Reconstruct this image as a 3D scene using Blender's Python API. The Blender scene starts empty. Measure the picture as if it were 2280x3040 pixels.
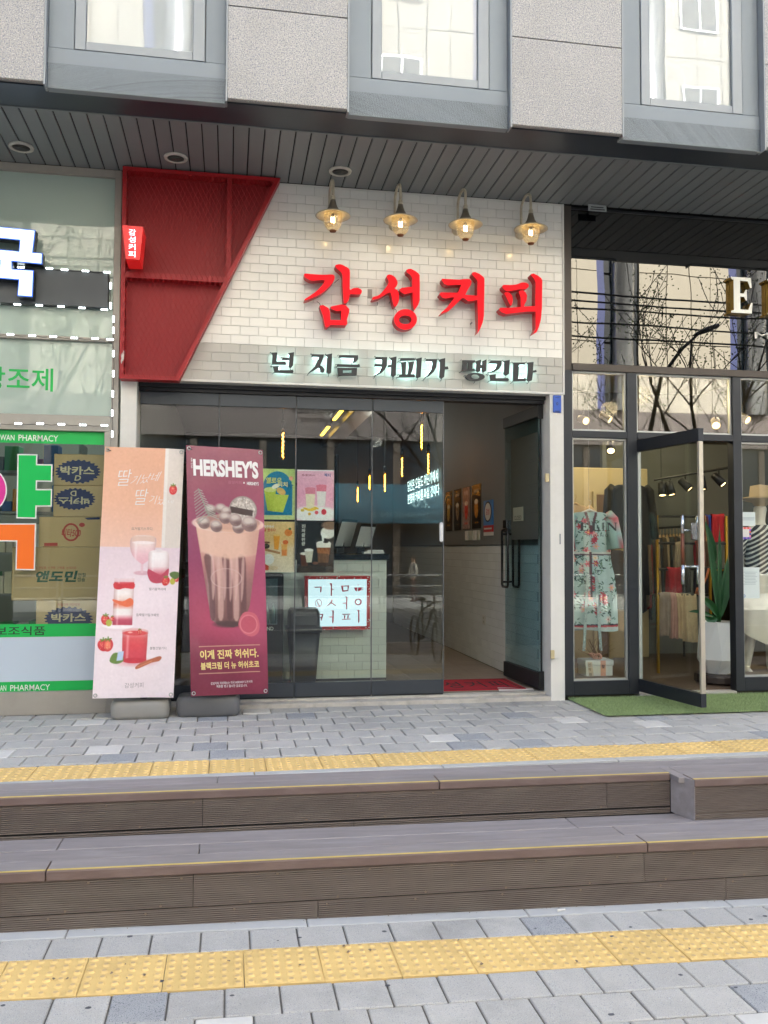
import bpy, bmesh, math, random
import numpy as np
from mathutils import Vector, Matrix
from mathutils.geometry import tessellate_polygon

random.seed(7)
scene = bpy.context.scene
COL = scene.collection
R = math.radians

# ------------------------------------------------------------------ camera
F_PX, W_PX, H_PX = 2600.0, 2280.0, 3040.0
PITCH, YAW, ROLL = R(2.405), R(9.984), R(0.2135)
CAM = Vector((0.0, -6.55, 1.15))
_fw = Vector((math.sin(YAW) * math.cos(PITCH), math.cos(YAW) * math.cos(PITCH), math.sin(PITCH)))
_rt = Vector((math.cos(YAW), -math.sin(YAW), 0.0))
_up = _rt.cross(_fw)
_rt, _up = _rt * math.cos(ROLL) + _up * math.sin(ROLL), -_rt * math.sin(ROLL) + _up * math.cos(ROLL)
cam_data = bpy.data.cameras.new('camera')
cam = bpy.data.objects.new('camera', cam_data)
COL.objects.link(cam)
cam.matrix_world = Matrix(((_rt.x, _up.x, -_fw.x, CAM.x), (_rt.y, _up.y, -_fw.y, CAM.y),
                           (_rt.z, _up.z, -_fw.z, CAM.z), (0, 0, 0, 1)))
cam_data.sensor_fit = 'VERTICAL'
cam_data.sensor_height = 24.0
cam_data.lens = 24.0 * F_PX / H_PX
cam_data.clip_end = 500
cam_data.clip_start = 0.05
scene.camera = cam

# ------------------------------------------------------------------ sky, sun, exposure
SUN_EL, SUN_AZ = R(46), R(18)      # the sun stands behind the building
world = bpy.data.worlds.new('World')
scene.world = world
world.use_nodes = True
wn = world.node_tree
sky = wn.nodes.new('ShaderNodeTexSky')
sky.sky_type = 'NISHITA'
sky.sun_disc = False
sky.sun_elevation = SUN_EL
sky.sun_rotation = SUN_AZ
sky.air_density = 0.45
sky.dust_density = 8.0
sky.ozone_density = 0.5
wn.links.new(sky.outputs[0], wn.nodes['Background'].inputs[0])
wn.nodes['Background'].inputs[1].default_value = 0.15
sun_d = bpy.data.lights.new('sun', 'SUN')
sun_d.energy = 2.0
sun_d.angle = R(0.5)
sun_d.color = (1.0, 0.95, 0.88)
sun_o = bpy.data.objects.new('sun', sun_d)
COL.objects.link(sun_o)
_sd = Vector((math.sin(SUN_AZ) * math.cos(SUN_EL), math.cos(SUN_AZ) * math.cos(SUN_EL), math.sin(SUN_EL)))
sun_o.rotation_euler = _sd.to_track_quat('Z', 'Y').to_euler()
sun_o.location = (4, 30, 30)
scene.view_settings.view_transform = 'Standard'
scene.view_settings.look = 'None'
scene.view_settings.gamma = 1.0
scene.view_settings.exposure = 3.22
scene.view_settings.use_white_balance = True
scene.view_settings.white_balance_temperature = 6200
scene.view_settings.white_balance_tint = 2
scene.cycles.use_denoising = True
scene.cycles.max_bounces = 10
scene.cycles.transparent_max_bounces = 24
scene.cycles.caustics_reflective = False
scene.cycles.caustics_refractive = False
scene.cycles.sample_clamp_indirect = 6.0

# ------------------------------------------------------------------ picture point -> place
def ray(px, py):
    return _rt * ((px - W_PX / 2) / F_PX) - _up * ((py - H_PX / 2) / F_PX) + _fw
def P(px, py, Y=0.0):
    d = ray(px, py); return CAM + d * ((Y - CAM.y) / d.y)
def ZP(px, py, z=0.0):
    d = ray(px, py); return CAM + d * ((z - CAM.z) / d.z)
def XP(px, py, x=0.0):
    d = ray(px, py); return CAM + d * ((x - CAM.x) / d.x)

# ------------------------------------------------------------------ colour and materials
def lin(c):
    if isinstance(c, str):
        c = c.lstrip('#'); c = [int(c[i:i + 2], 16) / 255 for i in (0, 2, 4)]
    return tuple((v / 12.92 if v <= 0.04045 else ((v + 0.055) / 1.055) ** 2.4) for v in c[:3])
_M = {}
def mat(name, col, rough=0.6, metal=0.0, var=0.0, vscale=6.0, bump=0.0, bscale=40.0, objvar=0.0, speck=None,
        coat=0.0, emit=None, estr=0.0, alpha=1.0, spec=0.5, stretch=None, dirt=None, dscale=3.0):
    """procedural Principled material: colour with large noise, speckle, per-object variation, dirt and fine bump"""
    if name in _M: return _M[name]
    m = bpy.data.materials.new(name); m.use_nodes = True
    nt = m.node_tree; N = nt.nodes; L = nt.links
    b = N['Principled BSDF']
    c = lin(col) if isinstance(col, str) else col
    b.inputs['Roughness'].default_value = rough
    b.inputs['Metallic'].default_value = metal
    b.inputs['Coat Weight'].default_value = coat
    b.inputs['Specular IOR Level'].default_value = spec
    b.inputs['Alpha'].default_value = alpha
    tc = N.new('ShaderNodeTexCoord'); src = tc.outputs['Object']
    geo = N.new('ShaderNodeNewGeometry')
    pos = geo.outputs['Position']
    if stretch:
        mp = N.new('ShaderNodeMapping'); mp.inputs['Scale'].default_value = stretch
        L.new(pos, mp.inputs['Vector']); pos = mp.outputs[0]
    rgb = N.new('ShaderNodeRGB'); rgb.outputs[0].default_value = (*c, 1); out = rgb.outputs[0]
    def scale_by(out, fac_socket, lo, hi):
        mr = N.new('ShaderNodeMapRange'); mr.inputs['To Min'].default_value = lo; mr.inputs['To Max'].default_value = hi
        L.new(fac_socket, mr.inputs['Value'])
        mx = N.new('ShaderNodeVectorMath'); mx.operation = 'SCALE'
        L.new(out, mx.inputs[0]); L.new(mr.outputs[0], mx.inputs['Scale'])
        return mx.outputs[0]
    if var:
        n = N.new('ShaderNodeTexNoise'); n.inputs['Scale'].default_value = vscale; n.inputs['Detail'].default_value = 6
        n.inputs['Roughness'].default_value = 0.65
        L.new(pos, n.inputs['Vector'])
        mr = N.new('ShaderNodeMapRange'); mr.inputs['From Min'].default_value = 0.3; mr.inputs['From Max'].default_value = 0.7
        L.new(n.outputs[0], mr.inputs['Value'])
        out = scale_by(out, mr.outputs[0], 1 - var, 1 + var)
    if objvar:
        oi = N.new('ShaderNodeObjectInfo')
        out = scale_by(out, oi.outputs['Random'], 1 - objvar, 1 + objvar)
    def mixin(out, fac, colr):
        mx = N.new('ShaderNodeMix'); mx.data_type = 'RGBA'
        L.new(fac, mx.inputs['Factor']); L.new(out, mx.inputs['A']); mx.inputs['B'].default_value = (*lin(colr), 1) if isinstance(colr, str) else (*colr, 1)
        return mx.outputs['Result']
    if speck:
        for (scol, ssc, thr) in speck:
            n = N.new('ShaderNodeTexNoise'); n.inputs['Scale'].default_value = ssc; n.inputs['Detail'].default_value = 2
            L.new(pos, n.inputs['Vector'])
            mr = N.new('ShaderNodeMapRange'); mr.inputs['From Min'].default_value = thr; mr.inputs['From Max'].default_value = thr + 0.06
            L.new(n.outputs[0], mr.inputs['Value'])
            out = mixin(out, mr.outputs[0], scol)
    if dirt:
        n = N.new('ShaderNodeTexNoise'); n.inputs['Scale'].default_value = dscale; n.inputs['Detail'].default_value = 8
        n.inputs['Roughness'].default_value = 0.7
        L.new(pos, n.inputs['Vector'])
        mr = N.new('ShaderNodeMapRange'); mr.inputs['From Min'].default_value = 0.5; mr.inputs['From Max'].default_value = 0.8
        mr.inputs['To Max'].default_value = dirt[1]
        L.new(n.outputs[0], mr.inputs['Value'])
        out = mixin(out, mr.outputs[0], dirt[0])
    L.new(out, b.inputs['Base Color'])
    if bump:
        n = N.new('ShaderNodeTexNoise'); n.inputs['Scale'].default_value = bscale; n.inputs['Detail'].default_value = 5
        L.new(pos, n.inputs['Vector'])
        bp = N.new('ShaderNodeBump'); bp.inputs['Strength'].default_value = bump; bp.inputs['Distance'].default_value = 0.01
        L.new(n.outputs[0], bp.inputs['Height']); L.new(bp.outputs[0], b.inputs['Normal'])
    if emit:
        b.inputs['Emission Color'].default_value = (*lin(emit), 1) if isinstance(emit, str) else (*emit, 1)
        b.inputs['Emission Strength'].default_value = estr
    _M[name] = m
    return m
def glass(name, tint='#f4f8f6', f0=0.08, rough=0.0, body=None, bfac=0.0, wave=0.0, tone='#ffffff'):
    """thin window glass: clear film and mirror weighted by a Schlick curve, optionally milky"""
    if name in _M: return _M[name]
    m = bpy.data.materials.new(name); m.use_nodes = True
    nt = m.node_tree; N = nt.nodes; L = nt.links
    for n in list(N):
        if n.type != 'OUTPUT_MATERIAL': N.remove(n)
    out = [n for n in N if n.type == 'OUTPUT_MATERIAL'][0]
    lw = N.new('ShaderNodeLayerWeight'); lw.inputs['Blend'].default_value = 0.5
    pw = N.new('ShaderNodeMath'); pw.operation = 'POWER'; pw.inputs[1].default_value = 5
    L.new(lw.outputs['Facing'], pw.inputs[0])
    ma = N.new('ShaderNodeMath'); ma.operation = 'MULTIPLY_ADD'; ma.inputs[1].default_value = 1 - f0; ma.inputs[2].default_value = f0
    L.new(pw.outputs[0], ma.inputs[0])
    tr = N.new('ShaderNodeBsdfTransparent'); tr.inputs[0].default_value = (*lin(tint), 1)
    gl = N.new('ShaderNodeBsdfGlossy'); gl.inputs['Roughness'].default_value = rough; gl.inputs['Color'].default_value = (*lin(tone), 1)
    if wave:
        g = N.new('ShaderNodeNewGeometry'); n = N.new('ShaderNodeTexNoise'); n.inputs['Scale'].default_value = 1.6; n.inputs['Detail'].default_value = 1
        L.new(g.outputs['Position'], n.inputs['Vector'])
        bp = N.new('ShaderNodeBump'); bp.inputs['Strength'].default_value = wave; bp.inputs['Distance'].default_value = 0.02
        L.new(n.outputs[0], bp.inputs['Height']); L.new(bp.outputs[0], gl.inputs['Normal'])
    base = tr.outputs[0]
    if body:
        df = N.new('ShaderNodeBsdfDiffuse'); df.inputs[0].default_value = (*lin(body), 1)
        tl = N.new('ShaderNodeBsdfTranslucent'); tl.inputs[0].default_value = (*lin(body), 1)
        m0 = N.new('ShaderNodeMixShader'); m0.inputs[0].default_value = 0.3
        L.new(df.outputs[0], m0.inputs[1]); L.new(tl.outputs[0], m0.inputs[2])
        m1 = N.new('ShaderNodeMixShader'); m1.inputs[0].default_value = bfac
        L.new(base, m1.inputs[1]); L.new(m0.outputs[0], m1.inputs[2]); base = m1.outputs[0]
    mx = N.new('ShaderNodeMixShader')
    L.new(ma.outputs[0], mx.inputs[0]); L.new(base, mx.inputs[1]); L.new(gl.outputs[0], mx.inputs[2])
    L.new(mx.outputs[0], out.inputs['Surface'])
    _M[name] = m
    return m
def vcol_mat(name, rough=0.5, coat=0.0, bump=0.0, bscale=3.0, trans=0.0):
    """printed picture: colour comes from the print's own colour attribute"""
    if name in _M: return _M[name]
    m = bpy.data.materials.new(name); m.use_nodes = True
    nt = m.node_tree; b = nt.nodes['Principled BSDF']
    a = nt.nodes.new('ShaderNodeAttribute'); a.attribute_name = 'print'
    nt.links.new(a.outputs['Color'], b.inputs['Base Color'])
    b.inputs['Roughness'].default_value = rough; b.inputs['Coat Weight'].default_value = coat
    if bump:
        g = nt.nodes.new('ShaderNodeNewGeometry')
        n = nt.nodes.new('ShaderNodeTexNoise'); n.inputs['Scale'].default_value = bscale; n.inputs['Detail'].default_value = 2
        nt.links.new(g.outputs['Position'], n.inputs['Vector'])
        bp = nt.nodes.new('ShaderNodeBump'); bp.inputs['Strength'].default_value = bump; bp.inputs['Distance'].default_value = 0.03
        nt.links.new(n.outputs[0], bp.inputs['Height']); nt.links.new(bp.outputs[0], b.inputs['Normal'])
    _M[name] = m
    return m
def emission(name, col, strength):
    if name in _M: return _M[name]
    m = bpy.data.materials.new(name); m.use_nodes = True
    nt = m.node_tree
    for n in list(nt.nodes):
        if n.type != 'OUTPUT_MATERIAL': nt.nodes.remove(n)
    e = nt.nodes.new('ShaderNodeEmission'); e.inputs[0].default_value = (*lin(col), 1); e.inputs[1].default_value = strength
    nt.links.new(e.outputs[0], [n for n in nt.nodes if n.type == 'OUTPUT_MATERIAL'][0].inputs[0])
    _M[name] = m
    return m

# ------------------------------------------------------------------ mesh building
class MB:
    def __init__(self): self.v = []; self.f = []; self.m = []; self.mi = 0; self.smooth = []; self.sm = False
    def _f(self, idx): self.f.append(idx); self.m.append(self.mi); self.smooth.append(self.sm)
    def add(self, verts, faces):
        o = len(self.v); self.v += [tuple(p) for p in verts]
        for f in faces: self._f([o + i for i in f])
        return self
    def box(self, x0, x1, y0, y1, z0, z1, bev=0.0):
        x0, x1 = min(x0, x1), max(x0, x1); y0, y1 = min(y0, y1), max(y0, y1); z0, z1 = min(z0, z1), max(z0, z1)
        if not bev:
            v = [(x, y, z) for x in (x0, x1) for y in (y0, y1) for z in (z0, z1)]
            return self.add(v, [(0, 1, 3, 2), (4, 6, 7, 5), (0, 4, 5, 1), (2, 3, 7, 6), (0, 2, 6, 4), (1, 5, 7, 3)])
        b = min(bev, (x1 - x0) * .49, (y1 - y0) * .49, (z1 - z0) * .49)
        X, Y, Z = (x0, x1), (y0, y1), (z0, z1); s = (1, -1)
        v = []; ix = {}
        for i in (0, 1):
            for j in (0, 1):
                for k in (0, 1):
                    c = [X[i], Y[j], Z[k]]; d = [s[i] * b, s[j] * b, s[k] * b]
                    for a in range(3):
                        q = [c[t] + (0 if t == a else d[t]) for t in range(3)]
                        ix[i, j, k, a] = len(v); v.append(q)
        g = lambda i, j, k, a: ix[i, j, k, a]
        f = []
        f += [(g(0,0,0,0), g(0,0,1,0), g(0,1,1,0), g(0,1,0,0)), (g(1,0,0,0), g(1,1,0,0), g(1,1,1,0), g(1,0,1,0))]
        f += [(g(0,0,0,1), g(1,0,0,1), g(1,0,1,1), g(0,0,1,1)), (g(0,1,0,1), g(0,1,1,1), g(1,1,1,1), g(1,1,0,1))]
        f += [(g(0,0,0,2), g(0,1,0,2), g(1,1,0,2), g(1,0,0,2)), (g(0,0,1,2), g(1,0,1,2), g(1,1,1,2), g(0,1,1,2))]
        for j in (0, 1):
            for k in (0, 1): f.append((g(0,j,k,1), g(1,j,k,1), g(1,j,k,2), g(0,j,k,2)))
        for i in (0, 1):
            for k in (0, 1): f.append((g(i,0,k,0), g(i,1,k,0), g(i,1,k,2), g(i,0,k,2)))
        for i in (0, 1):
            for j in (0, 1): f.append((g(i,j,0,0), g(i,j,1,0), g(i,j,1,1), g(i,j,0,1)))
        for i in (0, 1):
            for j in (0, 1):
                for k in (0, 1): f.append((g(i,j,k,0), g(i,j,k,1), g(i,j,k,2)))
        return self.add(v, f)
    def poly(self, loops, o, u, v, n, d0, d1):
        """extrude a polygon (outer loop + holes, 2-D) standing in the frame o,u,v along n from d0 to d1"""
        o, u, v, n = Vector(o), Vector(u), Vector(v), Vector(n)
        tri = tessellate_polygon([[Vector((a, b, 0)) for a, b in lp] for lp in loops])
        flat = [p for lp in loops for p in lp]; N = len(flat)
        self.add([o + u * a + v * b + n * d for d in (d0, d1) for a, b in flat], [])
        b0 = len(self.v) - 2 * N
        for t in tri:
            self._f([b0 + t[0], b0 + t[1], b0 + t[2]]); self._f([b0 + N + t[2], b0 + N + t[1], b0 + N + t[0]])
        k = 0
        if d0 != d1:
            for lp in loops:
                m = len(lp)
                for i in range(m):
                    a, b = b0 + k + i, b0 + k + (i + 1) % m
                    self._f([a, b, b + N, a + N])
                k += m
        return self
    def tube(self, pts, r, seg=8, cap=True, closed=False):
        pts = [Vector(p) for p in pts]; n = len(pts); rr = r if isinstance(r, (list, tuple)) else [r] * n
        rings = []; up = None
        for i, p in enumerate(pts):
            if closed: t = pts[(i + 1) % n] - pts[i - 1]
            else: t = pts[min(i + 1, n - 1)] - pts[max(i - 1, 0)]
            t.normalize()
            if up is None:
                up = Vector((0, 0, 1)) if abs(t.z) < 0.9 else Vector((1, 0, 0))
            a = t.cross(up)
            if a.length < 1e-5: a = t.cross(Vector((0.3, 0.9, 0.2)))
            a.normalize(); b = a.cross(t).normalized(); up = b
            rings.append([p + (a * math.cos(k * 2 * math.pi / seg) + b * math.sin(k * 2 * math.pi / seg)) * rr[i] for k in range(seg)])
        o = len(self.v)
        for rg in rings: self.v += [tuple(q) for q in rg]
        for i in range(n if closed else n - 1):
            j = (i + 1) % n
            for k in range(seg):
                self._f([o + i * seg + k, o + i * seg + (k + 1) % seg, o + j * seg + (k + 1) % seg, o + j * seg + k])
        if cap and not closed:
            self._f([o + k for k in range(seg)][::-1]); self._f([o + (n - 1) * seg + k for k in range(seg)])
        return self
    def lathe(self, prof, c=(0, 0, 0), seg=20, axis='z', sx=1.0, sy=1.0):
        o = len(self.v); n = len(prof)
        for r, h in prof:
            for k in range(seg):
                a = 2 * math.pi * k / seg
                p = (r * math.cos(a) * sx, r * math.sin(a) * sy, h)
                if axis == 'y': p = (p[0], p[2], p[1])
                if axis == 'x': p = (p[2], p[0], p[1])
                self.v.append((c[0] + p[0], c[1] + p[1], c[2] + p[2]))
        for i in range(n - 1):
            for k in range(seg):
                self._f([o + i * seg + k, o + i * seg + (k + 1) % seg, o + (i + 1) * seg + (k + 1) % seg, o + (i + 1) * seg + k])
        if prof[0][0] > 1e-6: self._f([o + k for k in range(seg)][::-1])
        if prof[-1][0] > 1e-6: self._f([o + (n - 1) * seg + k for k in range(seg)])
        return self
    def grid(self, fn, nu, nv, closed_u=False):
        o = len(self.v)
        mu = nu if closed_u else nu + 1
        for j in range(nv + 1):
            for i in range(mu): self.v.append(tuple(fn(i / nu, j / nv)))
        for j in range(nv):
            for i in range(nu):
                a = o + j * mu + i; b = o + j * mu + (i + 1) % mu
                self._f([a, b, b + mu, a + mu])
        return self
    def xf(self, fn):
        self.v = [tuple(fn(*p)) for p in self.v]; return self
    def mesh(self, name, mats, org):
        me = bpy.data.meshes.new(name)
        me.from_pydata([(p[0] - org[0], p[1] - org[1], p[2] - org[2]) for p in self.v], [], self.f)
        for m in (mats if isinstance(mats, (list, tuple)) else [mats]): me.materials.append(m)
        if any(self.m): me.polygons.foreach_set('material_index', self.m)
        if any(self.smooth): me.polygons.foreach_set('use_smooth', self.smooth)
        bm = bmesh.new(); bm.from_mesh(me); bmesh.ops.recalc_face_normals(bm, faces=bm.faces[:]); bm.to_mesh(me); bm.free()
        me.update()
        return me
    def build(self, name, mats, parent=None, local=False, kind=None):
        """one mesh object; its origin goes to the foot of its bounding box (or stays local to the parent)"""
        if local: org = (0, 0, 0)
        else:
            xs, ys, zs = zip(*self.v)
            org = ((min(xs) + max(xs)) / 2, (min(ys) + max(ys)) / 2, min(zs))
        o = bpy.data.objects.new(name, self.mesh(name, mats, org))
        COL.objects.link(o)
        if parent is not None:
            o.parent = parent
            o.location = Vector(org) - (WORLD[parent.name] if not local else Vector(org))
        else: o.location = org
        WORLD[o.name] = Vector(org) if not local else Vector((0, 0, 0))
        if kind: o['kind'] = kind
        return o
WORLD = {}
def thing(name, label, cat, loc=(0, 0, 0), group=None, rot=None):
    o = bpy.data.objects.new(name, None); COL.objects.link(o); o.location = loc
    o.empty_display_size = 0.1
    if rot: o.rotation_euler = rot
    WORLD[o.name] = Vector(loc)
    return tag(o, label, cat, group)
def tag(o, label, cat, group=None):
    o['label'] = label; o['category'] = cat
    if group: o['group'] = group
    return o
def struct(o): o['kind'] = 'structure'; return o
def link_copy(src, name, loc, parent=None):
    o = src.copy(); o.name = name; COL.objects.link(o)
    o.parent = parent; o.location = Vector(loc) - (WORLD[parent.name] if parent is not None else Vector((0, 0, 0)))
    WORLD[o.name] = Vector(loc)
    return o
def copy_tree(src, loc, parent=None, rot=None):
    c = src.copy(); COL.objects.link(c); c.parent = parent
    if parent is None: c.location = loc; WORLD[c.name] = Vector(loc)
    if rot is not None: c.rotation_euler = rot
    for ch in list(src.children): copy_tree(ch, None, c)
    return c
_TXT = {}
def text_data(s, bold=0.0):
    """outline of a line of lettering from the built-in font, scaled to a unit box"""
    k = (s, bold)
    if k in _TXT: return _TXT[k]
    c = bpy.data.curves.new('lettering', 'FONT'); c.body = s; c.size = 1; c.offset = bold; c.resolution_u = 3
    o = bpy.data.objects.new('lettering', c)
    me = o.to_mesh()
    v = np.array([p.co[:2] for p in me.vertices]) if len(me.vertices) else np.zeros((0, 2))
    f = [tuple(p.vertices) for p in me.polygons]
    o.to_mesh_clear(); bpy.data.objects.remove(o); bpy.data.curves.remove(c)
    lo, hi = v.min(0), v.max(0)
    _TXT[k] = ((v - lo) / (hi - lo), f, (hi - lo)[0] / (hi - lo)[1])
    return _TXT[k]
def put_text(mb, s, o, u, v, bold=0.0, lift=None, w=None, h=None, slant=0.0):
    """add lettering to mb: o is the lower-left corner, u and v the full width and height vectors"""
    uv, f, asp = text_data(s, bold)
    o, u, v = Vector(o), Vector(u), Vector(v)
    n = Vector((0, 0, 0)) if lift is None else Vector(lift)
    mb.add([o + u * (a + slant * b) + v * b + n for a, b in uv], f)
    return mb
def spline(pts, n=6, closed=True):
    """smooth a traced outline (Catmull-Rom)"""
    out = []; m = len(pts)
    rng = range(m) if closed else range(m - 1)
    for i in rng:
        p0, p1, p2, p3 = (pts[(i - 1) % m] if closed or i > 0 else pts[i]), pts[i], pts[(i + 1) % m], (pts[(i + 2) % m] if closed or i + 2 < m else pts[(i + 1) % m])
        for k in range(n):
            t = k / n
            out.append(tuple(0.5 * ((2 * p1[d]) + (-p0[d] + p2[d]) * t + (2 * p0[d] - 5 * p1[d] + 4 * p2[d] - p3[d]) * t * t + (-p0[d] + 3 * p1[d] - 3 * p2[d] + p3[d]) * t ** 3) for d in range(len(p1))))
    if not closed: out.append(tuple(pts[-1]))
    return out
EX, EY, EZ = Vector((1, 0, 0)), Vector((0, 1, 0)), Vector((0, 0, 1))

# ------------------------------------------------------------------ shared materials
M_ALU = mat('grey_aluminium', '#8b8f91', 0.45, 0.35, var=0.05, vscale=3, bump=0.03, bscale=120)
M_PANEL = mat('grey_blue_panel', '#8a9195', 0.55, 0.1, var=0.04, vscale=1.5, objvar=0.04, dirt=('#6a6e70', 0.16), dscale=1.4)
M_DARKSTRIP = mat('dark_strip', '#3c434b', 0.32, 0.4, var=0.08, vscale=3)
M_SOFFIT = mat('soffit_metal', '#7f8384', 0.5, 0.15, var=0.05, vscale=2.5, objvar=0.05)
M_BLACK = mat('flat_black', '#101010', 0.8)  # plain matt black for wires, cords and hidden linings
M_GRANITE = mat('granite', '#b2aea7', 0.55, var=0.09, vscale=1.6, objvar=0.06, dirt=('#8f8a80', .4), dscale=1.1, speck=[('#8d8f95', 120, 0.52), ('#5c5f67', 170, 0.60), ('#dcd8d2', 140, 0.60)], bump=0.05, bscale=150)
M_GRANSIDE = mat('granite_edge', '#9a948f', 0.6, var=0.1, vscale=30)
M_PAVE = mat('paver_grey', '#b4b1aa', 0.85, var=0.07, vscale=7, objvar=0.05, speck=[('#82868c', 260, 0.60), ('#c4c6c6', 220, 0.63)], bump=0.25, bscale=180, dirt=('#76746f', 0.6), dscale=1.5)
M_PAVEW = mat('paver_white', '#cdcac3', 0.85, var=0.06, vscale=9, objvar=0.04, bump=0.2, bscale=180, dirt=('#8a8984', 0.35), dscale=2)
M_PAVED = mat('paver_dark', '#a0a1a1', 0.85, var=0.08, vscale=12, objvar=0.05, speck=[('#5f636a', 240, 0.58), ('#b0b2b4', 220, 0.63)], bump=0.25, bscale=180)
M_JOINT = mat('joint_sand', '#6a665f', 0.95, var=0.25, vscale=30, bump=0.5, bscale=200)
M_KERB = mat('kerb_concrete', '#b4b4b1', 0.85, var=0.07, vscale=6, bump=0.2, bscale=160, dirt=('#77756f', 0.4), dscale=3)
M_TACT = mat('tactile_yellow', '#dcbc78', 0.75, var=0.06, vscale=5, objvar=0.05, bump=0.1, bscale=150, dirt=('#b0935f', 0.5), dscale=6)
M_TACTW = mat('tactile_worn_dome', '#c6a878', 0.8, var=0.15, vscale=18, objvar=0.06)
M_DECK = mat('deck_tread', '#8a8381', 0.7, var=0.14, vscale=3, objvar=0.06, stretch=(1, 6, 6), bump=0.1, bscale=60, dirt=('#a8a3a4', 0.6), dscale=2.0)
M_NOSE = mat('deck_nosing', '#6f5d56', 0.7, var=0.10, vscale=4, objvar=0.06, stretch=(1, 5, 5), dirt=('#8d8079', 0.35), dscale=4)
M_RISER = mat('deck_riser', '#766a62', 0.78, var=0.10, vscale=5, objvar=0.07, stretch=(1, 4, 4), dirt=('#948c80', 0.6), dscale=2.2)
M_STRIPE = mat('yellow_stripe', '#cdb566', 0.6, var=0.15, vscale=8)
M_WHITE = mat('white_paint', '#dcdad3', 0.45, var=0.03, vscale=3, dirt=('#a39d90', 0.30), dscale=2)
M_TRIM = mat('white_trim', '#d8d6d0', 0.4)

# ================================================================== THE GROUND
def zlow(x): return -0.487 - 0.024 * (x - 0.7)
def zst2(x): return -0.22 - 0.011 * (x - 0.7)
def zst1(x): return -0.02 - 0.006 * (x - 0.7)
def tilt(zf): return lambda x, y, z: (x, y, z + zf(x))
XL, XR = -3.0, 5.4

def sheet(name, m, x0, x1, y0, y1, zf, thick=0.25, seg=12):
    mb = MB()
    for i in range(seg):
        a, b = x0 + (x1 - x0) * i / seg, x0 + (x1 - x0) * (i + 1) / seg
        mb.add([(a, y0, zf(a)), (b, y0, zf(b)), (b, y1, zf(b)), (a, y1, zf(a))], [(0, 1, 2, 3)])
    mb.add([(x0, y0, zf(x0) - thick), (x1, y0, zf(x1) - thick), (x1, y1, zf(x1) - thick), (x0, y1, zf(x0) - thick)], [(0, 1, 2, 3)])
    return struct(mb.build(name, m))
# asphalt far sheet reaching the horizon, road in front of the shops
M_ASPH = mat('asphalt', '#4a4a4c', 0.9, var=0.12, vscale=1.2, bump=0.3, bscale=90)
gb = MB(); gb.add([(-220, -240, -0.80), (220, -240, -0.80), (220, 240, -0.80), (-220, 240, -0.80)], [(0, 1, 2, 3)])
ground = struct(gb.build('ground', M_ASPH))
lower = sheet('lower_pavement', M_JOINT, -9, 14, -7.6, -2.62, lambda x: zlow(x) - 0.008)
upper = sheet('upper_pavement', M_JOINT, -9, 14, -1.935, 0.3, lambda x: -0.034, thick=0.30)

def paver_mesh(w, d, m, name, h=0.05, bev=0.004):
    mb = MB(); mb.box(-w / 2, w / 2, -d / 2, d / 2, -h, 0, bev); return mb.mesh(name, m, (0, 0, 0))
PV = {}
def paver(parent, cx, cy, z, w, d, m, tiltx):
    k = (round(w, 3), round(d, 3), m.name)
    if k not in PV: PV[k] = paver_mesh(w - 0.0065, d - 0.0065, m, 'paver')
    o = bpy.data.objects.new('paver', PV[k]); COL.objects.link(o); o.parent = parent
    o.location = Vector((cx, cy, z)) - WORLD[parent.name]
    o.rotation_euler = (random.gauss(0, .004), -math.atan(tiltx) + random.gauss(0, .003), 0)
    return o
rp = random.Random(3)
def pick():
    r = rp.random()
    return M_PAVEW if r < 0.04 else (M_PAVED if r < 0.11 else M_PAVE)
# upper pavers: rows from the shopfront to the tactile strip; a ramp falls by 3 cm
def zup(y): return -0.02 + 0.02 * (y + 1.6) / 1.5
# individual pavers where the photograph shows them, the rest of each field as one part
def field(parent, x0, x1, rows, zf, tiltx, offs, vis):
    rest = MB()
    for r, (ya, yb) in enumerate(rows):
        x = x0 + (0.1 if (r + offs) % 2 else 0.0)
        while x < x1:
            cx, cy = x + 0.1, (ya + yb) / 2
            m = pick()
            if vis(cx, cy): paver(parent, cx, cy, zf(cx, cy) + random.gauss(0, 0.0012), 0.2, yb - ya, m, tiltx)
            else:
                z = zf(cx, cy)
                rest.mi = (M_PAVE, M_PAVEW, M_PAVED).index(m)
                rest.box(cx - 0.097, cx + 0.097, ya + 0.003, yb - 0.003, z - 0.05, z, 0.004)
            x += 0.2
    if rest.v: rest.build('paver_field', [M_PAVE, M_PAVEW, M_PAVED], parent, kind='stuff')
urows = [(-1.575 + 0.04 + 0.2 * k, -1.575 + 0.04 + 0.2 * (k + 1)) for k in range(7)]
urows[-1] = (urows[-1][0], -0.14)
urows = [(-1.575, -1.535)] + urows
field(upper, -3.6, 6.6, urows, lambda x, y: zup(y), 0, 0, lambda x, y: -1.75 < x < 3.75)
lrows = [(-2.905 + 0.02, -2.705)] + [(-3.2 - 0.2 * (k + 1), -3.2 - 0.2 * k) for k in range(20)]
lrows[0] = (-2.895, -2.705)
field(lower, -4.6, 6.2, lrows, lambda x, y: zlow(x), -0.024, 1, lambda x, y: y > -3.95 and (-1.15 + 0.3 * (y + 3)) < x < 2.75 + 0.2 * (y + 3))
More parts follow.
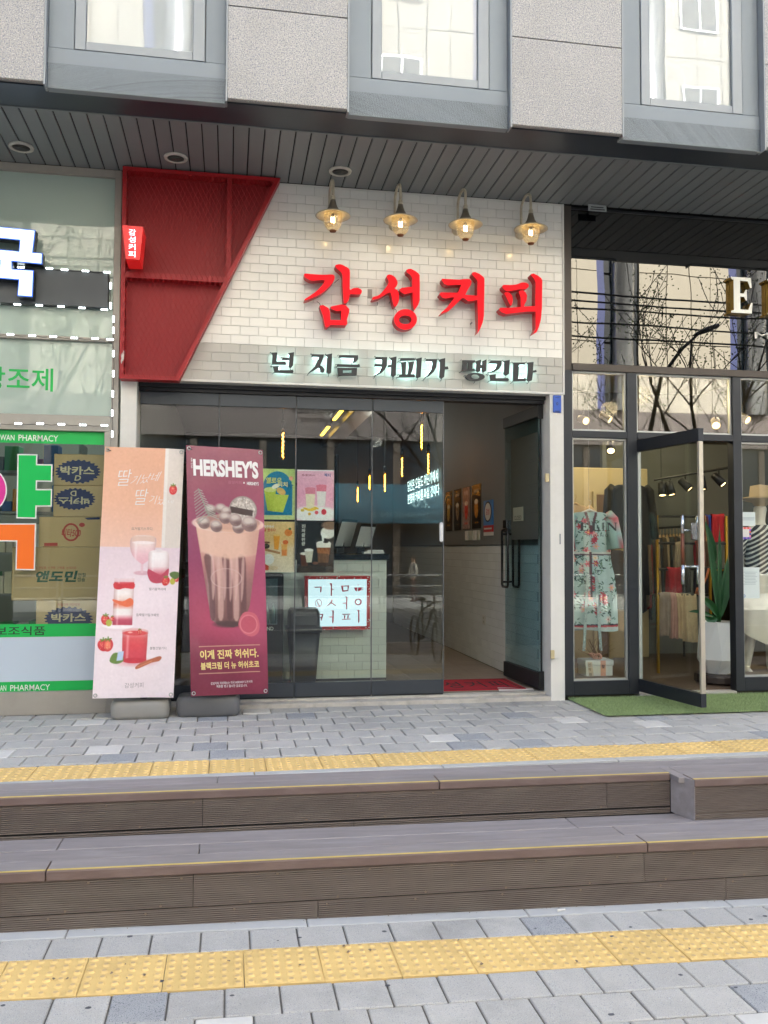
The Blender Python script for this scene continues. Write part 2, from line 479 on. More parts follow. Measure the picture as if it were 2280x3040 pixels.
# tactile tiles with domes
def tactile_mesh():
    mb = MB(); mb.box(-0.1482, 0.1482, -0.1482, 0.1482, -0.05, 0, 0.0015)
    for i in range(6):
        for j in range(6):
            cx, cy = -0.125 + 0.05 * i, -0.125 + 0.05 * j
            n = 10; o = len(mb.v)
            for r, z in ((0.0165, 0.0), (0.0125, 0.005), (0.009, 0.006)):
                mb.v += [(cx + r * math.cos(2 * math.pi * k / n), cy + r * math.sin(2 * math.pi * k / n), z) for k in range(n)]
            mb.sm = True
            for a in (0, 1):
                for k in range(n): mb._f([o + a * n + k, o + a * n + (k + 1) % n, o + (a + 1) * n + (k + 1) % n, o + (a + 1) * n + k])
            mb.mi = 1; mb._f([o + 2 * n + k for k in range(n)]); mb.mi = 0; mb.sm = False
    return mb.mesh('tactile_tile', [M_TACT, M_TACTW], (0, 0, 0))
TM = tactile_mesh()
def tactile(parent, cx, cy, z, ty):
    o = bpy.data.objects.new('tactile_tile', TM); COL.objects.link(o); o.parent = parent
    o.location = Vector((cx, cy, z)) - WORLD[parent.name]
    o.rotation_euler = (random.gauss(0, .004), ty + random.gauss(0, .004), random.gauss(0, .003))
for k in range(-9, 18): tactile(upper, 0.055 + 0.2995 * k + 0.0, -1.722, -0.0185 + random.gauss(0, .001), 0)
for k in range(-9, 17): tactile(lower, 0.071 - 0.148 + 0.2985 * k, -3.047, zlow(0.071 - 0.148 + 0.2985 * k) + 0.0015 + random.gauss(0, .001), math.atan(0.024))
# kerb slabs
for (par, y0, y1, zf, n0) in ((upper, -1.935, -1.873, lambda x: -0.016, 0.14), (lower, -2.703, -2.61, lambda x: zlow(x) + 0.002, 0.35)):
    x = -4.0 + n0
    while x < 7:
        L_ = 1.0
        mb = MB(); mb.box(x + 0.002, x + L_ - 0.002, y0, y1 - 0.001, -0.12, 0, 0.004).xf(tilt(zf)).build('kerb_stone', M_KERB, par)
        x += L_
# ================================================================== THE WOODEN STEPS
steps = thing('wooden_steps', 'two brown grooved composite deck steps with yellow edge stripes', 'steps', (0.7, -2.3, -0.49))
def plank(name, x0, x1, y0, y1, z0, z1, m, zf, bev=0.003):
    return MB().box(x0, x1, y0, y1, z0, z1, bev).xf(tilt(zf)).build(name, m, steps)
def riser(x0, x1, y, z0, z1, zf, name='riser_board'):
    """grooved board: a comb profile drawn along x"""
    mb = MB(); p = 0.0086; n = max(2, int((z1 - z0) / p)); p = (z1 - z0) / n
    prof = []
    for k in range(n):
        z = z0 + k * p
        prof += [(y, z + p * .10), (y, z + p * .56), (y + 0.008, z + p * .62), (y + 0.008, z + p * 1.04)]
    prof = [(y + 0.012, z0)] + prof
    m = len(prof)
    mb.add([(x, a, b) for x in (x0, x1) for a, b in prof], [(i, i + 1, m + i + 1, m + i) for i in range(m - 1)])
    mb.add([(x, a, b) for x in (x0, x1) for a, b in ((y + 0.02, z0), (y + 0.02, z1))], [(0, 1, 3, 2)])
    for x in (x0, x1):
        mb.add([(x, y, z0), (x, y + .02, z0), (x, y + .02, z1), (x, y, z1)], [(0, 1, 2, 3)])
    return mb.xf(tilt(zf)).build(name, M_RISER, steps)
# the inner carcass
MB().box(-3, 6.0, -2.19, -1.937, -0.45, -0.09).box(-3, 6.0, -2.615, -2.19, -0.62, -0.32).build('carcass', M_BLACK, steps)
XB = 2.305   # from here the upper step stands forward
# --- upper step: treads, nosing, stripe, riser
y0, y1, ys = -2.205, -2.075, -1.9375
for (a, b) in ((-3.0, -0.05), (-0.046, 1.72), (1.724, 6.0)):
    plank('tread_board', a, b, y1 + 0.004, ys, -0.028, 0.0, M_DECK, zst1)
for (a, b) in ((-3.0, 1.052), (1.056, XB)):
    plank('nosing_board', a, b, y0, y1, -0.038, 0.0, M_NOSE, zst1, 0.004)
    plank('tread_facing', a + .002, b - .002, y0 + 0.022, y1 - 0.001, 0.0002, 0.0012, M_DECK, zst1, 0.0)
    plank('edge_stripe', a + .002, b - .002, y0 + 0.008, y0 + 0.021, 0.0002, 0.0022, M_STRIPE, zst1, 0.0)
for (a, b) in ((-3.0, -0.115), (-0.112, 1.95), (1.953, XB)):
    riser(a, b, -2.198, -0.170, -0.042, zst1)
for (a, b) in ((-3.0, 0.62), (0.623, XB)):
    riser(a, b, -2.198, -0.205, -0.177, zst1, 'lower_riser_board')
# --- forward block on the right
yb = -2.345
for (a, b) in ((XB + 0.06, 3.06), (3.064, 6.0)):
    plank('nosing_board', a, b, yb, yb + 0.125, -0.038, 0.0, M_NOSE, zst1, 0.004)
    plank('tread_facing', a + .002, b - .002, yb + 0.022, yb + 0.124, 0.0002, 0.0012, M_DECK, zst1, 0.0)
    plank('edge_stripe', a + .002, b - .002, yb + 0.008, yb + 0.021, 0.0002, 0.0022, M_STRIPE, zst1, 0.0)
plank('tread_board', XB + 0.06, 6.0, yb + 0.129, y1, -0.028, 0.0, M_DECK, zst1)
plank('tread_board', XB + 0.004, XB + 0.056, yb + 0.06, y1, -0.03, 0.0, M_DECK, zst1)
for (a, b) in ((XB + 0.06, 3.4), (3.403, 6.0)):
    riser(a, b, yb + 0.008, -0.170, -0.042, zst1)
    riser(a, b, yb + 0.008, -0.215, -0.177, zst1, 'lower_riser_board')
MB().add([(XB + .004, -2.2, -0.2), (XB + .06, yb + 0.003, -0.215), (XB + .06, yb + 0.003, -0.003), (XB + .004, -2.2, -0.003),
          (XB + .02, -2.19, -0.2), (XB + .078, yb + 0.02, -0.2), (XB + .078, yb + 0.02, -0.003), (XB + .02, -2.19, -0.003)],
         [(0, 1, 2, 3), (4, 7, 6, 5), (3, 2, 6, 7), (0, 3, 7, 4), (1, 5, 6, 2), (0, 4, 5, 1)]).xf(tilt(zst1)).build('side_board', M_DECK, steps)
# --- lower step
y0, ya, yb2, yc = -2.64, -2.51, -2.37, -2.205
for i, (p, q, js) in enumerate(((yb2, yc, (-0.75, 1.72)), (ya, yb2, (-0.12, 1.9)))):
    xs = [-3.0, *js, 6.0]
    for a, b in zip(xs, xs[1:]): plank('tread_board', a + .002, b - .002, p + 0.0035, q - 0.0035, -0.028, 0.0, M_DECK, zst2)
for (a, b) in ((-3.0, -0.745), (-0.741, 1.955), (1.959, 6.0)):
    plank('nosing_board', a, b, y0, ya, -0.042, 0.0, M_NOSE, zst2, 0.004)
    plank('tread_facing', a + .002, b - .002, y0 + 0.024, ya - 0.001, 0.0002, 0.0012, M_DECK, zst2, 0.0)
    plank('edge_stripe', a + .002, b - .002, y0 + 0.009, y0 + 0.022, 0.0002, 0.0022, M_STRIPE, zst2, 0.0)
for (a, b) in ((-3.0, -0.14), (-0.137, 1.94), (1.943, 6.0)):
    riser(a, b, -2.632, -0.180, -0.046, zst2)
for (a, b) in ((-3.0, 0.40), (0.403, 2.36), (2.363, 6.0)):
    riser(a, b, -2.632, -0.30, -0.187, zst2, 'lower_riser_board')

scr = MB()
rs0 = random.Random(2)
for (zz_, yy_, zf_) in ((-0.055, -2.1985, zst1), (-0.160, -2.1985, zst1), (-0.058, -2.6325, zst2), (-0.170, -2.6325, zst2), (-0.20, -2.6325, zst2)):
    x_ = -2.0 + rs0.random() * .3
    while x_ < 5:
        if not (yy_ > -2.3 and x_ > 2.25):
            o_ = len(scr.v); scr.lathe([(0.0055, 0.0), (0.0055, -0.0012), (0.003, -0.0016)], (x_, yy_, zz_ + zf_(x_)), 8, axis='y')
        x_ += 0.39 + rs0.uniform(-.02, .02)
scr.build('screw_heads', mat('rusty_screw', '#8b7a68', .5, .4), steps, kind='stuff')

# ================================================================== THE BUILDING ABOVE THE SHOPS
bld = thing('building', 'multi-storey building with granite piers and grey metal window bays above the shops', 'building', (1.0, 4.0, 0.0))
ZS, YW, YF, YU = 3.85, -0.15, -0.98, -1.25
# body: floors above, back and side walls (they keep the street in shade)
M_BODY = mat('building_render', '#8f8d88', 0.8, var=0.05, vscale=1)
MB().box(-14, 16, -1.19, 12, 4.02, 27).build('upper_body', M_BODY, bld)
MB().box(-14, 16, 9.5, 12, -0.6, 4.018).box(-14, -6.0, -0.1, 9.49, -0.6, 4.018).box(8.0, 16, -0.1, 9.49, -0.6, 4.018).build('back_wall', M_BODY, bld)
MB().box(-14, 16, YU, YF, ZS + 0.002, 4.0).build('underside_strip', M_DARKSTRIP, bld)
MB().box(-14, 16, YF, 0.3, ZS + 0.03, 4.0).build('soffit_void', M_BLACK, bld)
soffit = MB().box(-14, 16, YF - 0.002, YF + 0.012, ZS - 0.004, ZS + 0.028).build('soffit', M_SOFFIT, bld)
pl = MB().box(-0.0465, 0.0465, 0, YW - YF - 0.012, 0, 0.012, 0.003).mesh('plank', M_SOFFIT, (0, 0, 0))
for k in range(-30, 52):
    o = bpy.data.objects.new('plank', pl); COL.objects.link(o); o.parent = soffit
    o.location = Vector((-0.0 + 0.1003 * k + 0.045, YF + 0.012, ZS + random.gauss(0, .0006))) - WORLD[soffit.name]
# facade panels, repeated bay by bay
GX = [(-3.64, -2.89), (-1.845, -1.098), (-0.042, 0.684), (1.746, 2.493), (3.527, 4.27), (5.3, 6.05)]
M_PANE = glass('upper_window_glass', '#dfe9ee', f0=0.075, wave=0.05, body='#dcdfdb', bfac=0.72)
M_BLIND = mat('white_roller_blind', '#dfe3e2', 0.9, var=0.02, vscale=1)
for a, b in GX:
    z = 3.858
    for (za, zb) in ((3.858, 4.428), (4.434, 5.3), (5.306, 6.2)):
        g = MB().box(a, b, -1.30, -1.272, za, zb, 0.002).build('granite_panel', M_GRANITE, bld)
    MB().box(a - 0.012, a - 0.001, -1.302, -1.22, 3.84, 6.2).box(b + 0.001, b + 0.012, -1.302, -1.22, 3.84, 6.2).build('edge_trim', M_ALU, bld)
    MB().box(a, b, -1.2715, -1.22, 3.862, 6.19).build('backing_panel', M_GRANSIDE, bld)
for (a, _), (b, _2) in zip([(g[1], 0) for g in GX[:-1]], [(g[0], 0) for g in GX[1:]]):
    a += 0.013; b -= 0.013
    MB().box(a, b, YU, -1.195, ZS - 0.002, 4.092, 0.003).build('spandrel_panel', M_PANEL, bld)
    wa, wb = a + 0.15, b - 0.125
    MB().box(a, wa - 0.003, YU + 0.012, -1.195, 4.098, 6.2, 0.003).build('side_panel', M_PANEL, bld)
    MB().box(wb + 0.003, b, YU + 0.012, -1.195, 4.098, 6.2, 0.003).build('side_panel', M_PANEL, bld)
    w = MB().box(wa + 0.06, wb - 0.07, -1.1985, -1.1955, 4.15, 6.2).build('window', M_BLIND, bld)
    fr = MB()
    fr.box(wa, wa + 0.062, YU + 0.004, -1.196, 4.098, 6.2, 0.003).box(wb - 0.072, wb, YU + 0.004, -1.196, 4.098, 6.2, 0.003)
    fr.box(wa + 0.0625, wb - 0.0725, YU + 0.006, -1.196, 4.098, 4.152, 0.003).build('frame', M_ALU, w)
    MB().box(wa + 0.0635, wb - 0.0735, -1.222, -1.217, 4.1525, 6.2).build('pane', M_PANE, w)
# round soffit lamps
M_LAMPRING = mat('lamp_ring', '#b9b6ad', 0.6, var=0.15, vscale=20)
M_LAMPDARK = mat('lamp_reflector', '#4a4a46', 0.35, 0.3)
for i, (px, py) in enumerate(((63, 435), (522, 467), (1010, 507), (1560, 540))):
    if i == 3: continue
    c = ZP(px, py, ZS)
    t = thing('downlight', ('round unlit downlight in the soffit above the frosted pharmacy glass', 'round unlit downlight in the soffit above the red mesh frame', 'round unlit downlight in the soffit beside the gooseneck lamps')[i], 'downlight', (c.x, c.y, ZS - 0.012), 'downlights in the soffit')
    mb = MB(); mb.sm = True
    mb.lathe([(0.058, 0.0115), (0.058, 0.002), (0.062, -0.002), (0.08, 0.002), (0.082, 0.0115)], (0, 0, 0), 28).build('ring', M_LAMPRING, t, local=True)
    mb = MB(); mb.sm = True
    mb.lathe([(0.0, 0.0105), (0.03, 0.0095), (0.057, 0.003)], (0, 0, 0), 28).build('reflector', M_LAMPDARK, t, local=True)
# gum spots, litter on the pavement
gum = MB(); rg_ = random.Random(21)
for k in range(46):
    x_, y_ = rg_.uniform(-1.0, 2.7), rg_.choice((rg_.uniform(-2.88, -2.65), rg_.uniform(-3.9, -3.22), rg_.uniform(-3.18, -2.92)))
    r_ = rg_.uniform(.006, .014); zz_ = zlow(x_) + (.0022 if y_ > -3.2 and y_ < -2.9 else .0016)
    if -3.2 < y_ < -2.9 and rg_.random() < .6: continue
    gum.v += []; o_ = len(gum.v)
    pts_ = [(x_ + r_ * rg_.uniform(.75, 1.1) * math.cos(a), y_ + r_ * .8 * rg_.uniform(.75, 1.1) * math.sin(a), zz_) for a in [j * .785 for j in range(8)]]
    gum.add(pts_ + [(x_, y_, zz_ + .0008)], [(j, (j + 1) % 8, 8) for j in range(8)])
gum.build('gum_spots', mat('old_gum', '#55565a', .8, var=.2, vscale=40), lower, kind='stuff')
lf_ = MB()
for k in range(26):
    x_, y_ = rg_.uniform(-1.0, 2.7), rg_.uniform(-3.18, -2.92); s_ = rg_.uniform(.004, .011); a_ = rg_.random() * 6
    lf_.add([(x_ + s_ * math.cos(a_ + q) * rg_.uniform(.5, 1), y_ + s_ * math.sin(a_ + q) * .8, zlow(x_) + .009 + .001 * q) for q in (0, 1.4, 2.9, 4.4)], [(0, 1, 2, 3)])
for k in range(140):
    x_ = rg_.uniform(-1.2, 3.2); y_, zf_ = rg_.choice(((-2.20 - abs(rg_.gauss(0, .012)), zst2), (-2.64 - abs(rg_.gauss(0, .012)), lambda x: zlow(x) + .004))); s_ = rg_.uniform(.0015, .004); a_ = rg_.random() * 6
    lf_.add([(x_ + s_ * math.cos(a_ + q), y_ + s_ * math.sin(a_ + q), zf_(x_) + .002 + .0006 * q) for q in (0, 1.4, 2.9, 4.4)], [(0, 1, 2, 3)])
o_ = lf_.build('fallen_litter', mat('dry_debris', '#7d6a55', .9, var=.4, vscale=50)); o_['kind'] = 'stuff'; tag(o_, 'scattered dry leaf crumbs and grit along the steps and yellow tiles', 'litter')
cg = ZP(1057 + 610, 2703, zlow(1.3)); mb = MB(); mb.sm = True; mb.tube([(cg.x - .02, cg.y, zlow(cg.x) + .0065), (cg.x + .02, cg.y + .006, zlow(cg.x) + .0065)], .0045, 8)
tag(mb.build('cigarette_butt', M_TRIM), 'white cigarette butt lying at the foot of the lower step', 'cigarette butt')
# ================================================================== COFFEE SHOP FRONT: TILED SIGN WALL
XW0, XW1, ZW0, ZW1 = -0.772, 2.544, 2.347, 3.846
sign_wall = thing('tiled_sign_wall', 'wall of white and pale grey glazed tiles behind the red coffee sign', 'tiled wall', (0.9, -0.08, ZW0))
M_GROUT = mat('grout', '#c0bfb8', 0.9)
M_TILEW = mat('white_glazed_tile', '#e4e3dd', 0.17, var=0.02, vscale=8, objvar=0.03, coat=0.3, bump=0.015, bscale=14, dirt=('#c4bfb2', .2), dscale=1.3)
M_TILEG = mat('pale_grey_tile', '#b9b7af', 0.35, var=0.02, vscale=8, objvar=0.05, bump=0.02, bscale=20)
MB().box(XW0, XW1 - 0.014, -0.144, 0.02, ZW0 + 0.019, ZW1).build('backing', M_GROUT, sign_wall)
MB().box(XW0, XW1, -0.156, 0.02, ZW0, ZW0 + 0.018, 0.002).box(XW1 - 0.0135, XW1, -0.156, 0.02, ZW0 + 0.0185, ZW1).box(-0.3, XW1 - 0.014, -0.153, -0.1445, ZW1 - 0.010, ZW1).build('edge_trim', M_TRIM, sign_wall)
PT = 0.0668; TWD = 0.1336; ZT0 = ZW0 + 0.0195; XT1 = XW1 - 0.0145
def red_edge(z): return -0.366 + (z - 2.329) * (0.329 + 0.366) / (3.815 - 2.329)
tiles = []
for r in range(22):
    z0 = ZT0 + r * PT; z1 = min(z0 + PT - 0.0018, ZW1 - 0.0105)
    x1 = XT1 + (TWD / 2 if r % 2 else 0)
    while x1 > XW0 + 0.02:
        a, b = max(x1 - TWD + 0.0012, XW0 + 0.002), min(x1 - 0.0012, XT1)
        if b - a > 0.01: tiles.append((r, a, b, z0, z1))
        x1 -= TWD
tiles.sort(key=lambda t: (t[2] < red_edge(t[4]) - 0.06, (t[1] - 0.0) ** 2 + (t[3] - 1.15) ** 2))
TMS = {}; rest = MB()
for i, (r, a, b, z0, z1) in enumerate(tiles):
    m = M_TILEG if r < 4 else M_TILEW
    if i < 300:
        k = (round(b - a, 4), round(z1 - z0, 4), m.name)
        if k not in TMS: TMS[k] = MB().box(0, b - a, 0, 0.007, 0, z1 - z0, 0.0012).mesh('tile', m, (0, 0, 0))
        o = bpy.data.objects.new('tile', TMS[k]); COL.objects.link(o); o.parent = sign_wall
        o.location = Vector((a, -0.1505 + random.gauss(0, .0003), z0)) - WORLD[sign_wall.name]
        o.rotation_euler = (random.gauss(0, .0025), 0, random.gauss(0, .002))
    else:
        rest.mi = 0 if m is M_TILEW else 1
        rest.box(a, b, -0.1505, -0.1436, z0, z1, 0.0012)
rest.build('tile_field', [M_TILEW, M_TILEG], sign_wall, kind='stuff')
MB().box(0.995, 1.03, -0.1525, -0.1508, 3.02, 3.09).build('bare_patch', M_GRANSIDE, sign_wall)

# ------------------------------------------------------------------ red mesh corner
red = thing('red_mesh_frame', 'slanted red steel frame filled with red expanded mesh over a red board', 'mesh panel', (-0.3, -0.2, 2.33))
M_RED = mat('red_paint', '#a01019', 0.45, var=0.06, vscale=4, dirt=('#7d2a26', 0.3), dscale=5)
M_REDB = mat('red_board', '#900d14', 0.5, var=0.06, vscale=3)
M_CHIP = mat('chipped_white', '#c9bfb8', 0.7, var=0.2, vscale=40)
zb, zt = 2.330, 3.836
def edge(z): return -0.366 + (z - zb) * (0.334 + 0.366) / (zt - zb)
A_, B_, C_, D_ = (-0.77, zb), (edge(zb), zb), (edge(zt), zt), (-0.77, zt)
MB().poly([[A_, B_, C_, D_]], (0, 0, 0), EX, EZ, EY, -0.168, -0.158).build('backing_board', M_REDB, red)
w = 0.028
inner = [(-0.77 + w, zb + w), (edge(zb + w) - w * 1.1, zb + w), (edge(zt - w) - w * 1.1, zt - w), (-0.77 + w, zt - w)]
MB().poly([[A_, B_, C_, D_], inner[::-1]], (0, 0, 0), EX, EZ, EY, -0.262, -0.1685).build('frame', M_RED, red)
zm = 3.078
MB().box(-0.77 + w + .001, edge(zm) - w * 1.05, -0.255, -0.169, zm - 0.03, zm + 0.012).build('cross_bar', M_RED, red)
MB().box(-0.045, -0.012, -0.255, -0.169, zm + 0.013, zt - w - .001).build('cross_bar', M_RED, red)
# expanded mesh: slanting strands clipped to the trapezium
mesh = MB(); sl = 1.95
def clip(poly_half, p, q):
    t0, t1 = 0.0, 1.0
    for (nx, nz, c) in poly_half:
        a = nx * p[0] + nz * p[1] - c; b = nx * q[0] + nz * q[1] - c
        if a > 0 and b > 0: return None
        if a > 0: t0 = max(t0, a / (a - b))
        elif b > 0: t1 = min(t1, a / (a - b))
    if t1 - t0 < 1e-3: return None
    f = lambda t: (p[0] + (q[0] - p[0]) * t, p[1] + (q[1] - p[1]) * t)
    return f(t0), f(t1)
ez = (edge(zt) - edge(zb)) / (zt - zb)
half = [(-1, 0, 0.77 - 0.006), (0, -1, -(zb + 0.008)), (0, 1, zt - 0.02), (1, -ez, edge(zb) - ez * zb - 0.008)]
for sgn in (1, -1):
    for k in range(-30, 80):
        xb = -0.77 + 0.036 * k
        p, q = (xb, zb), (xb + sgn * (zt - zb) / sl, zt)
        c = clip(half, p, q)
        if not c: continue
        (xa, za), (xc, zc) = c; L_ = math.hypot(xc - xa, zc - za); ux, uz = (xc - xa) / L_, (zc - za) / L_
        nx, nz = -uz * 0.0013, ux * 0.0013; y = -0.2665 if sgn > 0 else -0.2655
        mesh.add([(xa + nx, y, za + nz), (xa - nx, y - .0015, za - nz), (xc - nx, y - .0015, zc - nz), (xc + nx, y, zc + nz),
                  (xa, y + .004, za), (xc, y + .004, zc)], [(0, 1, 2, 3), (0, 3, 5, 4), (1, 4, 5, 2)])
mesh.build('expanded_mesh', M_RED, red, kind='stuff')
chip = MB()
for (px, py, s) in ((364, 1058, .03), (361, 1072, .018), (367, 1045, .012)):
    c = P(px, py, -0.2665); chip.poly([[(math.cos(t) * s * .35 * random.uniform(.7, 1.2), math.sin(t) * s * random.uniform(.7, 1.2)) for t in [k * .7 for k in range(9)]]], (c.x, -0.2672, c.z), EX, EZ, EY, 0, .0006)
chip.build('paint_chip', M_CHIP, red)

# little red lantern box
lan = thing('hanging_sign_box', 'small tapered red lightbox with white vertical coffee lettering on the mesh frame', 'sign', (-0.62, -0.4, 3.0))
M_REDLIT = mat('lit_red_acrylic', '#d81e22', 0.3, emit='#e02020', estr=0.035)
M_WHITELIT = mat('lit_white_print', '#f2e8f2', 0.4, emit='#f4e6f6', estr=0.16)
YB = -0.48
tl, tr, bl, br = (P(*q, YB) for q in ((363, 668), (425, 673), (373, 769), (414.5, 771)))
f = [tl, tr, br, bl]
back = [Vector((p.x, -0.27, p.z)) for p in f]
MB().add(f + back, [(0, 3, 2, 1), (4, 5, 6, 7), (0, 1, 5, 4), (1, 2, 6, 5), (2, 3, 7, 6), (3, 0, 4, 7)]).build('box', M_REDLIT, lan)
tx = MB(); cx = (tl.x + tr.x) / 2; hh = (tl.z - bl.z)
for i, ch in enumerate('감성커피'):
    zc = tl.z - hh * (0.10 + 0.215 * i)
    put_text(tx, ch, (cx - 0.026, YB - 0.0012, zc - hh * .19), (0.047, 0, 0), (0, 0, hh * .185), 0.02)
tx.build('lettering', M_WHITELIT, lan)

# ------------------------------------------------------------------ big red letters
M_LET = mat('lit_red_face', '#cf0518', 0.5, emit=(1.0, 0.0, 0.012), estr=0.055, spec=0.2)
M_LETS = mat('red_letter_side', '#a82026', 0.4, var=0.05, vscale=10, emit='#c01018', estr=0.006)
big = thing('coffee_sign', 'four big red three-dimensional brush letters of the coffee shop name', 'sign', (1.4, -0.16, 2.7))
FA = lambda a, b: P(880 + a * .2411, 770 + b * .2411, -0.262)
FB = lambda a, b: P(1280 + a * .217, 790 + b * .217, -0.262)
def ring(cx, cy, rx, ry, n=40): return [(cx + rx * math.cos(2 * math.pi * k / n), cy + ry * math.sin(2 * math.pi * k / n)) for k in range(n)]
def solid(mb, f, loops, y0, y1, ins=0.0):
    q = [[(f(a, b).x, f(a, b).z) for a, b in lp] for lp in loops]
    o = len(mb.f)
    mb.poly(q, (0, 0, 0), EX, EZ, EY, y0, y1)
    n = sum(len(l) for l in q)
    return o, n
SP = lambda pts: spline(pts, 3)
LET = [
 (FA, [[SP([(103,175),(200,183),(330,190),(435,186),(470,208),(458,268),(400,338),(310,417),(200,472),(104,506),(110,485),(180,440),(270,370),(350,264),(270,258),(190,262),(140,242),(103,212)])],
       [SP([(480,72),(540,60),(600,85),(655,130),(657,250),(658,372),(700,355),(760,352),(803,380),(800,415),(775,430),(715,431),(660,432),(650,480),(630,520),(588,541),(578,470),(570,300),(567,200),(540,150),(490,108)])],
       [[(285,570),(330,562),(395,600),(412,640),(418,746),(550,748),(552,632),(490,636),(432,610),(420,582),(475,570),(560,555),(605,565),(652,612),(650,650),(622,740),(628,790),(608,812),(420,806),(385,835),(358,832),(345,780),(328,690),(300,620)]]]),
 (FA, [[SP([(1115,200),(1150,186),(1210,215),(1245,280),(1235,325),(1206,356),(1245,380),(1262,430),(1262,500),(1240,560),(1205,582),(1185,520),(1165,430),(1150,407),(1100,430),(1010,480),(935,495),(945,465),(1015,440),(1070,385),(1135,290),(1120,235)])],
       [[(1355,130),(1380,118),(1410,116),(1460,140),(1500,170),(1518,195),(1518,500),(1500,560),(1450,630),(1437,560),(1430,405),(1390,415),(1330,430),(1285,402),(1270,368),(1300,348),(1425,338),(1428,235),(1400,190),(1360,158)]],
       [ring(1343, 738, 141, 127), ring(1340, 744, 77, 54)[::-1]]]),
 (FB, [[[(150,172),(240,178),(390,185),(450,176),(530,180),(555,208),(540,262),(500,325),(466,392),(560,400),(632,402),(632,200),(600,160),(560,115),(565,87),(600,80),(660,105),(715,148),(728,175),(728,300),(722,680),(705,770),(670,860),(630,925),(645,860),(640,700),(632,462),(560,478),(505,478),(440,432),(410,450),(330,530),(240,610),(130,655),(140,635),(230,555),(320,428),(270,430),(200,445),(150,430),(115,385),(130,360),(200,362),(365,362),(415,255),(340,255),(230,265),(180,245),(148,200)]]]),
 (FB, [[[(1365,112),(1400,100),(1460,130),(1505,165),(1520,195),(1515,580),(1500,740),(1470,840),(1440,905),(1395,930),(1430,860),(1428,620),(1300,622),(1150,640),(1030,655),(960,630),(930,590),(945,570),(1100,568),(1225,560),(1225,430),(1202,372),(1200,342),(1250,330),(1290,355),(1312,400),(1305,470),(1275,530),(1270,552),(1425,548),(1428,220),(1405,170),(1367,130)]],
       [SP([(990,258),(1080,260),(1170,250),(1240,225),(1300,228),(1334,255),(1330,285),(1290,315),(1200,318),(1120,335),(1040,345),(1000,320),(978,290)])],
       [SP([(1005,365),(1045,357),(1085,375),(1112,420),(1113,480),(1095,545),(1070,510),(1030,430)])]]),
]
for fr_, polys in LET:
    side = MB(); face = MB()
    for lps in polys:
        solid(side, fr_, lps, -0.2605, -0.185)
        solid(face, fr_, lps, -0.2625, -0.2608)
    s = side.build('letter', M_LETS, big); face.build('lit_face', M_LET, s)
    pin = MB()
    for lps in polys:
        q = fr_(*lps[0][len(lps[0]) // 2]); qq = fr_(sum(a for a, b in lps[0]) / len(lps[0]), sum(b for a, b in lps[0]) / len(lps[0]))
        q = q * .75 + qq * .25
        pin.tube([(q.x, -0.19, q.z), (q.x, -0.1505, q.z)], 0.005, 6)
    pin.build('mounting_pin', M_ALU, s)
wire = MB()
for a, b, fr_ in (((262, 490), (310, 555), FA), ((1228, 585), (1248, 628), FA), ((535, 215), (480, 260), FA), ((1010, 500), (1008, 545), FA)):
    p, q = fr_(*a), fr_(*b); wire.tube([(p.x, -0.2, p.z), ((p.x + q.x) / 2 + .004, -0.21, (p.z + q.z) / 2 + .004), (q.x, -0.2, q.z)], 0.0022, 5)
wire.build('feed_wire', M_BLACK, big)

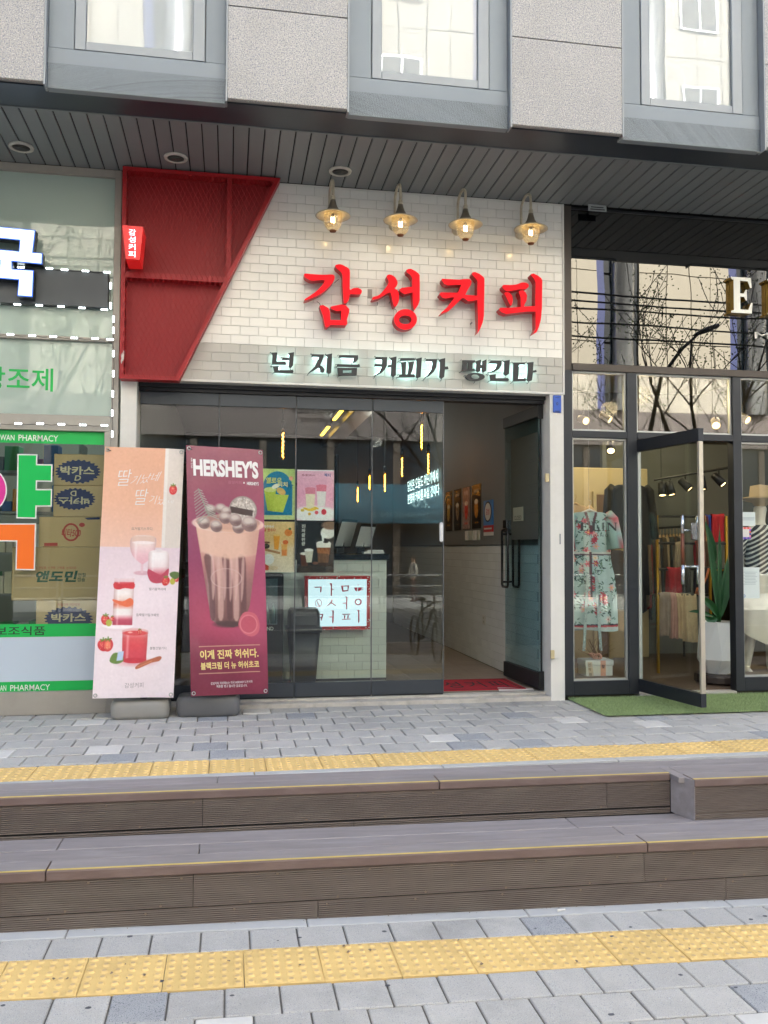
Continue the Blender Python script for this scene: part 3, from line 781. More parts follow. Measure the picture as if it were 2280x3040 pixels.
# ------------------------------------------------------------------ black halo-lit slogan
slog = thing('slogan_sign', 'row of small black halo-lit letters forming a slogan on pale grey tiles', 'sign', (1.4, -0.16, 2.4))
M_INK = mat('black_letter', '#1d1f22', 0.45, var=0.1, vscale=30)
M_HALO = emission('white_led_strip', '#c9f4f0', 1.1)
G3 = lambda a, b: P(790 + a * .18083, 1030 + b * .18083, -0.205)
G4 = lambda a, b: P(1090 + a * .1507, 1040 + b * .1507, -0.205)
G5 = lambda a, b: P(1350 + a * .15672, 1050 + b * .15672, -0.205)
SL = [
 (G3, [[[(85,92),(182,88),(185,110),(175,240),(310,240),(328,268),(322,285),(95,285),(105,130)]],[[(362,100),(460,85),(445,300),(400,350),(370,320),(378,212),(260,212),(270,172),(378,178),(380,130)]],[[(110,318),(210,310),(205,378),(400,380),(440,372),(452,405),(440,425),(135,415),(120,350)]]]),
 (G3, [[[(750,118),(950,122),(945,170),(890,300),(930,325),(962,370),(955,405),(925,418),(890,400),(880,350),(862,335),(800,375),(700,432),(692,425),(760,360),(800,320),(870,165),(745,158)]],[[(985,125),(1085,105),(1078,300),(1070,420),(1030,445),(990,410),(1000,250),(1005,155)]]]),
 (G3, [[[(1205,130),(1510,135),(1512,200),(1480,240),(1410,265),(1430,230),(1440,180),(1190,172)]],[[(1170,280),(1500,290),(1530,275),(1545,320),(1520,330),(1155,320)]],[[(1170,338),(1495,342),(1490,460),(1200,470),(1180,455)],[(1262,428),(1405,428),(1410,376),(1262,380)]]]),
 (G4, [[[(170,128),(395,132),(390,300),(350,380),(290,440),(160,505),(135,502),(180,465),(240,430),(290,320),(140,312),(155,265),(290,268),(295,180),(155,178)]],[[(460,145),(580,120),(565,490),(515,525),(470,490),(475,325),(405,330),(415,290),(480,280),(485,200),(460,170)]]]),
 (G4, [[[(665,150),(930,152),(950,190),(640,205),(655,175)]],[[(670,235),(770,222),(760,474),(690,474),(680,270)]],[[(820,230),(930,215),(890,400),(860,474),(800,474),(825,330)]],[[(640,475),(930,470),(950,510),(940,525),(620,525)]],[[(965,165),(1080,140),(1055,520),(995,545),(962,520),(980,300),(975,200)]]]),
 (G4, [[[(1165,170),(1380,172),(1365,330),(1310,430),(1230,500),(1140,545),(1135,535),(1200,470),(1265,380),(1290,260),(1280,215),(1150,210)]],[[(1420,180),(1540,150),(1535,320),(1590,315),(1605,365),(1535,375),(1520,520),(1470,560),(1425,520),(1440,340),(1440,230)]]]),
 (G5, [[[(150,120),(390,125),(385,160),(340,175),(335,285),(375,280),(390,320),(140,325),(160,165)],[(232,280),(258,280),(262,170),(240,170)]],[[(400,140),(500,110),(500,210),(520,210),(525,140),(605,105),(600,320),(545,355),(515,310),(515,270),(495,270),(490,320),(445,350),(405,315),(420,190)]],[ring(390,438,180,76,32), ring(395,432,80,45,32)[::-1]]]),
 (G5, [[[(690,125),(890,130),(885,220),(840,290),(760,340),(650,358),(635,345),(720,320),(780,270),(805,190),(640,185),(665,150)]],[[(930,135),(1045,115),(1030,380),(980,415),(930,380),(945,300),(945,160)]],[[(670,400),(780,385),(778,465),(1010,460),(1030,495),(1015,515),(680,510)]]]),
 (G5, [[[(1110,165),(1350,165),(1320,205),(1220,208),(1205,470),(1340,460),(1362,495),(1345,515),(1110,520),(1115,300),(1120,200)]],[[(1380,165),(1495,155),(1485,320),(1545,305),(1555,345),(1485,355),(1465,505),(1410,525),(1372,495),(1390,350),(1395,195)]]]),
]
for fr_, polys in SL:
    body = MB(); halo = MB(); pin = MB()
    for lps in polys:
        solid(body, fr_, lps, -0.205, -0.185)
        q = [[(fr_(a, b).x, fr_(a, b).z) for a, b in lp] for lp in lps[:1]]
        cx = sum(p[0] for p in q[0]) / len(q[0]); cz = sum(p[1] for p in q[0]) / len(q[0])
        ss = [(cx + (p[0] - cx) * .80, cz + (p[1] - cz) * .80) for p in q[0]]
        if len(lps) == 1: halo.poly([ss], (0, 0, 0), EX, EZ, EY, -0.1845, -0.180)
        p0 = min(q[0], key=lambda p: p[1]); p1 = max(q[0], key=lambda p: p[1] - p[0])
        for p in (p0, p1):
            d = Vector((p[0] - cx, 0, p[1] - cz)).normalized()
            e = Vector((p[0], -0.19, p[1])) + d * 0.009
            pin.tube([(p[0] - d.x * .006, -0.187, p[1] - d.z * .006), e, (e.x, -0.151, e.z)], 0.0022, 5)
    b = body.build('letter', M_INK, slog)
    if halo.v: halo.build('led_strip', M_HALO, b)
    pin.build('stand_off', M_INK, b)

# ------------------------------------------------------------------ four gooseneck lamps
M_CREAM = mat('cream_enamel', '#b9b09a', 0.45, var=0.1, vscale=25, dirt=('#6b5b45', 0.5), dscale=12)
M_BELL = mat('tarnished_bell', '#6d6558', 0.45, 0.3, var=0.2, vscale=25)
M_BULB = emission('warm_filament', '#ffeccc', 5.0)
M_GLOBE = glass('amber_globe', '#fff7e6', f0=0.06, body='#f0e4c8', bfac=0.13)
M_RUST = mat('rusty_tip', '#7a4a28', 0.7)
def make_lamp():
    t = thing('wall_lamp', '', 'lamp')
    dy = 0.25       # arm reach, local y=+dy is the wall
    pts = [(0, dy - 0.012, 0.045), (0, dy - 0.03, 0.07), (0, dy - 0.03, 0.16)] + [(0, dy / 2 - 0.015 + (dy / 2 - 0.015) * math.cos(a), 0.22 + 0.072 * math.sin(a)) for a in [k * math.pi / 10 for k in range(11)]] + [(0, 0, 0.14)]
    mb = MB(); mb.sm = True; mb.tube(pts, 0.0105, 10).build('arm', M_CREAM, t, local=True)
    mb = MB(); mb.sm = True; mb.lathe([(0.0, -0.028), (0.035, -0.02), (0.042, 0.0), (0.042, 0.014)], (0, dy - 0.014, 0.045), 16, axis='y').build('wall_plate', M_CREAM, t, local=True)
    mb = MB(); mb.sm = True; mb.lathe([(0.0, 0.150), (0.014, 0.145), (0.0175, 0.132), (0.0145, 0.122), (0.0185, 0.119), (0.0185, 0.112), (0.0, 0.111)], (0, 0, 0), 16).build('collar', M_CREAM, t, local=True)
    prof = [(0.0185, 0.112), (0.023, 0.09), (0.031, 0.065), (0.044, 0.042), (0.062, 0.026), (0.07, 0.022)]
    mb = MB(); mb.sm = True; mb.lathe(prof + [(0.066, 0.020), (0.0, 0.020)], (0, 0, 0), 28).build('bell', M_BELL, t, local=True)
    mb = MB(); mb.sm = True; mb.lathe([(0.07, 0.0225), (0.10, 0.012), (0.124, -0.001), (0.1265, -0.004), (0.124, -0.006), (0.098, 0.006), (0.066, 0.0155), (0.066, 0.0195)], (0, 0, 0), 32).build('brim', M_CREAM, t, local=True)
    mb = MB(); mb.sm = True; mb.lathe([(0.0675, 0.016), (0.066, -0.02), (0.063, -0.055), (0.053, -0.085), (0.036, -0.105), (0.02, -0.112)], (0, 0, 0), 28)
    mb.f.pop(); mb.m.pop(); mb.smooth.pop()
    if True:
        g = mb.build('globe', M_GLOBE, t, local=True)
    mb = MB(); mb.sm = True; mb.lathe([(0.026, -0.109), (0.022, -0.118), (0.0, -0.120)], (0, 0, 0), 16).build('tip', M_RUST, t, local=True)
    mb = MB(); mb.sm = True; mb.lathe([(0.0, 0.012), (0.012, 0.01), (0.013, -0.01), (0.0, -0.011)], (0, 0, 0), 12).build('socket', M_BELL, t, local=True)
    mb = MB(); mb.tube([(-.010, 0, -0.012), (-.011, 0, -0.05), (-0.004, 0, -0.028), (0.004, 0, -0.052), (0.010, 0, -0.026), (0.011, 0, -0.05), (0.009, 0, -.012)], 0.0028, 6).build('filament', M_BULB, t, local=True)
    mb = MB(); mb.sm = True; mb.lathe([(0.0, -0.068), (0.018, -0.062), (0.026, -0.045), (0.022, -0.022), (0.012, -0.008)], (0, 0, 0), 16); mb.f.pop(); mb.m.pop(); mb.smooth.pop()
    mb.build('bulb', glass('clear_bulb', '#fff3dc', f0=0.05), t, local=True)
    return t
LPX = ((988.5, 640), (1189, 653), (1382, 666), (1576, 679))
LLAB = ('lit cream gooseneck lamp with amber globe, first from the red mesh frame', 'lit cream gooseneck lamp with amber globe, second from the red mesh frame',
        'lit cream gooseneck lamp with amber globe, second from the black sign glass', 'lit cream gooseneck lamp with amber globe, next to the black sign glass')
lamp0 = make_lamp()
for i, (px, py) in enumerate(LPX):
    c = P(px, py, -0.40)
    o = lamp0 if i == 0 else copy_tree(lamp0, c)
    o.location = c; tag(o, LLAB[i], 'lamp', 'wall lamps over the coffee sign')
    ld = bpy.data.lights.new('lamp_or_fill_light', 'POINT'); ld.energy = 0.02; ld.color = (1.0, 0.72, 0.38); ld.shadow_soft_size = 0.012
    lo = bpy.data.objects.new('lamp_or_fill_light', ld); COL.objects.link(lo); lo.location = c + Vector((0, 0, -0.04))

# ------------------------------------------------------------------ posts and folding glass doors
front = thing('coffee_storefront', 'white door posts, dark header and worn sill of the coffee shop opening', 'shopfront', (0.9, 0.0, 0.0))
MB().box(-0.772, -0.661, -0.15, 0.12, -0.02, ZW0 - 0.0005, 0.003).build('post', M_WHITE, front)
MB().box(2.424, 2.537, -0.15, 0.12, -0.02, ZW0 - 0.0005, 0.003).build('post', M_WHITE, front)
M_CHAR = mat('charcoal_rail', '#3d4248', 0.42, 0.35, var=0.06, vscale=4)
M_HEAD = mat('dark_header', '#26272a', 0.5, 0.2, var=0.1, vscale=5)
MB().box(-0.660, 2.4235, -0.06, 0.10, 2.318, 2.3465).box(-0.660, 2.4235, -0.03, 0.07, 2.292, 2.3175).build('header', M_HEAD, front)
M_SILL = mat('worn_sill', '#b9b4aa', 0.8, var=0.12, vscale=12, dirt=('#6d675e', 0.6), dscale=9)
MB().box(-0.660, 2.4235, -0.145, 0.10, -0.02, 0.028, 0.004).box(-0.660, 2.4235, -0.04, 0.05, 0.0285, 0.044).build('sill', M_SILL, front)
M_SHOPGL = glass('shop_glass', '#f5f9f7', f0=0.045)
M_GASKET = mat('black_gasket', '#0d0e10', 0.5)
fold = []
XPN = (-0.656, -0.085, 0.481, 1.059, 1.616)
FL = ('glass folding door panel behind the strawberry banner', 'glass folding door panel with two posters on its edge behind the maroon banner', 'glass folding door panel with a pink and a black poster', 'glass folding door panel with a white latch at its edge')
for i in range(4):
    a, b = XPN[i] + 0.004, XPN[i + 1] - 0.004
    t = thing('folding_door_panel', FL[i], 'glass door', ((a + b) / 2, 0, 0.05), 'folding glass doors of the coffee shop')
    MB().box(a, b, -0.018, 0.018, 2.197, 2.288, 0.002).build('top_rail', M_CHAR, t)
    MB().box(a, b, -0.018, 0.018, 0.056, 0.157, 0.002).build('bottom_rail', M_CHAR, t)
    MB().box(a, b, -0.012, 0.012, 0.046, 0.0555).build('bottom_brush', M_GASKET, t)
    MB().box(a + 0.001, b - 0.001, -0.005, 0.005, 0.1575, 2.1965).build('pane', M_SHOPGL, t)
    MB().box(b + 0.0005, b + 0.0075, -0.006, 0.006, 0.05, 2.288).build('seal_strip', mat('clear_seal', '#55585a', 0.4), t)
latch = MB(); latch.box(1.583, 1.612, -0.024, -0.0055, 1.205, 1.355, 0.012).build('door_latch', mat('white_plastic', '#dcdcdc', 0.35), bpy.data.objects['folding_door_panel.003'])
# swung-in glass door
dw = 0.755; hx, hy = 2.405, 0.012; ang = math.atan2(0.75, -0.045)
U = Vector((math.cos(ang), math.sin(ang), 0)); Nn = Vector((U.y, -U.x, 0)); O_ = Vector((hx, hy, 0))
gd = thing('open_glass_door', 'frameless glass door swung inwards with black loop handle, hours plate and painted menu reflection', 'glass door', (hx, hy, 0.05))
def dbox(a0, a1, n0, n1, z0, z1, name, m, par=None):
    mb = MB().box(a0, a1, n0, n1, z0, z1, 0.0015).xf(lambda x, y, z: O_ + U * x + Nn * y + EZ * z); return mb.build(name, m, par or gd)
dbox(0, dw, -0.02, 0.02, 2.20, 2.29, 'top_rail', M_HEAD); dbox(0, dw, -0.02, 0.02, 0.062, 0.185, 'bottom_rail', M_HEAD)
dbox(0.001, dw - 0.001, -0.005, 0.005, 0.1855, 2.1995, 'pane', glass('door_glass', '#e6f3f4', f0=0.06))
dbox(-0.018, -0.0015, -0.026, 0.026, 0.055, 0.20, 'pivot', M_GASKET); dbox(-0.018, -0.0015, -0.026, 0.026, 2.18, 2.315, 'pivot', M_GASKET)
dbox(-0.008, -0.0015, -0.007, 0.007, 0.2005, 2.1795, 'edge_seal', M_GASKET)
for sgn in (1, -1):
    q = [(dw - .05, .85), (dw - .05, 1.30), (dw - .065, 1.32), (dw - .17, 1.32), (dw - .185, 1.30), (dw - .185, .85), (dw - .17, .83), (dw - .065, .83)]
    q = [(a * 1 - 0.0, b) for a, b in q]
    mb = MB(); mb.sm = True
    mb.tube([O_ + U * a + Nn * sgn * 0.05 + EZ * b for a, b in q], 0.011, 8, closed=True)
    for (a, b) in ((dw - .05, 1.28), (dw - .05, .87)): mb.tube([O_ + U * a + Nn * sgn * 0.005 + EZ * b, O_ + U * a + Nn * sgn * 0.05 + EZ * b], 0.009, 8)
    mb.build('pull_handle', mat('black_steel', '#111316', 0.35, 0.4), gd)
dbox(dw - 0.09, dw - 0.005, -0.026, -0.0055, 1.30, 1.40, 'lock', mat('chrome', '#c7c9cb', 0.15, 1.0)); dbox(dw - 0.09, dw - 0.005, 0.0055, 0.026, 1.30, 1.40, 'lock', mat('chrome', '#c7c9cb', 0.15, 1.0))
# menu board reflection painted on the door as film and lines (seen from the street side, +n faces the street-left)
M_PALE = mat('pale_print', '#b9bcae', 0.6)
def dtext(s, a0, a1, z0, z1, m, name='lettering', bold=0.0, par=None):
    mb = MB(); put_text(mb, s, O_ + U * a0 + Nn * -0.0065 + EZ * z0, U * (a1 - a0), EZ * (z1 - z0), bold); return mb.build(name, m, par or gd)
# pale film coloured like the reflected menu board, lying on the pane
pb = dbox(0.03, 0.60, -0.0068, -0.0055, 1.23, 2.08, 'painted_menu_reflection', glass('pale_film', '#9fa79f', f0=0.05, body='#8d9186', bfac=0.5))
M_DKP = mat('dark_print', '#3a3d36', 0.7)
def ntext(s, a1, a0, z0, z1, m, bold=0.0):
    mb = MB(); put_text(mb, s, O_ + U * a1 - Nn * 0.0076 + EZ * z0, U * (a0 - a1), EZ * (z1 - z0), bold); mb.build('lettering', m, gd)
for z_ in (1.97, 1.95, 1.87, 1.85, 1.77, 1.75, 1.67, 1.65, 1.57, 1.55, 1.47, 1.44):  # dark lines standing for the wording of the reflected menu
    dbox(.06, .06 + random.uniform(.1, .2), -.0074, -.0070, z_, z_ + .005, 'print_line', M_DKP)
pq = dbox(.33, .54, -.014, -.0076, 1.385, 1.50, 'hours_plate', mat('plaque_grey', '#8f927f', .5)); ntext2 = MB()
put_text(ntext2, 'CLOSED', O_ + U * .51 - Nn * .0146 + EZ * 1.395, U * -.15, EZ * .035, .01); ntext2.build('lettering', M_DKP, gd)
# ------------------------------------------------------------------ blue emblem box and small fittings on the right post
bs = thing('blue_house_number_box', 'small blue plastic box fixed high on the white door post', 'box', (2.48, -0.16, 2.21))
MB().box(2.447, 2.512, -0.166, -0.1515, 2.205, 2.34, 0.004).build('case', mat('blue_plastic', '#2d57b8', 0.4, var=0.1, vscale=15), bs)
MB().box(2.462, 2.496, -0.1672, -0.1662, 2.318, 2.322).box(2.458, 2.498, -0.1672, -0.1662, 2.212, 2.219).poly([ring(2.478, 2.273, .008, .012, 14), ring(2.478, 2.273, .004, .007, 14)[::-1]], (0, 0, 0), EX, EZ, EY, -0.1672, -0.1662).build('marking', mat('navy_print', '#101b3f', 0.5), bs)
for (px, py) in ((1622, 1419), (1638, 1943)):
    c = P(px, py, -0.15)
    tag(MB().box(c.x - 0.014, c.x + 0.016, -0.172, -0.1502, c.z - 0.032, c.z + 0.034, 0.003).build('magnet_contact', mat('ivory_plastic', '#c9b98e', 0.5)),
        'ivory contact block on the white post, ' + ('at latch height' if py < 1500 else 'near the ground'), 'door contact', 'ivory blocks on the post')
tag(MB().box(2.497, 2.507, -0.153, -0.1502, 1.19, 1.27).build('screw_plate', M_ALU), 'small bare screw plate left on the white post', 'plate')
# ================================================================== PRINTS: a small painter that fills a colour grid
class Canvas:
    """picture plane in millimetre-like units, origin top-left; colours are display values"""
    def __init__(s, w, h, nx, ny, bg):
        s.w, s.h, s.nx, s.ny = w, h, nx, ny
        s.X, s.Y = np.meshgrid(np.linspace(0, w, nx), np.linspace(0, h, ny))
        s.px = w / (nx - 1)
        s.img = np.ones((ny, nx, 3)) * np.array(s.c(bg))
    @staticmethod
    def c(col):
        if isinstance(col, str):
            col = col.lstrip('#'); return np.array([int(col[i:i + 2], 16) / 255 for i in (0, 2, 4)])
        return np.array(col)
    def blend(s, m, col, a=1.0):
        m = np.clip(m, 0, 1)[..., None] * a
        col = s.c(col) if not (isinstance(col, np.ndarray) and col.ndim == 3) else col
        s.img = s.img * (1 - m) + col * m
    def edge(s, d, soft=None): return 0.5 - d / (soft or s.px * 1.2)
    def rect(s, x0, y0, x1, y1, col, a=1.0, soft=None):
        d = np.maximum(np.abs(s.X - (x0 + x1) / 2) - (x1 - x0) / 2, np.abs(s.Y - (y0 + y1) / 2) - (y1 - y0) / 2); s.blend(s.edge(d, soft), col, a)
    def ell(s, cx, cy, rx, ry, col, a=1.0, soft=None, ang=0.0, clip=None):
        ca, sa = math.cos(ang), math.sin(ang); x, y = s.X - cx, s.Y - cy; u, v = x * ca + y * sa, -x * sa + y * ca
        d = (np.sqrt((u / rx) ** 2 + (v / ry) ** 2) - 1) * min(rx, ry); m = s.edge(d, soft)
        s.blend(m if clip is None else np.minimum(m, clip), col, a)
    def ring(s, cx, cy, rx, ry, t, col, a=1.0):
        d = np.abs((np.sqrt(((s.X - cx) / rx) ** 2 + ((s.Y - cy) / ry) ** 2) - 1) * min(rx, ry)) - t; s.blend(s.edge(d), col, a)
    def sdpoly(s, pts):
        P_ = np.array(pts, float); d = np.full(s.X.shape, 1e18); sgn = np.ones(s.X.shape)
        for i in range(len(P_)):
            a, b = P_[i], P_[i - 1]; e = b - a; wx, wy = s.X - a[0], s.Y - a[1]
            t = np.clip((wx * e[0] + wy * e[1]) / (e @ e + 1e-12), 0, 1)
            d = np.minimum(d, (wx - e[0] * t) ** 2 + (wy - e[1] * t) ** 2)
            c1, c2, c3 = s.Y >= a[1], s.Y < b[1], e[0] * wy > e[1] * wx
            sgn = np.where((c1 & c2 & c3) | (~c1 & ~c2 & ~c3), -sgn, sgn)
        return sgn * np.sqrt(d)
    def poly(s, pts, col, a=1.0, soft=None): m = s.edge(s.sdpoly(pts), soft); s.blend(m, col, a); return np.clip(m, 0, 1)
    def line(s, pts, wd, col, a=1.0):
        for (x0, y0), (x1, y1) in zip(pts, pts[1:]):
            ex, ey = x1 - x0, y1 - y0; wx, wy = s.X - x0, s.Y - y0
            t = np.clip((wx * ex + wy * ey) / (ex * ex + ey * ey + 1e-12), 0, 1)
            s.blend(s.edge(np.hypot(wx - ex * t, wy - ey * t) - wd / 2), col, a)
    def vgrad(s, cols, m=None, a=1.0, y0=None, y1=None):
        y0 = 0 if y0 is None else y0; y1 = s.h if y1 is None else y1
        t = np.clip((s.Y - y0) / (y1 - y0), 0, 1); k = np.linspace(0, 1, len(cols)); C_ = np.array([s.c(q) for q in cols])
        s.blend(np.ones_like(t) if m is None else m, np.stack([np.interp(t, k, C_[:, i]) for i in range(3)], -1), a)
    def noise(s, amp, cell, m=None, seed=0):
        r = np.random.RandomState(seed); ny, nx = int(s.h / cell) + 3, int(s.w / cell) + 3; g = r.randn(ny, nx)
        fy, fx = s.Y / cell, s.X / cell; iy, ix = fy.astype(int), fx.astype(int); ty, tx = fy - iy, fx - ix
        v = (g[iy, ix] * (1 - tx) + g[iy, ix + 1] * tx) * (1 - ty) + (g[iy + 1, ix] * (1 - tx) + g[iy + 1, ix + 1] * tx) * ty
        s.img = np.clip(s.img + (v * amp * (1 if m is None else m))[..., None], 0, 1)
def print_obj(cv, name, m, parent, o, u, v, bulge=None):
    """turn a canvas into a printed sheet: o is its top-left corner, u and v its full width and height vectors"""
    nx, ny = cv.nx, cv.ny; o, u, v = Vector(o), Vector(u), Vector(v)
    A, B = np.meshgrid(np.linspace(0, 1, nx), np.linspace(0, 1, ny)); A, B = A.ravel(), B.ravel()
    co = np.array(o)[None] + A[:, None] * np.array(u)[None] + B[:, None] * np.array(v)[None]
    if bulge is not None: co += bulge(A, B)
    org = np.array([co[:, 0].mean(), co[:, 1].mean(), co[:, 2].min()])
    idx = np.arange(nx * ny).reshape(ny, nx)
    q = np.stack([idx[:-1, :-1], idx[1:, :-1], idx[1:, 1:], idx[:-1, 1:]], -1).reshape(-1, 4)
    me = bpy.data.meshes.new(name)
    me.vertices.add(nx * ny); me.vertices.foreach_set('co', (co - org).astype(np.float32).ravel())
    me.loops.add(len(q) * 4); me.loops.foreach_set('vertex_index', q.astype(np.int32).ravel())
    me.polygons.add(len(q)); me.polygons.foreach_set('loop_start', np.arange(0, len(q) * 4, 4, dtype=np.int32))
    me.polygons.foreach_set('loop_total', np.full(len(q), 4, dtype=np.int32))
    me.update(calc_edges=True); me.validate()
    col = me.color_attributes.new('print', 'FLOAT_COLOR', 'POINT')
    c = np.clip(cv.img.reshape(-1, 3), 0, 1); c = np.where(c <= 0.04045, c / 12.92, ((c + 0.055) / 1.055) ** 2.4)
    col.data.foreach_set('color', np.concatenate([c, np.ones((len(c), 1))], 1).astype(np.float32).ravel())
    me.materials.append(m)
    if bulge is not None: me.polygons.foreach_set('use_smooth', np.ones(len(q), dtype=bool))
    ob = bpy.data.objects.new(name, me); COL.objects.link(ob)
    if parent is not None: ob.parent = parent; ob.location = Vector(org) - WORLD[parent.name]
    else: ob.location = Vector(org)
    WORLD[ob.name] = Vector(org)
    return ob

# ================================================================== COFFEE SHOP, INSIDE
XC0, XC1, YB_ = -0.66, 2.455, 6.6
ZFl = 0.045
d3 = lambda a, b: (760 + a * .4249, 1140 + b * .4249)
d4 = lambda a, b: (1200 + a * .4249, 1140 + b * .4249)
M_FLOORC = mat('brown_floor_tile', '#84776a', 0.45, var=0.15, vscale=4, objvar=0.12, bump=0.05, bscale=60)
M_GREYW = mat('charcoal_wall', '#707272', 0.7, var=0.04, vscale=2)
M_DARKC = mat('dark_ceiling', '#2d2a27', 0.8)
flo = struct(MB().box(XC0, XC1, 0.101, YB_, -0.15, ZFl - 0.004).build('coffee_floor', M_JOINT))
ftm = MB().box(0.0015, 0.2985, 0.0015, 0.2985, -0.006, 0, 0.001).mesh('floor_tile', M_FLOORC, (0, 0, 0))
for i in range(10):
    for j in range(12):
        o = bpy.data.objects.new('floor_tile', ftm); COL.objects.link(o); o.parent = flo
        o.location = Vector((XC1 - 0.3 * (i + 1) - 0.02, 0.105 + 0.3 * j, ZFl)) - WORLD[flo.name]
room = thing('coffee_room', 'dark coffee shop interior walls and ceiling with white tiled dado', 'room', (0.9, 3.3, 0.0))
MB().box(XC0 - 0.1, XC0, 0.13, YB_, -0.1, 3.3).build('side_wall', M_GREYW, room)
MB().box(XC0 - 0.1, XC1 + 0.1, YB_ + 0.001, YB_ + 0.1, -0.1, 3.3).build('back_wall', M_GREYW, room)
MB().box(XC0, XC1, 0.101, YB_, 2.86, 3.3).box(XC0, XC1, 0.024, 0.10, 2.3485, 3.3).build('ceiling', M_DARKC, room)
ZD = 1.19
rw = MB().box(XC1, XC1 + 0.06, 0.13, YB_, -0.1, 3.3).build('right_wall', M_GREYW, room)
MB().box(XC1 - 0.004, XC1 - 0.0005, 0.13, YB_, ZFl, ZD).build('dado_bed', mat('white_grout', '#a5a5a2', 0.8), room)
MB().box(XC1 - 0.022, XC1 - 0.0005, 0.13, YB_, ZD + 0.001, ZD + 0.018).build('dado_cap', M_GREYW, room)
M_DADO = mat('white_dado_tile', '#e0e3e2', 0.3, objvar=0.05, var=0.02, vscale=5, coat=0.2)
tm = MB().box(0, 0.007, 0.001, 0.149, 0.001, 0.0745, 0.0012).mesh('tile', M_DADO, (0, 0, 0)); drest = MB()
for r in range(15):
    z = ZFl + 0.076 * r; y = 0.14 - (0.075 if r % 2 else 0); n = 0
    while y < 6.4:
        if y > 0.13:
            if y < 3.1:
                o = bpy.data.objects.new('tile', tm); COL.objects.link(o); o.parent = room; o.location = Vector((XC1 - 0.0105, y, z)) - WORLD[room.name]
            else: drest.box(XC1 - 0.0105, XC1 - 0.0042, y + .001, y + .149, z + .001, z + .0745)
        y += 0.15
drest.build('tile_field', M_DADO, room, kind='stuff')
# ceiling duct and light bars
M_DUCT = mat('perforated_duct', '#57534d', 0.4, 0.6, speck=[('#2c2a27', 90, 0.55)])
du = thing('ceiling_duct', 'long perforated metal light channel under the coffee shop ceiling', 'duct', (1.2, 3, 2.7))
MB().box(1.33, 1.55, 0.35, 6.4, 2.66, 2.83).build('channel', M_DUCT, du)
MB().box(1.335, 1.345, 0.36, 6.3, 2.84, 2.859).box(1.53, 1.54, 0.36, 6.3, 2.84, 2.859).build('hanger', M_BLACK, du)
M_LEDY = emission('yellow_led_bar', '#ffc23a', 0.9)
LB = ((0.55, 1.25), (1.75, 2.6), (3.2, 4.1), (4.7, 5.6))
for i, (a, b) in enumerate(LB):
    t = thing('light_bar', 'glowing yellow linear light bar under the ceiling channel, %s the door' % ('first from', 'second from', 'third from', 'farthest from')[i], 'lamp', (1.25, a, 2.70), 'yellow light bars')
    MB().box(1.22, 1.275, a, b, 2.735, 2.765, 0.003).build('housing', M_HEAD, t); MB().box(1.228, 1.267, a + .005, b - .005, 2.722, 2.7345).build('diffuser', M_LEDY, t)
    MB().tube([(1.2475, (a + b) / 2, 2.765), (1.2475, (a + b) / 2, 2.859)], .004, 6).build('hanger', M_BLACK, t)
# tube bulbs
M_FIL = emission('edison_filament', '#ffb24a', 6.0)
M_TUBE = glass('amber_tube_glass', '#ffdf9e', f0=0.06)
def make_pendant():
    t = thing('pendant_bulb', '', 'lamp')
    mb = MB(); mb.sm = True; mb.lathe([(0.0, 0), (0.012, 0.004), (0.016, 0.02), (0.016, 0.22), (0.012, 0.25)], (0, 0, 0), 12); mb.f.pop(); mb.m.pop(); mb.smooth.pop(); mb.build('glass_tube', M_TUBE, t, local=True)
    MB().tube([(.006 * math.cos(k * 1.9), .006 * math.sin(k * 1.9), .02 + .2 * k / 20) for k in range(21)], .0035, 5).build('filament', M_FIL, t, local=True)
    mb = MB(); mb.sm = True; mb.lathe([(0.013, 0.248), (0.018, 0.252), (0.018, 0.31), (0.006, 0.325)], (0, 0, 0), 12).build('socket', M_HEAD, t, local=True)
    MB().tube([(0, 0, .32), (0, 0, 1.6)], .003, 5).build('cord', M_BLACK, t, local=True)
    return t
pen0 = None
PB = (((187, 530), .55), ((1157, 465), .75), ((1203, 635), 2.3), ((1020, 655), 2.9), ((900, 760), 3.7), ((710, 830), 6.2), ((793, 745), 6.1))
PLB = ('lit tube bulb hanging over the posters by the folding door', 'lit tube bulb hanging just behind the glass near the door latch', 'lit tube bulb overlapping the neon writing', 'lit tube bulb hanging between the duct and the neon writing',
       'lit tube bulb hanging over the black counter top', 'lit tube bulb hanging deep in the room above the till screens', 'lit tube bulb hanging deep in the room beside the panel joint')
for i, ((a, b), y) in enumerate(PB):
    c = P(*d3(a, b), y)
    if pen0 is None: pen0 = make_pendant(); o = pen0
    else: o = copy_tree(pen0, c)
    o.location = c; tag(o, PLB[i], 'lamp', 'pendant tube bulbs')
    for ch in o.children:
        if ch.name.startswith('cord'): ch.scale.z = (2.86 - c.z) / 1.6; ch.location.z = 0.32 - 0.32 * ch.scale.z + 0.0
def room_fill_light(loc, e, col, r=0.06):  # fill light added to brighten a room, without a fitting of its own
    ld = bpy.data.lights.new('lamp_or_fill_light', 'POINT'); ld.energy = e; ld.color = col; ld.shadow_soft_size = r
    lo = bpy.data.objects.new('lamp_or_fill_light', ld); COL.objects.link(lo); lo.location = loc
room_fill_light((0.9, 1.6, 2.45), 0.8, (1, .92, .8)); room_fill_light((1.7, 3.6, 2.4), 1.0, (1, .92, .8))  # fill added to brighten the counter and entrance passage
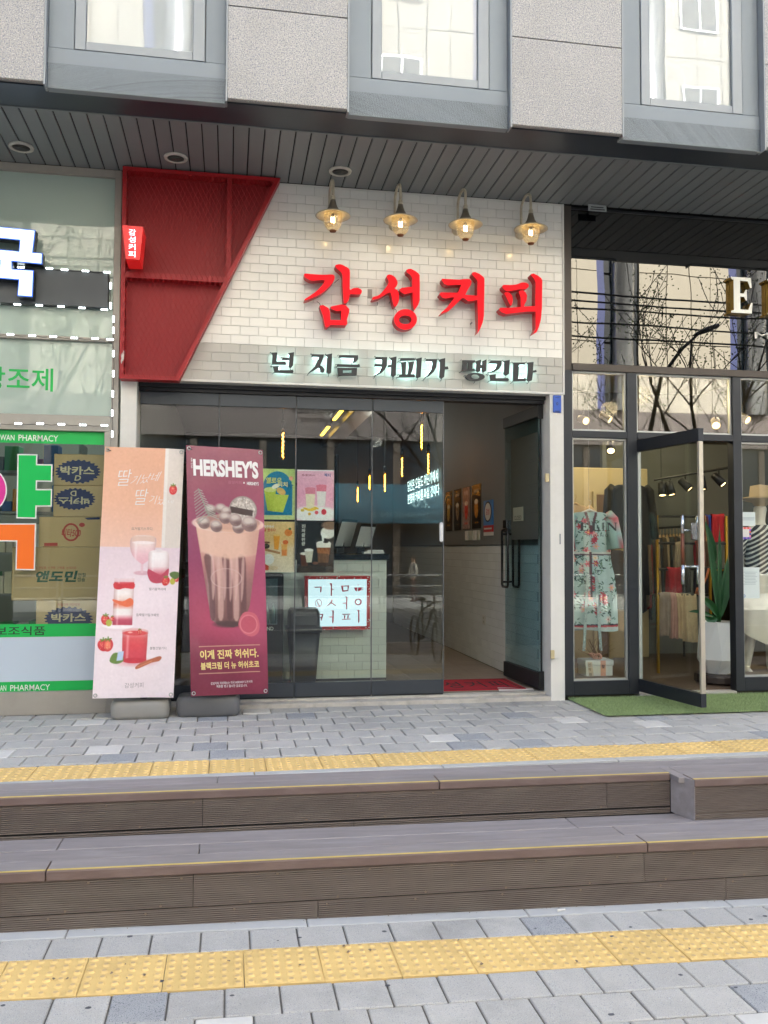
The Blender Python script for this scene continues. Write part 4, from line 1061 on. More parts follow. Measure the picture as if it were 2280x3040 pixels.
# counter
YC = 0.78
cnt = thing('counter', 'white tiled coffee counter with black speckled top', 'counter', (0.5, 1.0, ZFl))
MB().box(0.02, 1.315, YC + 0.008, YC + 0.55, ZFl, 1.055).build('body', mat('white_grout', '#a5a5a2'), cnt)
MB().box(0.0, 1.335, YC - 0.02, YC + 0.58, 1.056, 1.105, 0.004).build('top', mat('black_granite', '#15161a', 0.15, speck=[('#5a5e66', 160, .62)]), cnt)
M_CTILE = mat('counter_tile', '#c3cabf', 0.25, objvar=0.04, var=0.02, vscale=5, coat=0.2)
ctm = {}
for r in range(15):
    z0 = ZFl + 0.02 + 0.0685 * r; x1 = 1.315 + (0.068 if r % 2 else 0)
    while x1 > 0.04:
        a, b = max(x1 - 0.136, 0.022) + .001, min(x1, 1.315) - .001
        if b - a > .01:
            k = round(b - a, 4)
            if k not in ctm: ctm[k] = MB().box(0, b - a, 0, 0.008, 0, 0.0665, 0.0012).mesh('tile', M_CTILE, (0, 0, 0))
            o = bpy.data.objects.new('tile', ctm[k]); COL.objects.link(o); o.parent = cnt; o.location = Vector((a, YC - 0.0005, z0)) - WORLD[cnt.name]
        x1 -= 0.136
MB().box(0.02, 1.315, YC - 0.003, YC + 0.0075, ZFl, ZFl + 0.0195).build('plinth', M_HEAD, cnt)
# lightbox with single letters
lbx = thing('letter_lightbox', 'lit white lightbox with red frame showing separated red letters on the counter', 'lightbox', (0.9, YC - 0.06, 0.5))
YL = YC - 0.085
LX = lambda a, b: P(890 + a * .1326, 1700 + b * .1326, YL)
c0, c1 = LX(108, 1285), LX(1570, 75); xa, za, xb, zb_ = c0.x, c0.z, c1.x, c1.z
M_LBF = mat('red_lightbox_frame', '#b01a20', 0.4, var=0.05, vscale=8)
fw_ = 0.026
MB().poly([[(xa, za), (xb, za), (xb, zb_), (xa, zb_)], [(xa + fw_, za + fw_), (xa + fw_, zb_ - fw_), (xb - fw_, zb_ - fw_), (xb - fw_, za + fw_)]], (0, 0, 0), EX, EZ, EY, YL - .008, YC - .001).build('frame', M_LBF, lbx)
MB().box(xa + fw_ + .001, xb - fw_ - .001, YL, YL + .006, za + fw_ + .001, zb_ - fw_ - .001).build('lit_panel', emission('lightbox_white', '#dff2fa', 0.125), lbx)
ch_ = MB()
rr_ = random.Random(4)
for k in range(34):
    sd = rr_.choice('tbrr'); tpos = rr_.random(); s_ = rr_.uniform(.003, .010)
    cxp, czp = {'t': (xa + (xb - xa) * tpos, zb_ - fw_ * rr_.random()), 'b': (xa + (xb - xa) * tpos, za + fw_ * rr_.random()), 'r': (xb - fw_ * rr_.random(), za + (zb_ - za) * tpos)}[sd]
    ch_.poly([[(cxp + s_ * rr_.uniform(.4, 1) * math.cos(q), czp + s_ * rr_.uniform(.3, 1) * math.sin(q)) for q in (0, 1.1, 2.2, 3.3, 4.4, 5.4)]], (0, 0, 0), EX, EZ, EY, YL - .0088, YL - .0082)
ch_.build('paint_chip', mat('bare_white', '#d8d4d0', 0.6), lbx)
M_JAMO = mat('red_translucent_ink', '#a01c3c', 0.5, emit='#b01038', estr=0.02)
JM = [[(308,318),(490,312),(485,420),(468,445),(455,430),(460,335),(345,338)], [(660,235),(722,238),(722,360),(785,372),(722,385),(720,510),(702,530),(690,505),(695,300)],
      [(1010,532),(1068,545),(1060,800),(1045,828),(1034,800),(1036,695),(960,690),(955,678),(1036,672),(1038,570)], [(685,600),(738,610),(722,672),(800,722),(815,748),(760,725),(705,690),(605,756),(612,742),(680,670),(708,620)],
      [(345,935),(525,922),(515,985),(490,1070),(470,1075),(478,1010),(340,1022),(330,1002),(485,988),(495,945),(360,952)], [(700,842),(762,848),(758,1090),(740,1142),(724,1110),(726,1002),(650,1000),(645,988),(728,980),(730,870)],
      [(945,925),(1130,920),(1125,938),(960,945)], [(985,960),(1020,955),(1015,1030),(995,1032)], [(1070,952),(1100,955),(1085,1030),(1062,1030)], [(935,1040),(1135,1030),(1138,1045),(960,1055)],
      [(1275,835),(1335,838),(1335,1090),(1318,1132),(1304,1100),(1305,870)], [(1215,335),(1290,330),(1282,420),(1240,400)], [(1305,332),(1390,330),(1370,395),(1300,420)], [(1285,255),(1322,275),(1300,295),(1305,276)]]
jm = MB()
def addj(lps): jm.poly([[(LX(a, b).x, LX(a, b).z) for a, b in lp] for lp in lps], (0, 0, 0), EX, EZ, EY, YL - .0016, YL - .0004)
for lp in JM: addj([lp])
addj([[(920,292),(1102,285),(1085,410),(960,430),(945,400)], [(975,395),(1068,392),(1070,308),(972,312)][::1]])
addj([ring(1308, 655, 80, 75, 28), ring(1305, 655, 46, 50, 28)[::-1]]); addj([ring(418, 683, 76, 88, 28), ring(418, 683, 66, 77, 28)[::-1]]); addj([ring(1390, 362, 28, 34, 18), ring(1390, 362, 17, 23, 18)[::-1]]); addj([[(378, 605), (395, 650), (430, 720), (470, 755), (440, 760), (405, 710), (385, 660)]])
jm.build('lettering', M_JAMO, lbx)
# swing-top bin
bn = thing('waste_bin', 'black plastic swing-top bin in front of the tiled counter', 'bin', (0.6, 0.5, ZFl))
M_BIN = mat('black_bin_plastic', '#151618', 0.45, bump=0.02, bscale=30)
cB = ZP(*d3(310, 2082), ZFl); bx, by = cB.x, 0.50
hb = P(*d3(310, 1700), by).z; ht = P(*d3(310, 1565), by).z; wB = (P(*d3(420, 1700), by) - P(*d3(205, 1700), by)).x / 2
def rrect(w_, d_, z, n=6, c=.35):
    out = []
    for q in range(4):
        sx, sy = ((1, 1), (-1, 1), (-1, -1), (1, -1))[q]; r = min(w_, d_) * c
        for k in range(n):
            a = q * math.pi / 2 + k * math.pi / 2 / (n - 1); out.append((sx * (w_ - r) + r * math.cos(a), sy * (d_ - r) + r * math.sin(a), z))
    return out
def loft(mb, rings, cap=True):
    n = len(rings[0]); o = len(mb.v)
    for rg in rings: mb.v += [tuple(p) for p in rg]
    for i in range(len(rings) - 1):
        for k in range(n): mb._f([o + i * n + k, o + i * n + (k + 1) % n, o + (i + 1) * n + (k + 1) % n, o + (i + 1) * n + k])
    if cap: mb._f([o + k for k in range(n)][::-1]); mb._f([o + (len(rings) - 1) * n + k for k in range(n)])
    return mb
at = lambda rg: [(bx + p[0], by + p[1], p[2]) for p in rg]
mb = MB(); mb.sm = True; loft(mb, [at(rrect(wB * .72, .12, ZFl)), at(rrect(wB, .155, hb - .03))]).build('body', M_BIN, bn)
mb = MB(); mb.sm = True; loft(mb, [at(rrect(wB * 1.12, .17, hb - .03)), at(rrect(wB * 1.12, .17, hb + .005)), at(rrect(wB * 1.0, .15, hb + .012)), at(rrect(wB * .98, .14, hb + (ht - hb) * .8)), at(rrect(wB * .85, .12, ht)), ]).build('lid', M_BIN, bn)
MB().box(bx - wB * .75, bx + wB * .75, by - .152, by - .147, hb + .03, ht - .05, .002).build('flap', mat('bin_flap', '#2b2d31', .5), bn)
# display fridge
fr0 = thing('drinks_fridge', 'black under-counter drinks fridge with glass door beside the bin', 'fridge', (0.1, .6, ZFl))
fx0, fx1 = -0.28, P(*d3(190, 1900), .55).x; zf_ = P(*d3(100, 1325), .55).z; zg = P(*d3(100, 1680), .55).z
M_FRG = mat('fridge_black', '#141518', 0.3, var=.05, vscale=4)
MB().box(fx0, fx1, .56, .775, ZFl, zf_, .006).build('cabinet', M_FRG, fr0)
MB().box(fx0, fx1 - .02, .535, .559, zg - .06, zf_, .004).build('door_frame', M_FRG, fr0)
MB().box(fx0 + .04, fx1 - .05, .531, .5345, zg, zf_ - .04).build('door_glass', mat('fridge_inside', '#5f6f70', .1, var=.3, vscale=14), fr0)
for k in range(4):
    mb = MB(); mb.sm = True; mb.lathe([(0, 0), (.022, .002), (.022, .11), (.009, .14), (.009, .16), (0, .161)], (fx1 - .085 - .052 * k, .51, zg + .01), 12).build('bottle', glass('bottle_glass', '#b7d6d2', f0=.08, body='#9fc0be', bfac=.35), fr0)
t = MB(); put_text(t, 'AND', (fx1 - .16, .5335, zg - .045), (.08, 0, 0), (0, 0, .028), 0.01); t.build('lettering', M_PALE, fr0)
# tills on the counter, cups
for i, (a, b, w_, tl2) in enumerate(((590, 640, .30, .35), (690, 735, .26, .25))):
    c = P(*d3(a, 1180), YC + .22)
    t = thing('till_screen', ('till screen turned away, its back grille towards the street', 'slimmer till screen turned away behind the other one')[i], 'till', (c.x, YC + .22, 1.105), 'till screens on the counter')
    S = lambda x, y, z, c=c: (c.x + .05 * i + x * .55 + z * .28, YC + .22 + y + x * .8, 1.105 + z)
    MB().box(-.16, .16, -.015, .015, .05, .30 - .04 * i, .008).xf(S).build('screen', mat('till_black', '#17181b', .4), t)
    MB().box(-.12, .12, .0155, .022, .08, .26 - .04 * i).box(-.15, .15, -.0205, -.0155, .065, .275 - .04 * i).xf(S).build('back_plate', mat('till_pale', '#b9bcbc', .5), t)
    MB().box(-.05, .05, -.06, .06, 0, .012, .003).box(-.03, .03, -.02, .02, .012, .1).xf(lambda x, y, z, c=c: (c.x + .05 * i + x, YC + .22 + y, 1.1055 + z)).build('stand', mat('till_black', '#17181b', .4), t)
cc = P(*d3(815, 1180), YC + .15)
nb = thing('napkin_tray', 'low white tray lying on the black counter top', 'tray', (cc.x, YC + .15, 1.105))
MB().box(cc.x - .09, cc.x + .09, YC + .08, YC + .22, 1.1055, 1.125, .004).box(cc.x - .06, cc.x + .085, YC + .09, YC + .2, 1.1255, 1.14, .004).build('tray', mat('white_plastic', '#dcdcdc'), nb)
# back shelf and machine silhouettes
bsx = thing('back_shelf', 'dark shelf unit with jars behind the counter', 'shelf', (.4, 3.0, ZFl))
MB().box(-.5, 1.2, 3.0, 3.35, ZFl, 1.0).box(-.5, 1.2, 3.2, 3.35, 1.45, 1.48).box(-.5, 1.2, 3.2, 3.35, 1.85, 1.88).box(-.5, -.47, 3.2, 3.35, 1.0, 2.2).box(1.17, 1.2, 3.2, 3.35, 1.0, 2.2).build('unit', mat('dark_wood', '#2b221b', .6), bsx)
mc = thing('coffee_machine', 'dark metal espresso machine behind the counter', 'coffee machine', (.55, 3.1, 1.0))
MB().box(.2, .9, 3.02, 3.19, 1.001, 1.40, .02).build('body', mat('machine_metal', '#4a4c4f', .3, .8), mc); MB().box(.25, .85, 2.93, 3.02, 1.003, 1.03).build('drip_tray', M_HEAD, mc)
for k in range(3):
    mb = MB(); mb.sm = True; mb.lathe([(.0, 0), (.025, 0), (.03, .05), (0, .055)], (.35 + .2 * k, 2.97, 1.2), 10).build('group_head', mat('chrome', '#c7c9cb'), mc)
# neon writing on the far part of the right wall
M_NEON = emission('white_neon', '#dff6f2', 0.4)
ne = thing('neon_sign', 'two lines of white neon handwriting on the dark inner wall', 'neon sign', (2.43, 4.5, 1.7))
for s_, (pa, pb2, pc) in (('당신은 오늘도 어딘가에서', ((1060, 755), (1272, 680), (1060, 680))), ('분명히 커피를 마실 것이다', ((1060, 840), (1280, 775), (1060, 770)))):
    a, b, c = (XP(*d3(*q), XC1 - .03) for q in (pa, pb2, pc))
    t = MB(); put_text(t, s_, a, b - a, c - a, 0.0); t.build('lettering', M_NEON, ne)
# posters, plate, switches and socket on the right wall
def wall_rect(q0, q1, x):  # two opposite picture corners -> (y0,y1,z0,z1) on the wall x
    a, b = XP(*d4(*q0), x), XP(*d4(*q1), x); return min(a.y, b.y), max(a.y, b.y), min(a.z, b.z), max(a.z, b.z)
PC = (('#3a2d1f', '#b39558', '#d8c9a0'), ('#1d1a18', '#8e7b66', '#d8d2c4'), ('#a98c86', '#d64a3f', '#e8d6cc'), ('#15120f', '#c98a3a', '#efe3cc'))
PN = ('amber drink poster', 'black poster with a pale cup', 'rosy text poster', 'dark poster with glowing cups')
M_POST = vcol_mat('poster_print', 0.25, 0.3)
for i, (q0, q1) in enumerate((((290, 775), (332, 990)), ((350, 750), (395, 985)), ((410, 732), (460, 975)), ((475, 712), (535, 970)))):
    y0_, y1_, z0_, z1_ = wall_rect(q0, q1, XC1 - .004); z0_, z1_ = 1.36, 1.80
    cv = Canvas(30, 44, 31, 45, PC[i][0]); cv.ell(15, 24, 7, 10, PC[i][1]); cv.ell(15, 17, 7, 2.5, PC[i][2]); cv.rect(6, 4, 24, 8, PC[i][2], .6); cv.rect(8, 37, 22, 39, PC[i][1], .8); cv.noise(.05, 2, seed=i)
    t = thing('wall_poster', PN[i] + ' on the grey wall inside the coffee shop', 'poster', (XC1 - .004, y0_, z0_), 'posters on the inner wall')
    print_obj(cv, 'print', M_POST, t, (XC1 - .0062, y1_, z1_), (0, y0_ - y1_, 0), (0, 0, z0_ - z1_)); MB().box(XC1 - .005, XC1 - .0005, y0_ - .006, y1_ + .006, z0_ - .006, z1_ + .006).build('frame', M_HEAD, t)
y0_, y1_, z0_, z1_ = wall_rect((560, 855), (622, 1140), XC1 - .004)
wp = thing('blue_wall_sign', 'blue wall sign with a white oval and a red lower strip beside the open door', 'sign', (XC1, y0_, z0_))
z0_, z1_ = 1.28, 1.62; ym = (y0_ + y1_) / 2
MB().box(XC1 - .012, XC1 - .0005, y0_, y1_, z0_ + .10, z1_).build('blue_panel', mat('sky_blue_print', '#3f7fc0', .4), wp); MB().box(XC1 - .0125, XC1 - .0005, y0_, y1_, z0_ + .035, z0_ + .099).build('red_strip', mat('red_print', '#c02028', .4), wp); MB().box(XC1 - .012, XC1 - .0005, y0_, y1_, z0_, z0_ + .034).build('white_strip', M_TRIM, wp)
rg = lambda ry, rz: [(0, ym + ry * math.cos(k * .21), .23 + z0_ + rz * math.sin(k * .21)) for k in range(30)]
mb = MB(); mb.v = [(XC1 - .0128, b, c) for _, b, c in rg((y1_ - y0_) * .42, .10)]; mb._f(list(range(30))); mb.build('oval_rim', mat('navy_print', '#101b3f'), wp)
mb = MB(); mb.v = [(XC1 - .0135, b, c) for _, b, c in rg((y1_ - y0_) * .34, .085)]; mb._f(list(range(30))); mb.build('oval', M_TRIM, wp)
t = MB(); put_text(t, '감성', (XC1 - .0142, ym + .055, z0_ + .20), (0, -.11, 0), (0, 0, .06), .02); t.build('lettering', mat('red_print', '#c02028'), wp)
MB().box(XC1 - .0135, XC1 - .0126, y0_ + .02, y1_ - .02, z0_ + .06, z0_ + .075).build('print_line', M_TRIM, wp)
for i, (a, b) in enumerate(((430, 450), (455, 480), (487, 508), (515, 530))):
    y0_, y1_, z0_, z1_ = wall_rect((a, 1075), (b, 1150), XC1 - .004)
    tag(MB().box(XC1 - .014, XC1 - .0005, y0_, y1_, 1.24, 1.34, .003).build('wall_switch', M_PALE if i % 2 else M_TRIM), 'pale switch plate in a row on the grey wall above the dado', 'switch', 'switch plates on the inner wall')
y0_, y1_, z0_, z1_ = wall_rect((550, 1610), (572, 1685), XC1 - .011)
so = thing('wall_socket', 'white socket plate low on the tiled dado', 'socket', (XC1 - .01, y0_, z0_)); MB().box(XC1 - .02, XC1 - .0108, y0_, y1_, z0_, z1_, .003).build('plate', M_TRIM, so)
for q in (.3, .7): mb = MB(); mb.lathe([(.012, 0), (.012, .003)], (XC1 - .0235, (y0_ + y1_) / 2, z0_ + (z1_ - z0_) * q), 12, axis='x').build('outlet', M_PALE, so)
# red door mat with dark letters
mt = thing('door_mat', 'red doormat with dark worn letters inside the coffee shop door', 'doormat', (1.9, .35, ZFl))
MB().box(1.42, 2.32, .115, .66, ZFl + .0005, ZFl + .009, .003).build('pile', mat('red_mat', '#a3142a', .95, var=.12, vscale=30, bump=.6, bscale=300), mt)
MB().poly([[(1.45, .135), (2.29, .135), (2.29, .64), (1.45, .64)], [(1.46, .145), (1.46, .63), (2.28, .63), (2.28, .145)]], (0, 0, ZFl + .0092), EX, EY, EZ, 0, .0006).build('border', M_BLACK, mt)
t = MB()
for i, ch in enumerate('감성커피'): put_text(t, ch, (1.53 + .185 * i, .22, ZFl + .0096), (.14, 0, 0), (0, .30, 0), .01)
t.build('lettering', mat('dark_mat_print', '#33161a', .9), mt)
pp_ = MB(); pp_.add([(2.08, .06, .0462), (2.36, .05, .047), (2.38, .14, .052), (2.1, .17, .0565)], [(0, 1, 2, 3)]); tag(pp_.build('paper_sheet', M_TRIM), 'crumpled white paper sheet lying on the door sill', 'paper')

# ------------------------------------------------------------------ posters stuck inside the folding doors
def poster(i, q, name, label, paint):
    (x0, y0), (x1, y1) = q; a, b = P(*d3(x0, y0), 0.0075), P(*d3(x1, y1), 0.0075)
    t = thing('window_poster', label, 'poster', ((a.x + b.x) / 2, .0075, b.z), 'posters in the folding doors')
    w_, h_ = b.x - a.x, a.z - b.z
    cv = Canvas(100, 140, 101, 141, '#ffffff'); paint(cv)
    MB().box(a.x, b.x, .0088, .0098, b.z, a.z).build('sheet', M_TRIM, t)
    print_obj(cv, 'print', M_POST, t, (a.x, .0082, a.z), (w_, 0, 0), (0, 0, -h_))
    def tx(s, x, y, w, h, col, bold=.02, slant=0):
        t2 = MB(); put_text(t2, s, (a.x + w_ * x / 100, .0077, a.z - h_ * (y + h) / 140), (w_ * w / 100, 0, 0), (0, 0, h_ * h / 140), bold, slant=slant); t2.build('lettering', mat('ink_' + col.strip('#'), col, .6), t)
    return tx
def p_yellow(c):
    c.vgrad(['#c5dc7a', '#dfe9a0']); c.rect(0, 0, 100, 140, '#ffffff', 0); c.ell(50, 55, 42, 48, '#0f7fa6'); c.rect(8, 55, 92, 128, '#0f7fa6')
    for (x, y, s) in ((82, 45, 12), (20, 60, 9)):
        for k in range(7): c.line([(x, y), (x + s * math.cos(k * .9), y + s * math.sin(k * .9))], 2, '#0b6488')
    c.poly([(12, 60), (46, 56), (40, 118), (22, 116)], '#c8d83a'); c.poly([(40, 70), (82, 72), (66, 120), (38, 118)], '#d4e048'); c.ell(29, 58, 17, 7, '#e6f08a'); c.ell(45, 48, 12, 6, '#f2f3dc', ang=-.4); c.ell(60, 62, 14, 9, '#f3c26a', ang=.5); c.ell(88, 26, 6, 6, '#ffb08a'); c.poly([(0, 92), (12, 100), (10, 106), (0, 100)], '#d8603c'); c.noise(.025, 3, seed=2)
def p_pink(c):
    c.vgrad(['#f6b9cf', '#f4a9c6', '#f8cbd9']); c.rect(0, 0, 100, 3, '#ffffff'); c.ell(50, 122, 62, 22, '#fff6f2', soft=6)
    for (x, y, top) in ((22, 52, '#e88aa0'), (52, 44, '#ec7f96')):
        c.poly([(x, y), (x + 28, y), (x + 24, y + 56), (x + 4, y + 56)], '#f4e5c2' if x < 40 else '#f6ece6', .95); c.poly([(x, y), (x + 28, y), (x + 27, y + 15), (x + 1, y + 15)], top); c.ell(x + 14, y, 14.5, 4, top)
    for k in range(5): c.ell(24 + 7 * k, 108 + 3 * math.sin(k), 7, 3.2, '#f2c63a', ang=.3)
    c.ell(15, 112, 5, 4, '#e9c54a'); c.ell(73, 116, 7, 8, '#d93a48'); c.ell(53, 118, 5, 5, '#e65a60'); c.ell(62, 128, 11, 4, '#ffffff'); c.ell(34, 122, 4, 4, '#e8b23a'); c.noise(.02, 3, seed=3)
def p_orange(c):
    c.vgrad(['#f4cf8c', '#f0c37c', '#f3dcb4', '#efe4d2']); c.rect(0, 70, 100, 140, '#f1ddb9', .5, soft=20); c.poly([(6, 72), (60, 84), (58, 90), (4, 78)], '#b5834f'); c.ell(82, 30, 11, 10, '#e8842a'); c.ell(86, 20, 4, 3, '#5a7a34')
    c.poly([(40, 38), (58, 40), (54, 78), (42, 76)], '#f0a028'); c.ell(49, 38, 9, 2.5, '#f7c86a'); c.poly([(62, 62), (80, 62), (77, 94), (64, 94)], '#f3b25a'); c.ell(74, 57, 8, 6, '#e06a2a'); c.rect(64, 78, 78, 94, '#e2702a', .7, soft=5); c.ell(20, 68, 9, 7, '#2c1d14'); c.ell(20, 58, 10, 3, '#7d5a3a'); c.ell(27, 104, 15, 15, '#fbf7ef'); c.ell(14, 125, 16, 8, '#c8452c', ang=.3); c.ell(40, 128, 14, 6, '#e9cfa8'); c.noise(.025, 3, seed=4)
def p_black(c):
    c.vgrad(['#17130f', '#1d1712', '#2c2019']); c.rect(0, 118, 100, 140, '#3a2a1e', .8, soft=12); c.ell(84, 30, 20, 17, '#e9e4da', soft=3); c.poly([(66, 26), (84, 40), (74, 46), (64, 36)], '#f5f2ea'); c.poly([(66, 36), (73, 40), (72, 62), (69, 62)], '#f7f4ec'); c.ell(92, 10, 26, 12, '#8a6a52', soft=4)
    c.poly([(52, 60), (92, 60), (86, 122), (60, 122)], '#3b2114'); c.ell(72, 59, 20, 6, '#f4efe6'); c.poly([(52, 60), (92, 60), (91, 72), (53, 72)], '#f2ece0'); c.poly([(54, 72), (90, 72), (89, 90), (55, 86)], '#8a4a20', soft=4); c.ell(78, 56, 7, 3, '#241812')
    for k in range(9): c.line([(57 + 3.6 * k, 74 + 3 * (k % 3)), (58 + 3.2 * k, 112)], 1.4, '#c9915a', .7)
    c.poly([(8, 88), (32, 88), (29, 122), (12, 122)], '#5b2e18'); c.ell(20, 88, 12, 4, '#efe8dc'); c.poly([(20, 78), (44, 78), (40, 112), (26, 112)], '#cfc8b4'); c.ell(32, 78, 12, 4, '#f4f1e8'); c.ell(88, 128, 12, 5, '#0d0a08'); c.ell(50, 114, 8, 4, '#7c4a34'); c.noise(.02, 2, seed=5)
tx = poster(0, ((28, 590), (272, 948)), 'y', 'yellow and teal drink poster on the folding door, upper one beside the maroon banner', p_yellow)
tx('옐로우', 16, 24, 44, 17, '#e0e070', .03, .06); tx('피치', 50, 36, 28, 14, '#f0e6a0', .03)
tx = poster(1, ((288, 598), (543, 955)), 'p', 'pink milkshake poster on the folding door above the black poster', p_pink)
tx('허니딸기바나나', 13, 12, 36, 6, '#8a3a4a', .02); tx('젝티', 73, 9, 18, 10, '#2a4a8c', .03)
tx = poster(2, ((25, 960), (268, 1316)), 'o', 'orange tangerine drinks poster on the folding door, lower one beside the maroon banner', p_orange)
tx('제주에서', 12, 10, 28, 8, '#fff6e8', .02); tx('귤 왔수다', 12, 19, 34, 9, '#d0542c', .03)
tx = poster(3, ((288, 960), (543, 1318)), 'k', 'black poster of a brown sugar milk drink on the folding door', p_black)
for i, ch in enumerate('진짜끝판왕'):
    tx(ch, 12, 8 + 12 * i, 10, 10, '#e9e4d8', .01)
# ================================================================== PHARMACY FRONT
XA, XB_ = -2.6, -0.787
YP = -0.13
ph = thing('pharmacy_storefront', 'pharmacy shopfront of beige aluminium frames with frosted green glass above', 'shopfront', (-1.6, -0.1, 0.0))
M_BEI = mat('beige_aluminium', '#a19c92', 0.5, 0.15, var=0.06, vscale=4, dirt=('#6f6a60', 0.4), dscale=4)
M_FROST = glass('frosted_green_glass', '#cfe0d4', f0=0.06, rough=0.02, body='#d2e2d7', bfac=0.86)
c3 = lambda a, b: (a * .5184, 480 + b * .5184)
for (a, b, z0, z1) in ((XB_ - .048, XB_, 0.0, ZS - .002), (XA, XB_ - .0485, 3.795, ZS - .002), (XA, XB_ - .0485, 2.606, 2.634), (XA, XB_ - .0485, 1.968, 2.078), (XB_ - .09, XB_ - .0485, .16, 1.9675), (XA, XB_ - .0485, 0.0, .158)):
    MB().box(a, b, -0.155, -0.06, z0, z1, .002).build('frame_member', M_BEI, ph)
MB().box(XA, XB_ - .049, -0.12, -0.112, 2.8435, 3.7945).build('frosted_pane', M_FROST, ph)
MB().box(XA, XB_ - .049, -0.12, -0.112, 2.6345, 2.8425).build('frosted_pane', M_FROST, ph)
MB().box(XA, XB_ - .049, -0.12, -0.112, 2.0785, 2.6055).build('frosted_pane', M_FROST, ph)
MB().box(-1.36, -1.335, -0.08, -0.05, 2.08, 3.79).build('inner_mullion', M_TRIM, ph)
MB().box(XA, XB_ - .06, -0.05, -0.04, 2.0, 3.84).build('inner_blind', mat('pale_blind', '#c9d2cc', .9), ph)
M_PHGL = glass('pharmacy_glass', '#f2f6f2', f0=0.05)
MB().box(XA, XB_ - .0905, -0.121, -0.113, .1585, 1.9675).build('display_pane', M_PHGL, ph)
# dark fascia band
fb = thing('sign_band', 'dark grey sign band across the frosted pharmacy glass', 'sign board', (-1.6, -.15, 2.84))
MB().box(XA, -0.868, -0.175, -0.1205, 2.846, 3.102, .002).build('board', mat('slate_band', '#4a4e52', .5, .1), fb)
# lit letter
def inset(pts, d):
    n = len(pts); out = []
    area = sum(pts[i][0] * pts[(i + 1) % n][1] - pts[(i + 1) % n][0] * pts[i][1] for i in range(n)); sg = 1 if area > 0 else -1
    for i in range(n):
        p0, p1, p2 = Vector(pts[i - 1]), Vector(pts[i]), Vector(pts[(i + 1) % n])
        e1, e2 = (p1 - p0).normalized(), (p2 - p1).normalized(); n1, n2 = Vector((-e1.y, e1.x)) * sg, Vector((-e2.y, e2.x)) * sg
        k = 1 + n1.dot(n2); m_ = (n1 + n2) / max(k, .3); out.append((p1.x + m_.x * d, p1.y + m_.y * d))
    return out
gk = thing('pharmacy_letter', 'big lit white block letter with blue edge on the dark pharmacy band', 'sign letter', (-1.5, -.2, 2.85))
YG = -0.255
G = lambda a, b: (P(*c3(a, b), YG).x, P(*c3(a, b), YG).z)
blk = [[(-170, 355), (205, 392), (190, 519), (245, 523), (243, 590), (71, 573), (72, 614), (195, 622), (188, 777), (98, 770), (106, 679), (-175, 655), (-170, 590), (-2, 606), (-1, 567), (-240, 548), (-240, 480), (107, 512), (112, 452), (-172, 424)]]
for lp in blk:
    q = [G(a, b) for a, b in lp]
    MB().poly([q], (0, 0, 0), EX, EZ, EY, YG, -0.1755).build('case', mat('letter_case_black', '#15171c', .4), gk)
    MB().poly([inset(q, .001)], (0, 0, 0), EX, EZ, EY, YG - .003, YG - .0005).build('blue_edge', mat('blue_lit_edge', '#2a62d8', .4, emit='#2a62e8', estr=.08), gk)
    MB().poly([inset(q, .007)], (0, 0, 0), EX, EZ, EY, YG - .0055, YG - .0035).build('lit_face', emission('white_lit_face', '#f4f8ff', 0.2), gk)
M_GREEN = mat('green_vinyl', '#23b04c', .45, var=.03, vscale=3)
def decal(name, m, x0, x1, z0, z1, par, y=-0.1225, th=.0006): return MB().box(x0, x1, y - th, y, z0, z1).build(name, m, par)
gt = MB(); a = P(*c3(-255, 1300), YP); b = P(*c3(300, 1318), YP); put_text(gt, '처방조제', (a.x, -0.1215, P(*c3(165, 1312), YP).z), (P(*c3(302, 1300), YP).x - a.x, 0, 0), (0, 0, P(*c3(165, 1178), YP).z - P(*c3(165, 1312), YP).z), .012)
tag(gt.build('window_lettering', M_GREEN), 'green vinyl lettering on the frosted pharmacy glass', 'lettering')
# led string
M_LED = emission('white_led', '#f4fbff', 1.3)
led = thing('led_string', 'string of bright white LED modules outlining the pharmacy front', 'string lights', (-1.0, -.2, 1.0))
LEDS = [[(-110, 596), (0, 602), (120, 606), (255 + 28, 612), (370, 620), (490, 627), (612, 634)], [(634, 712), (634, 826)], [(-20, 815), (100, 818), (225, 823), (350, 830), (470, 838), (598, 848)],
        [(650, 902), (650, 966), (650, 1100), (650, 1215), (646, 1330), (643, 1440), (643, 1560)], [(-60, 985), (60, 990), (185, 997), (305, 1002), (425, 1010), (545, 1013), (630, 1018)], [(-20, 1500), (105, 1500), (230, 1501), (352, 1504), (475, 1508), (598, 1511)]]
YLd = -0.182
for row, pts in enumerate(LEDS):
    vert = row in (1, 3); wp_ = []
    for (a, b) in pts:
        c = P(*c3(a, b), YLd); wp_.append(c)
        mb = MB(); mb.box(-.024, .024, -.004, .004, -.005, .005, .002)
        led_ = MB()
        for k in (-1, 0, 1):
            led_.sm = True; led_.lathe([(0, -.011), (.005, -.009), (.0068, -.004), (.0068, -.0042)], (k * .0165, 0, 0), 10, axis='y'); led_.sm = False
        rot = (lambda x, y, z, c=c: (c.x - z, c.y + y, c.z + x)) if vert else (lambda x, y, z, c=c: (c.x + x, c.y + y, c.z + z))
        m_ = mb.xf(rot).build('led_module', M_TRIM, led); led_.xf(rot).build('led', M_LED, m_)
    w2 = []
    for p, q in zip(wp_, wp_[1:]): w2 += [p + Vector((0, .003, 0)), (p + q) / 2 + Vector((random.uniform(-.004, .004), .004, -.006))]
    w2.append(wp_[-1] + Vector((0, .003, 0)))
    MB().tube(w2, .0018, 5).build('wire', M_BLACK, led)
pd = MB(); 
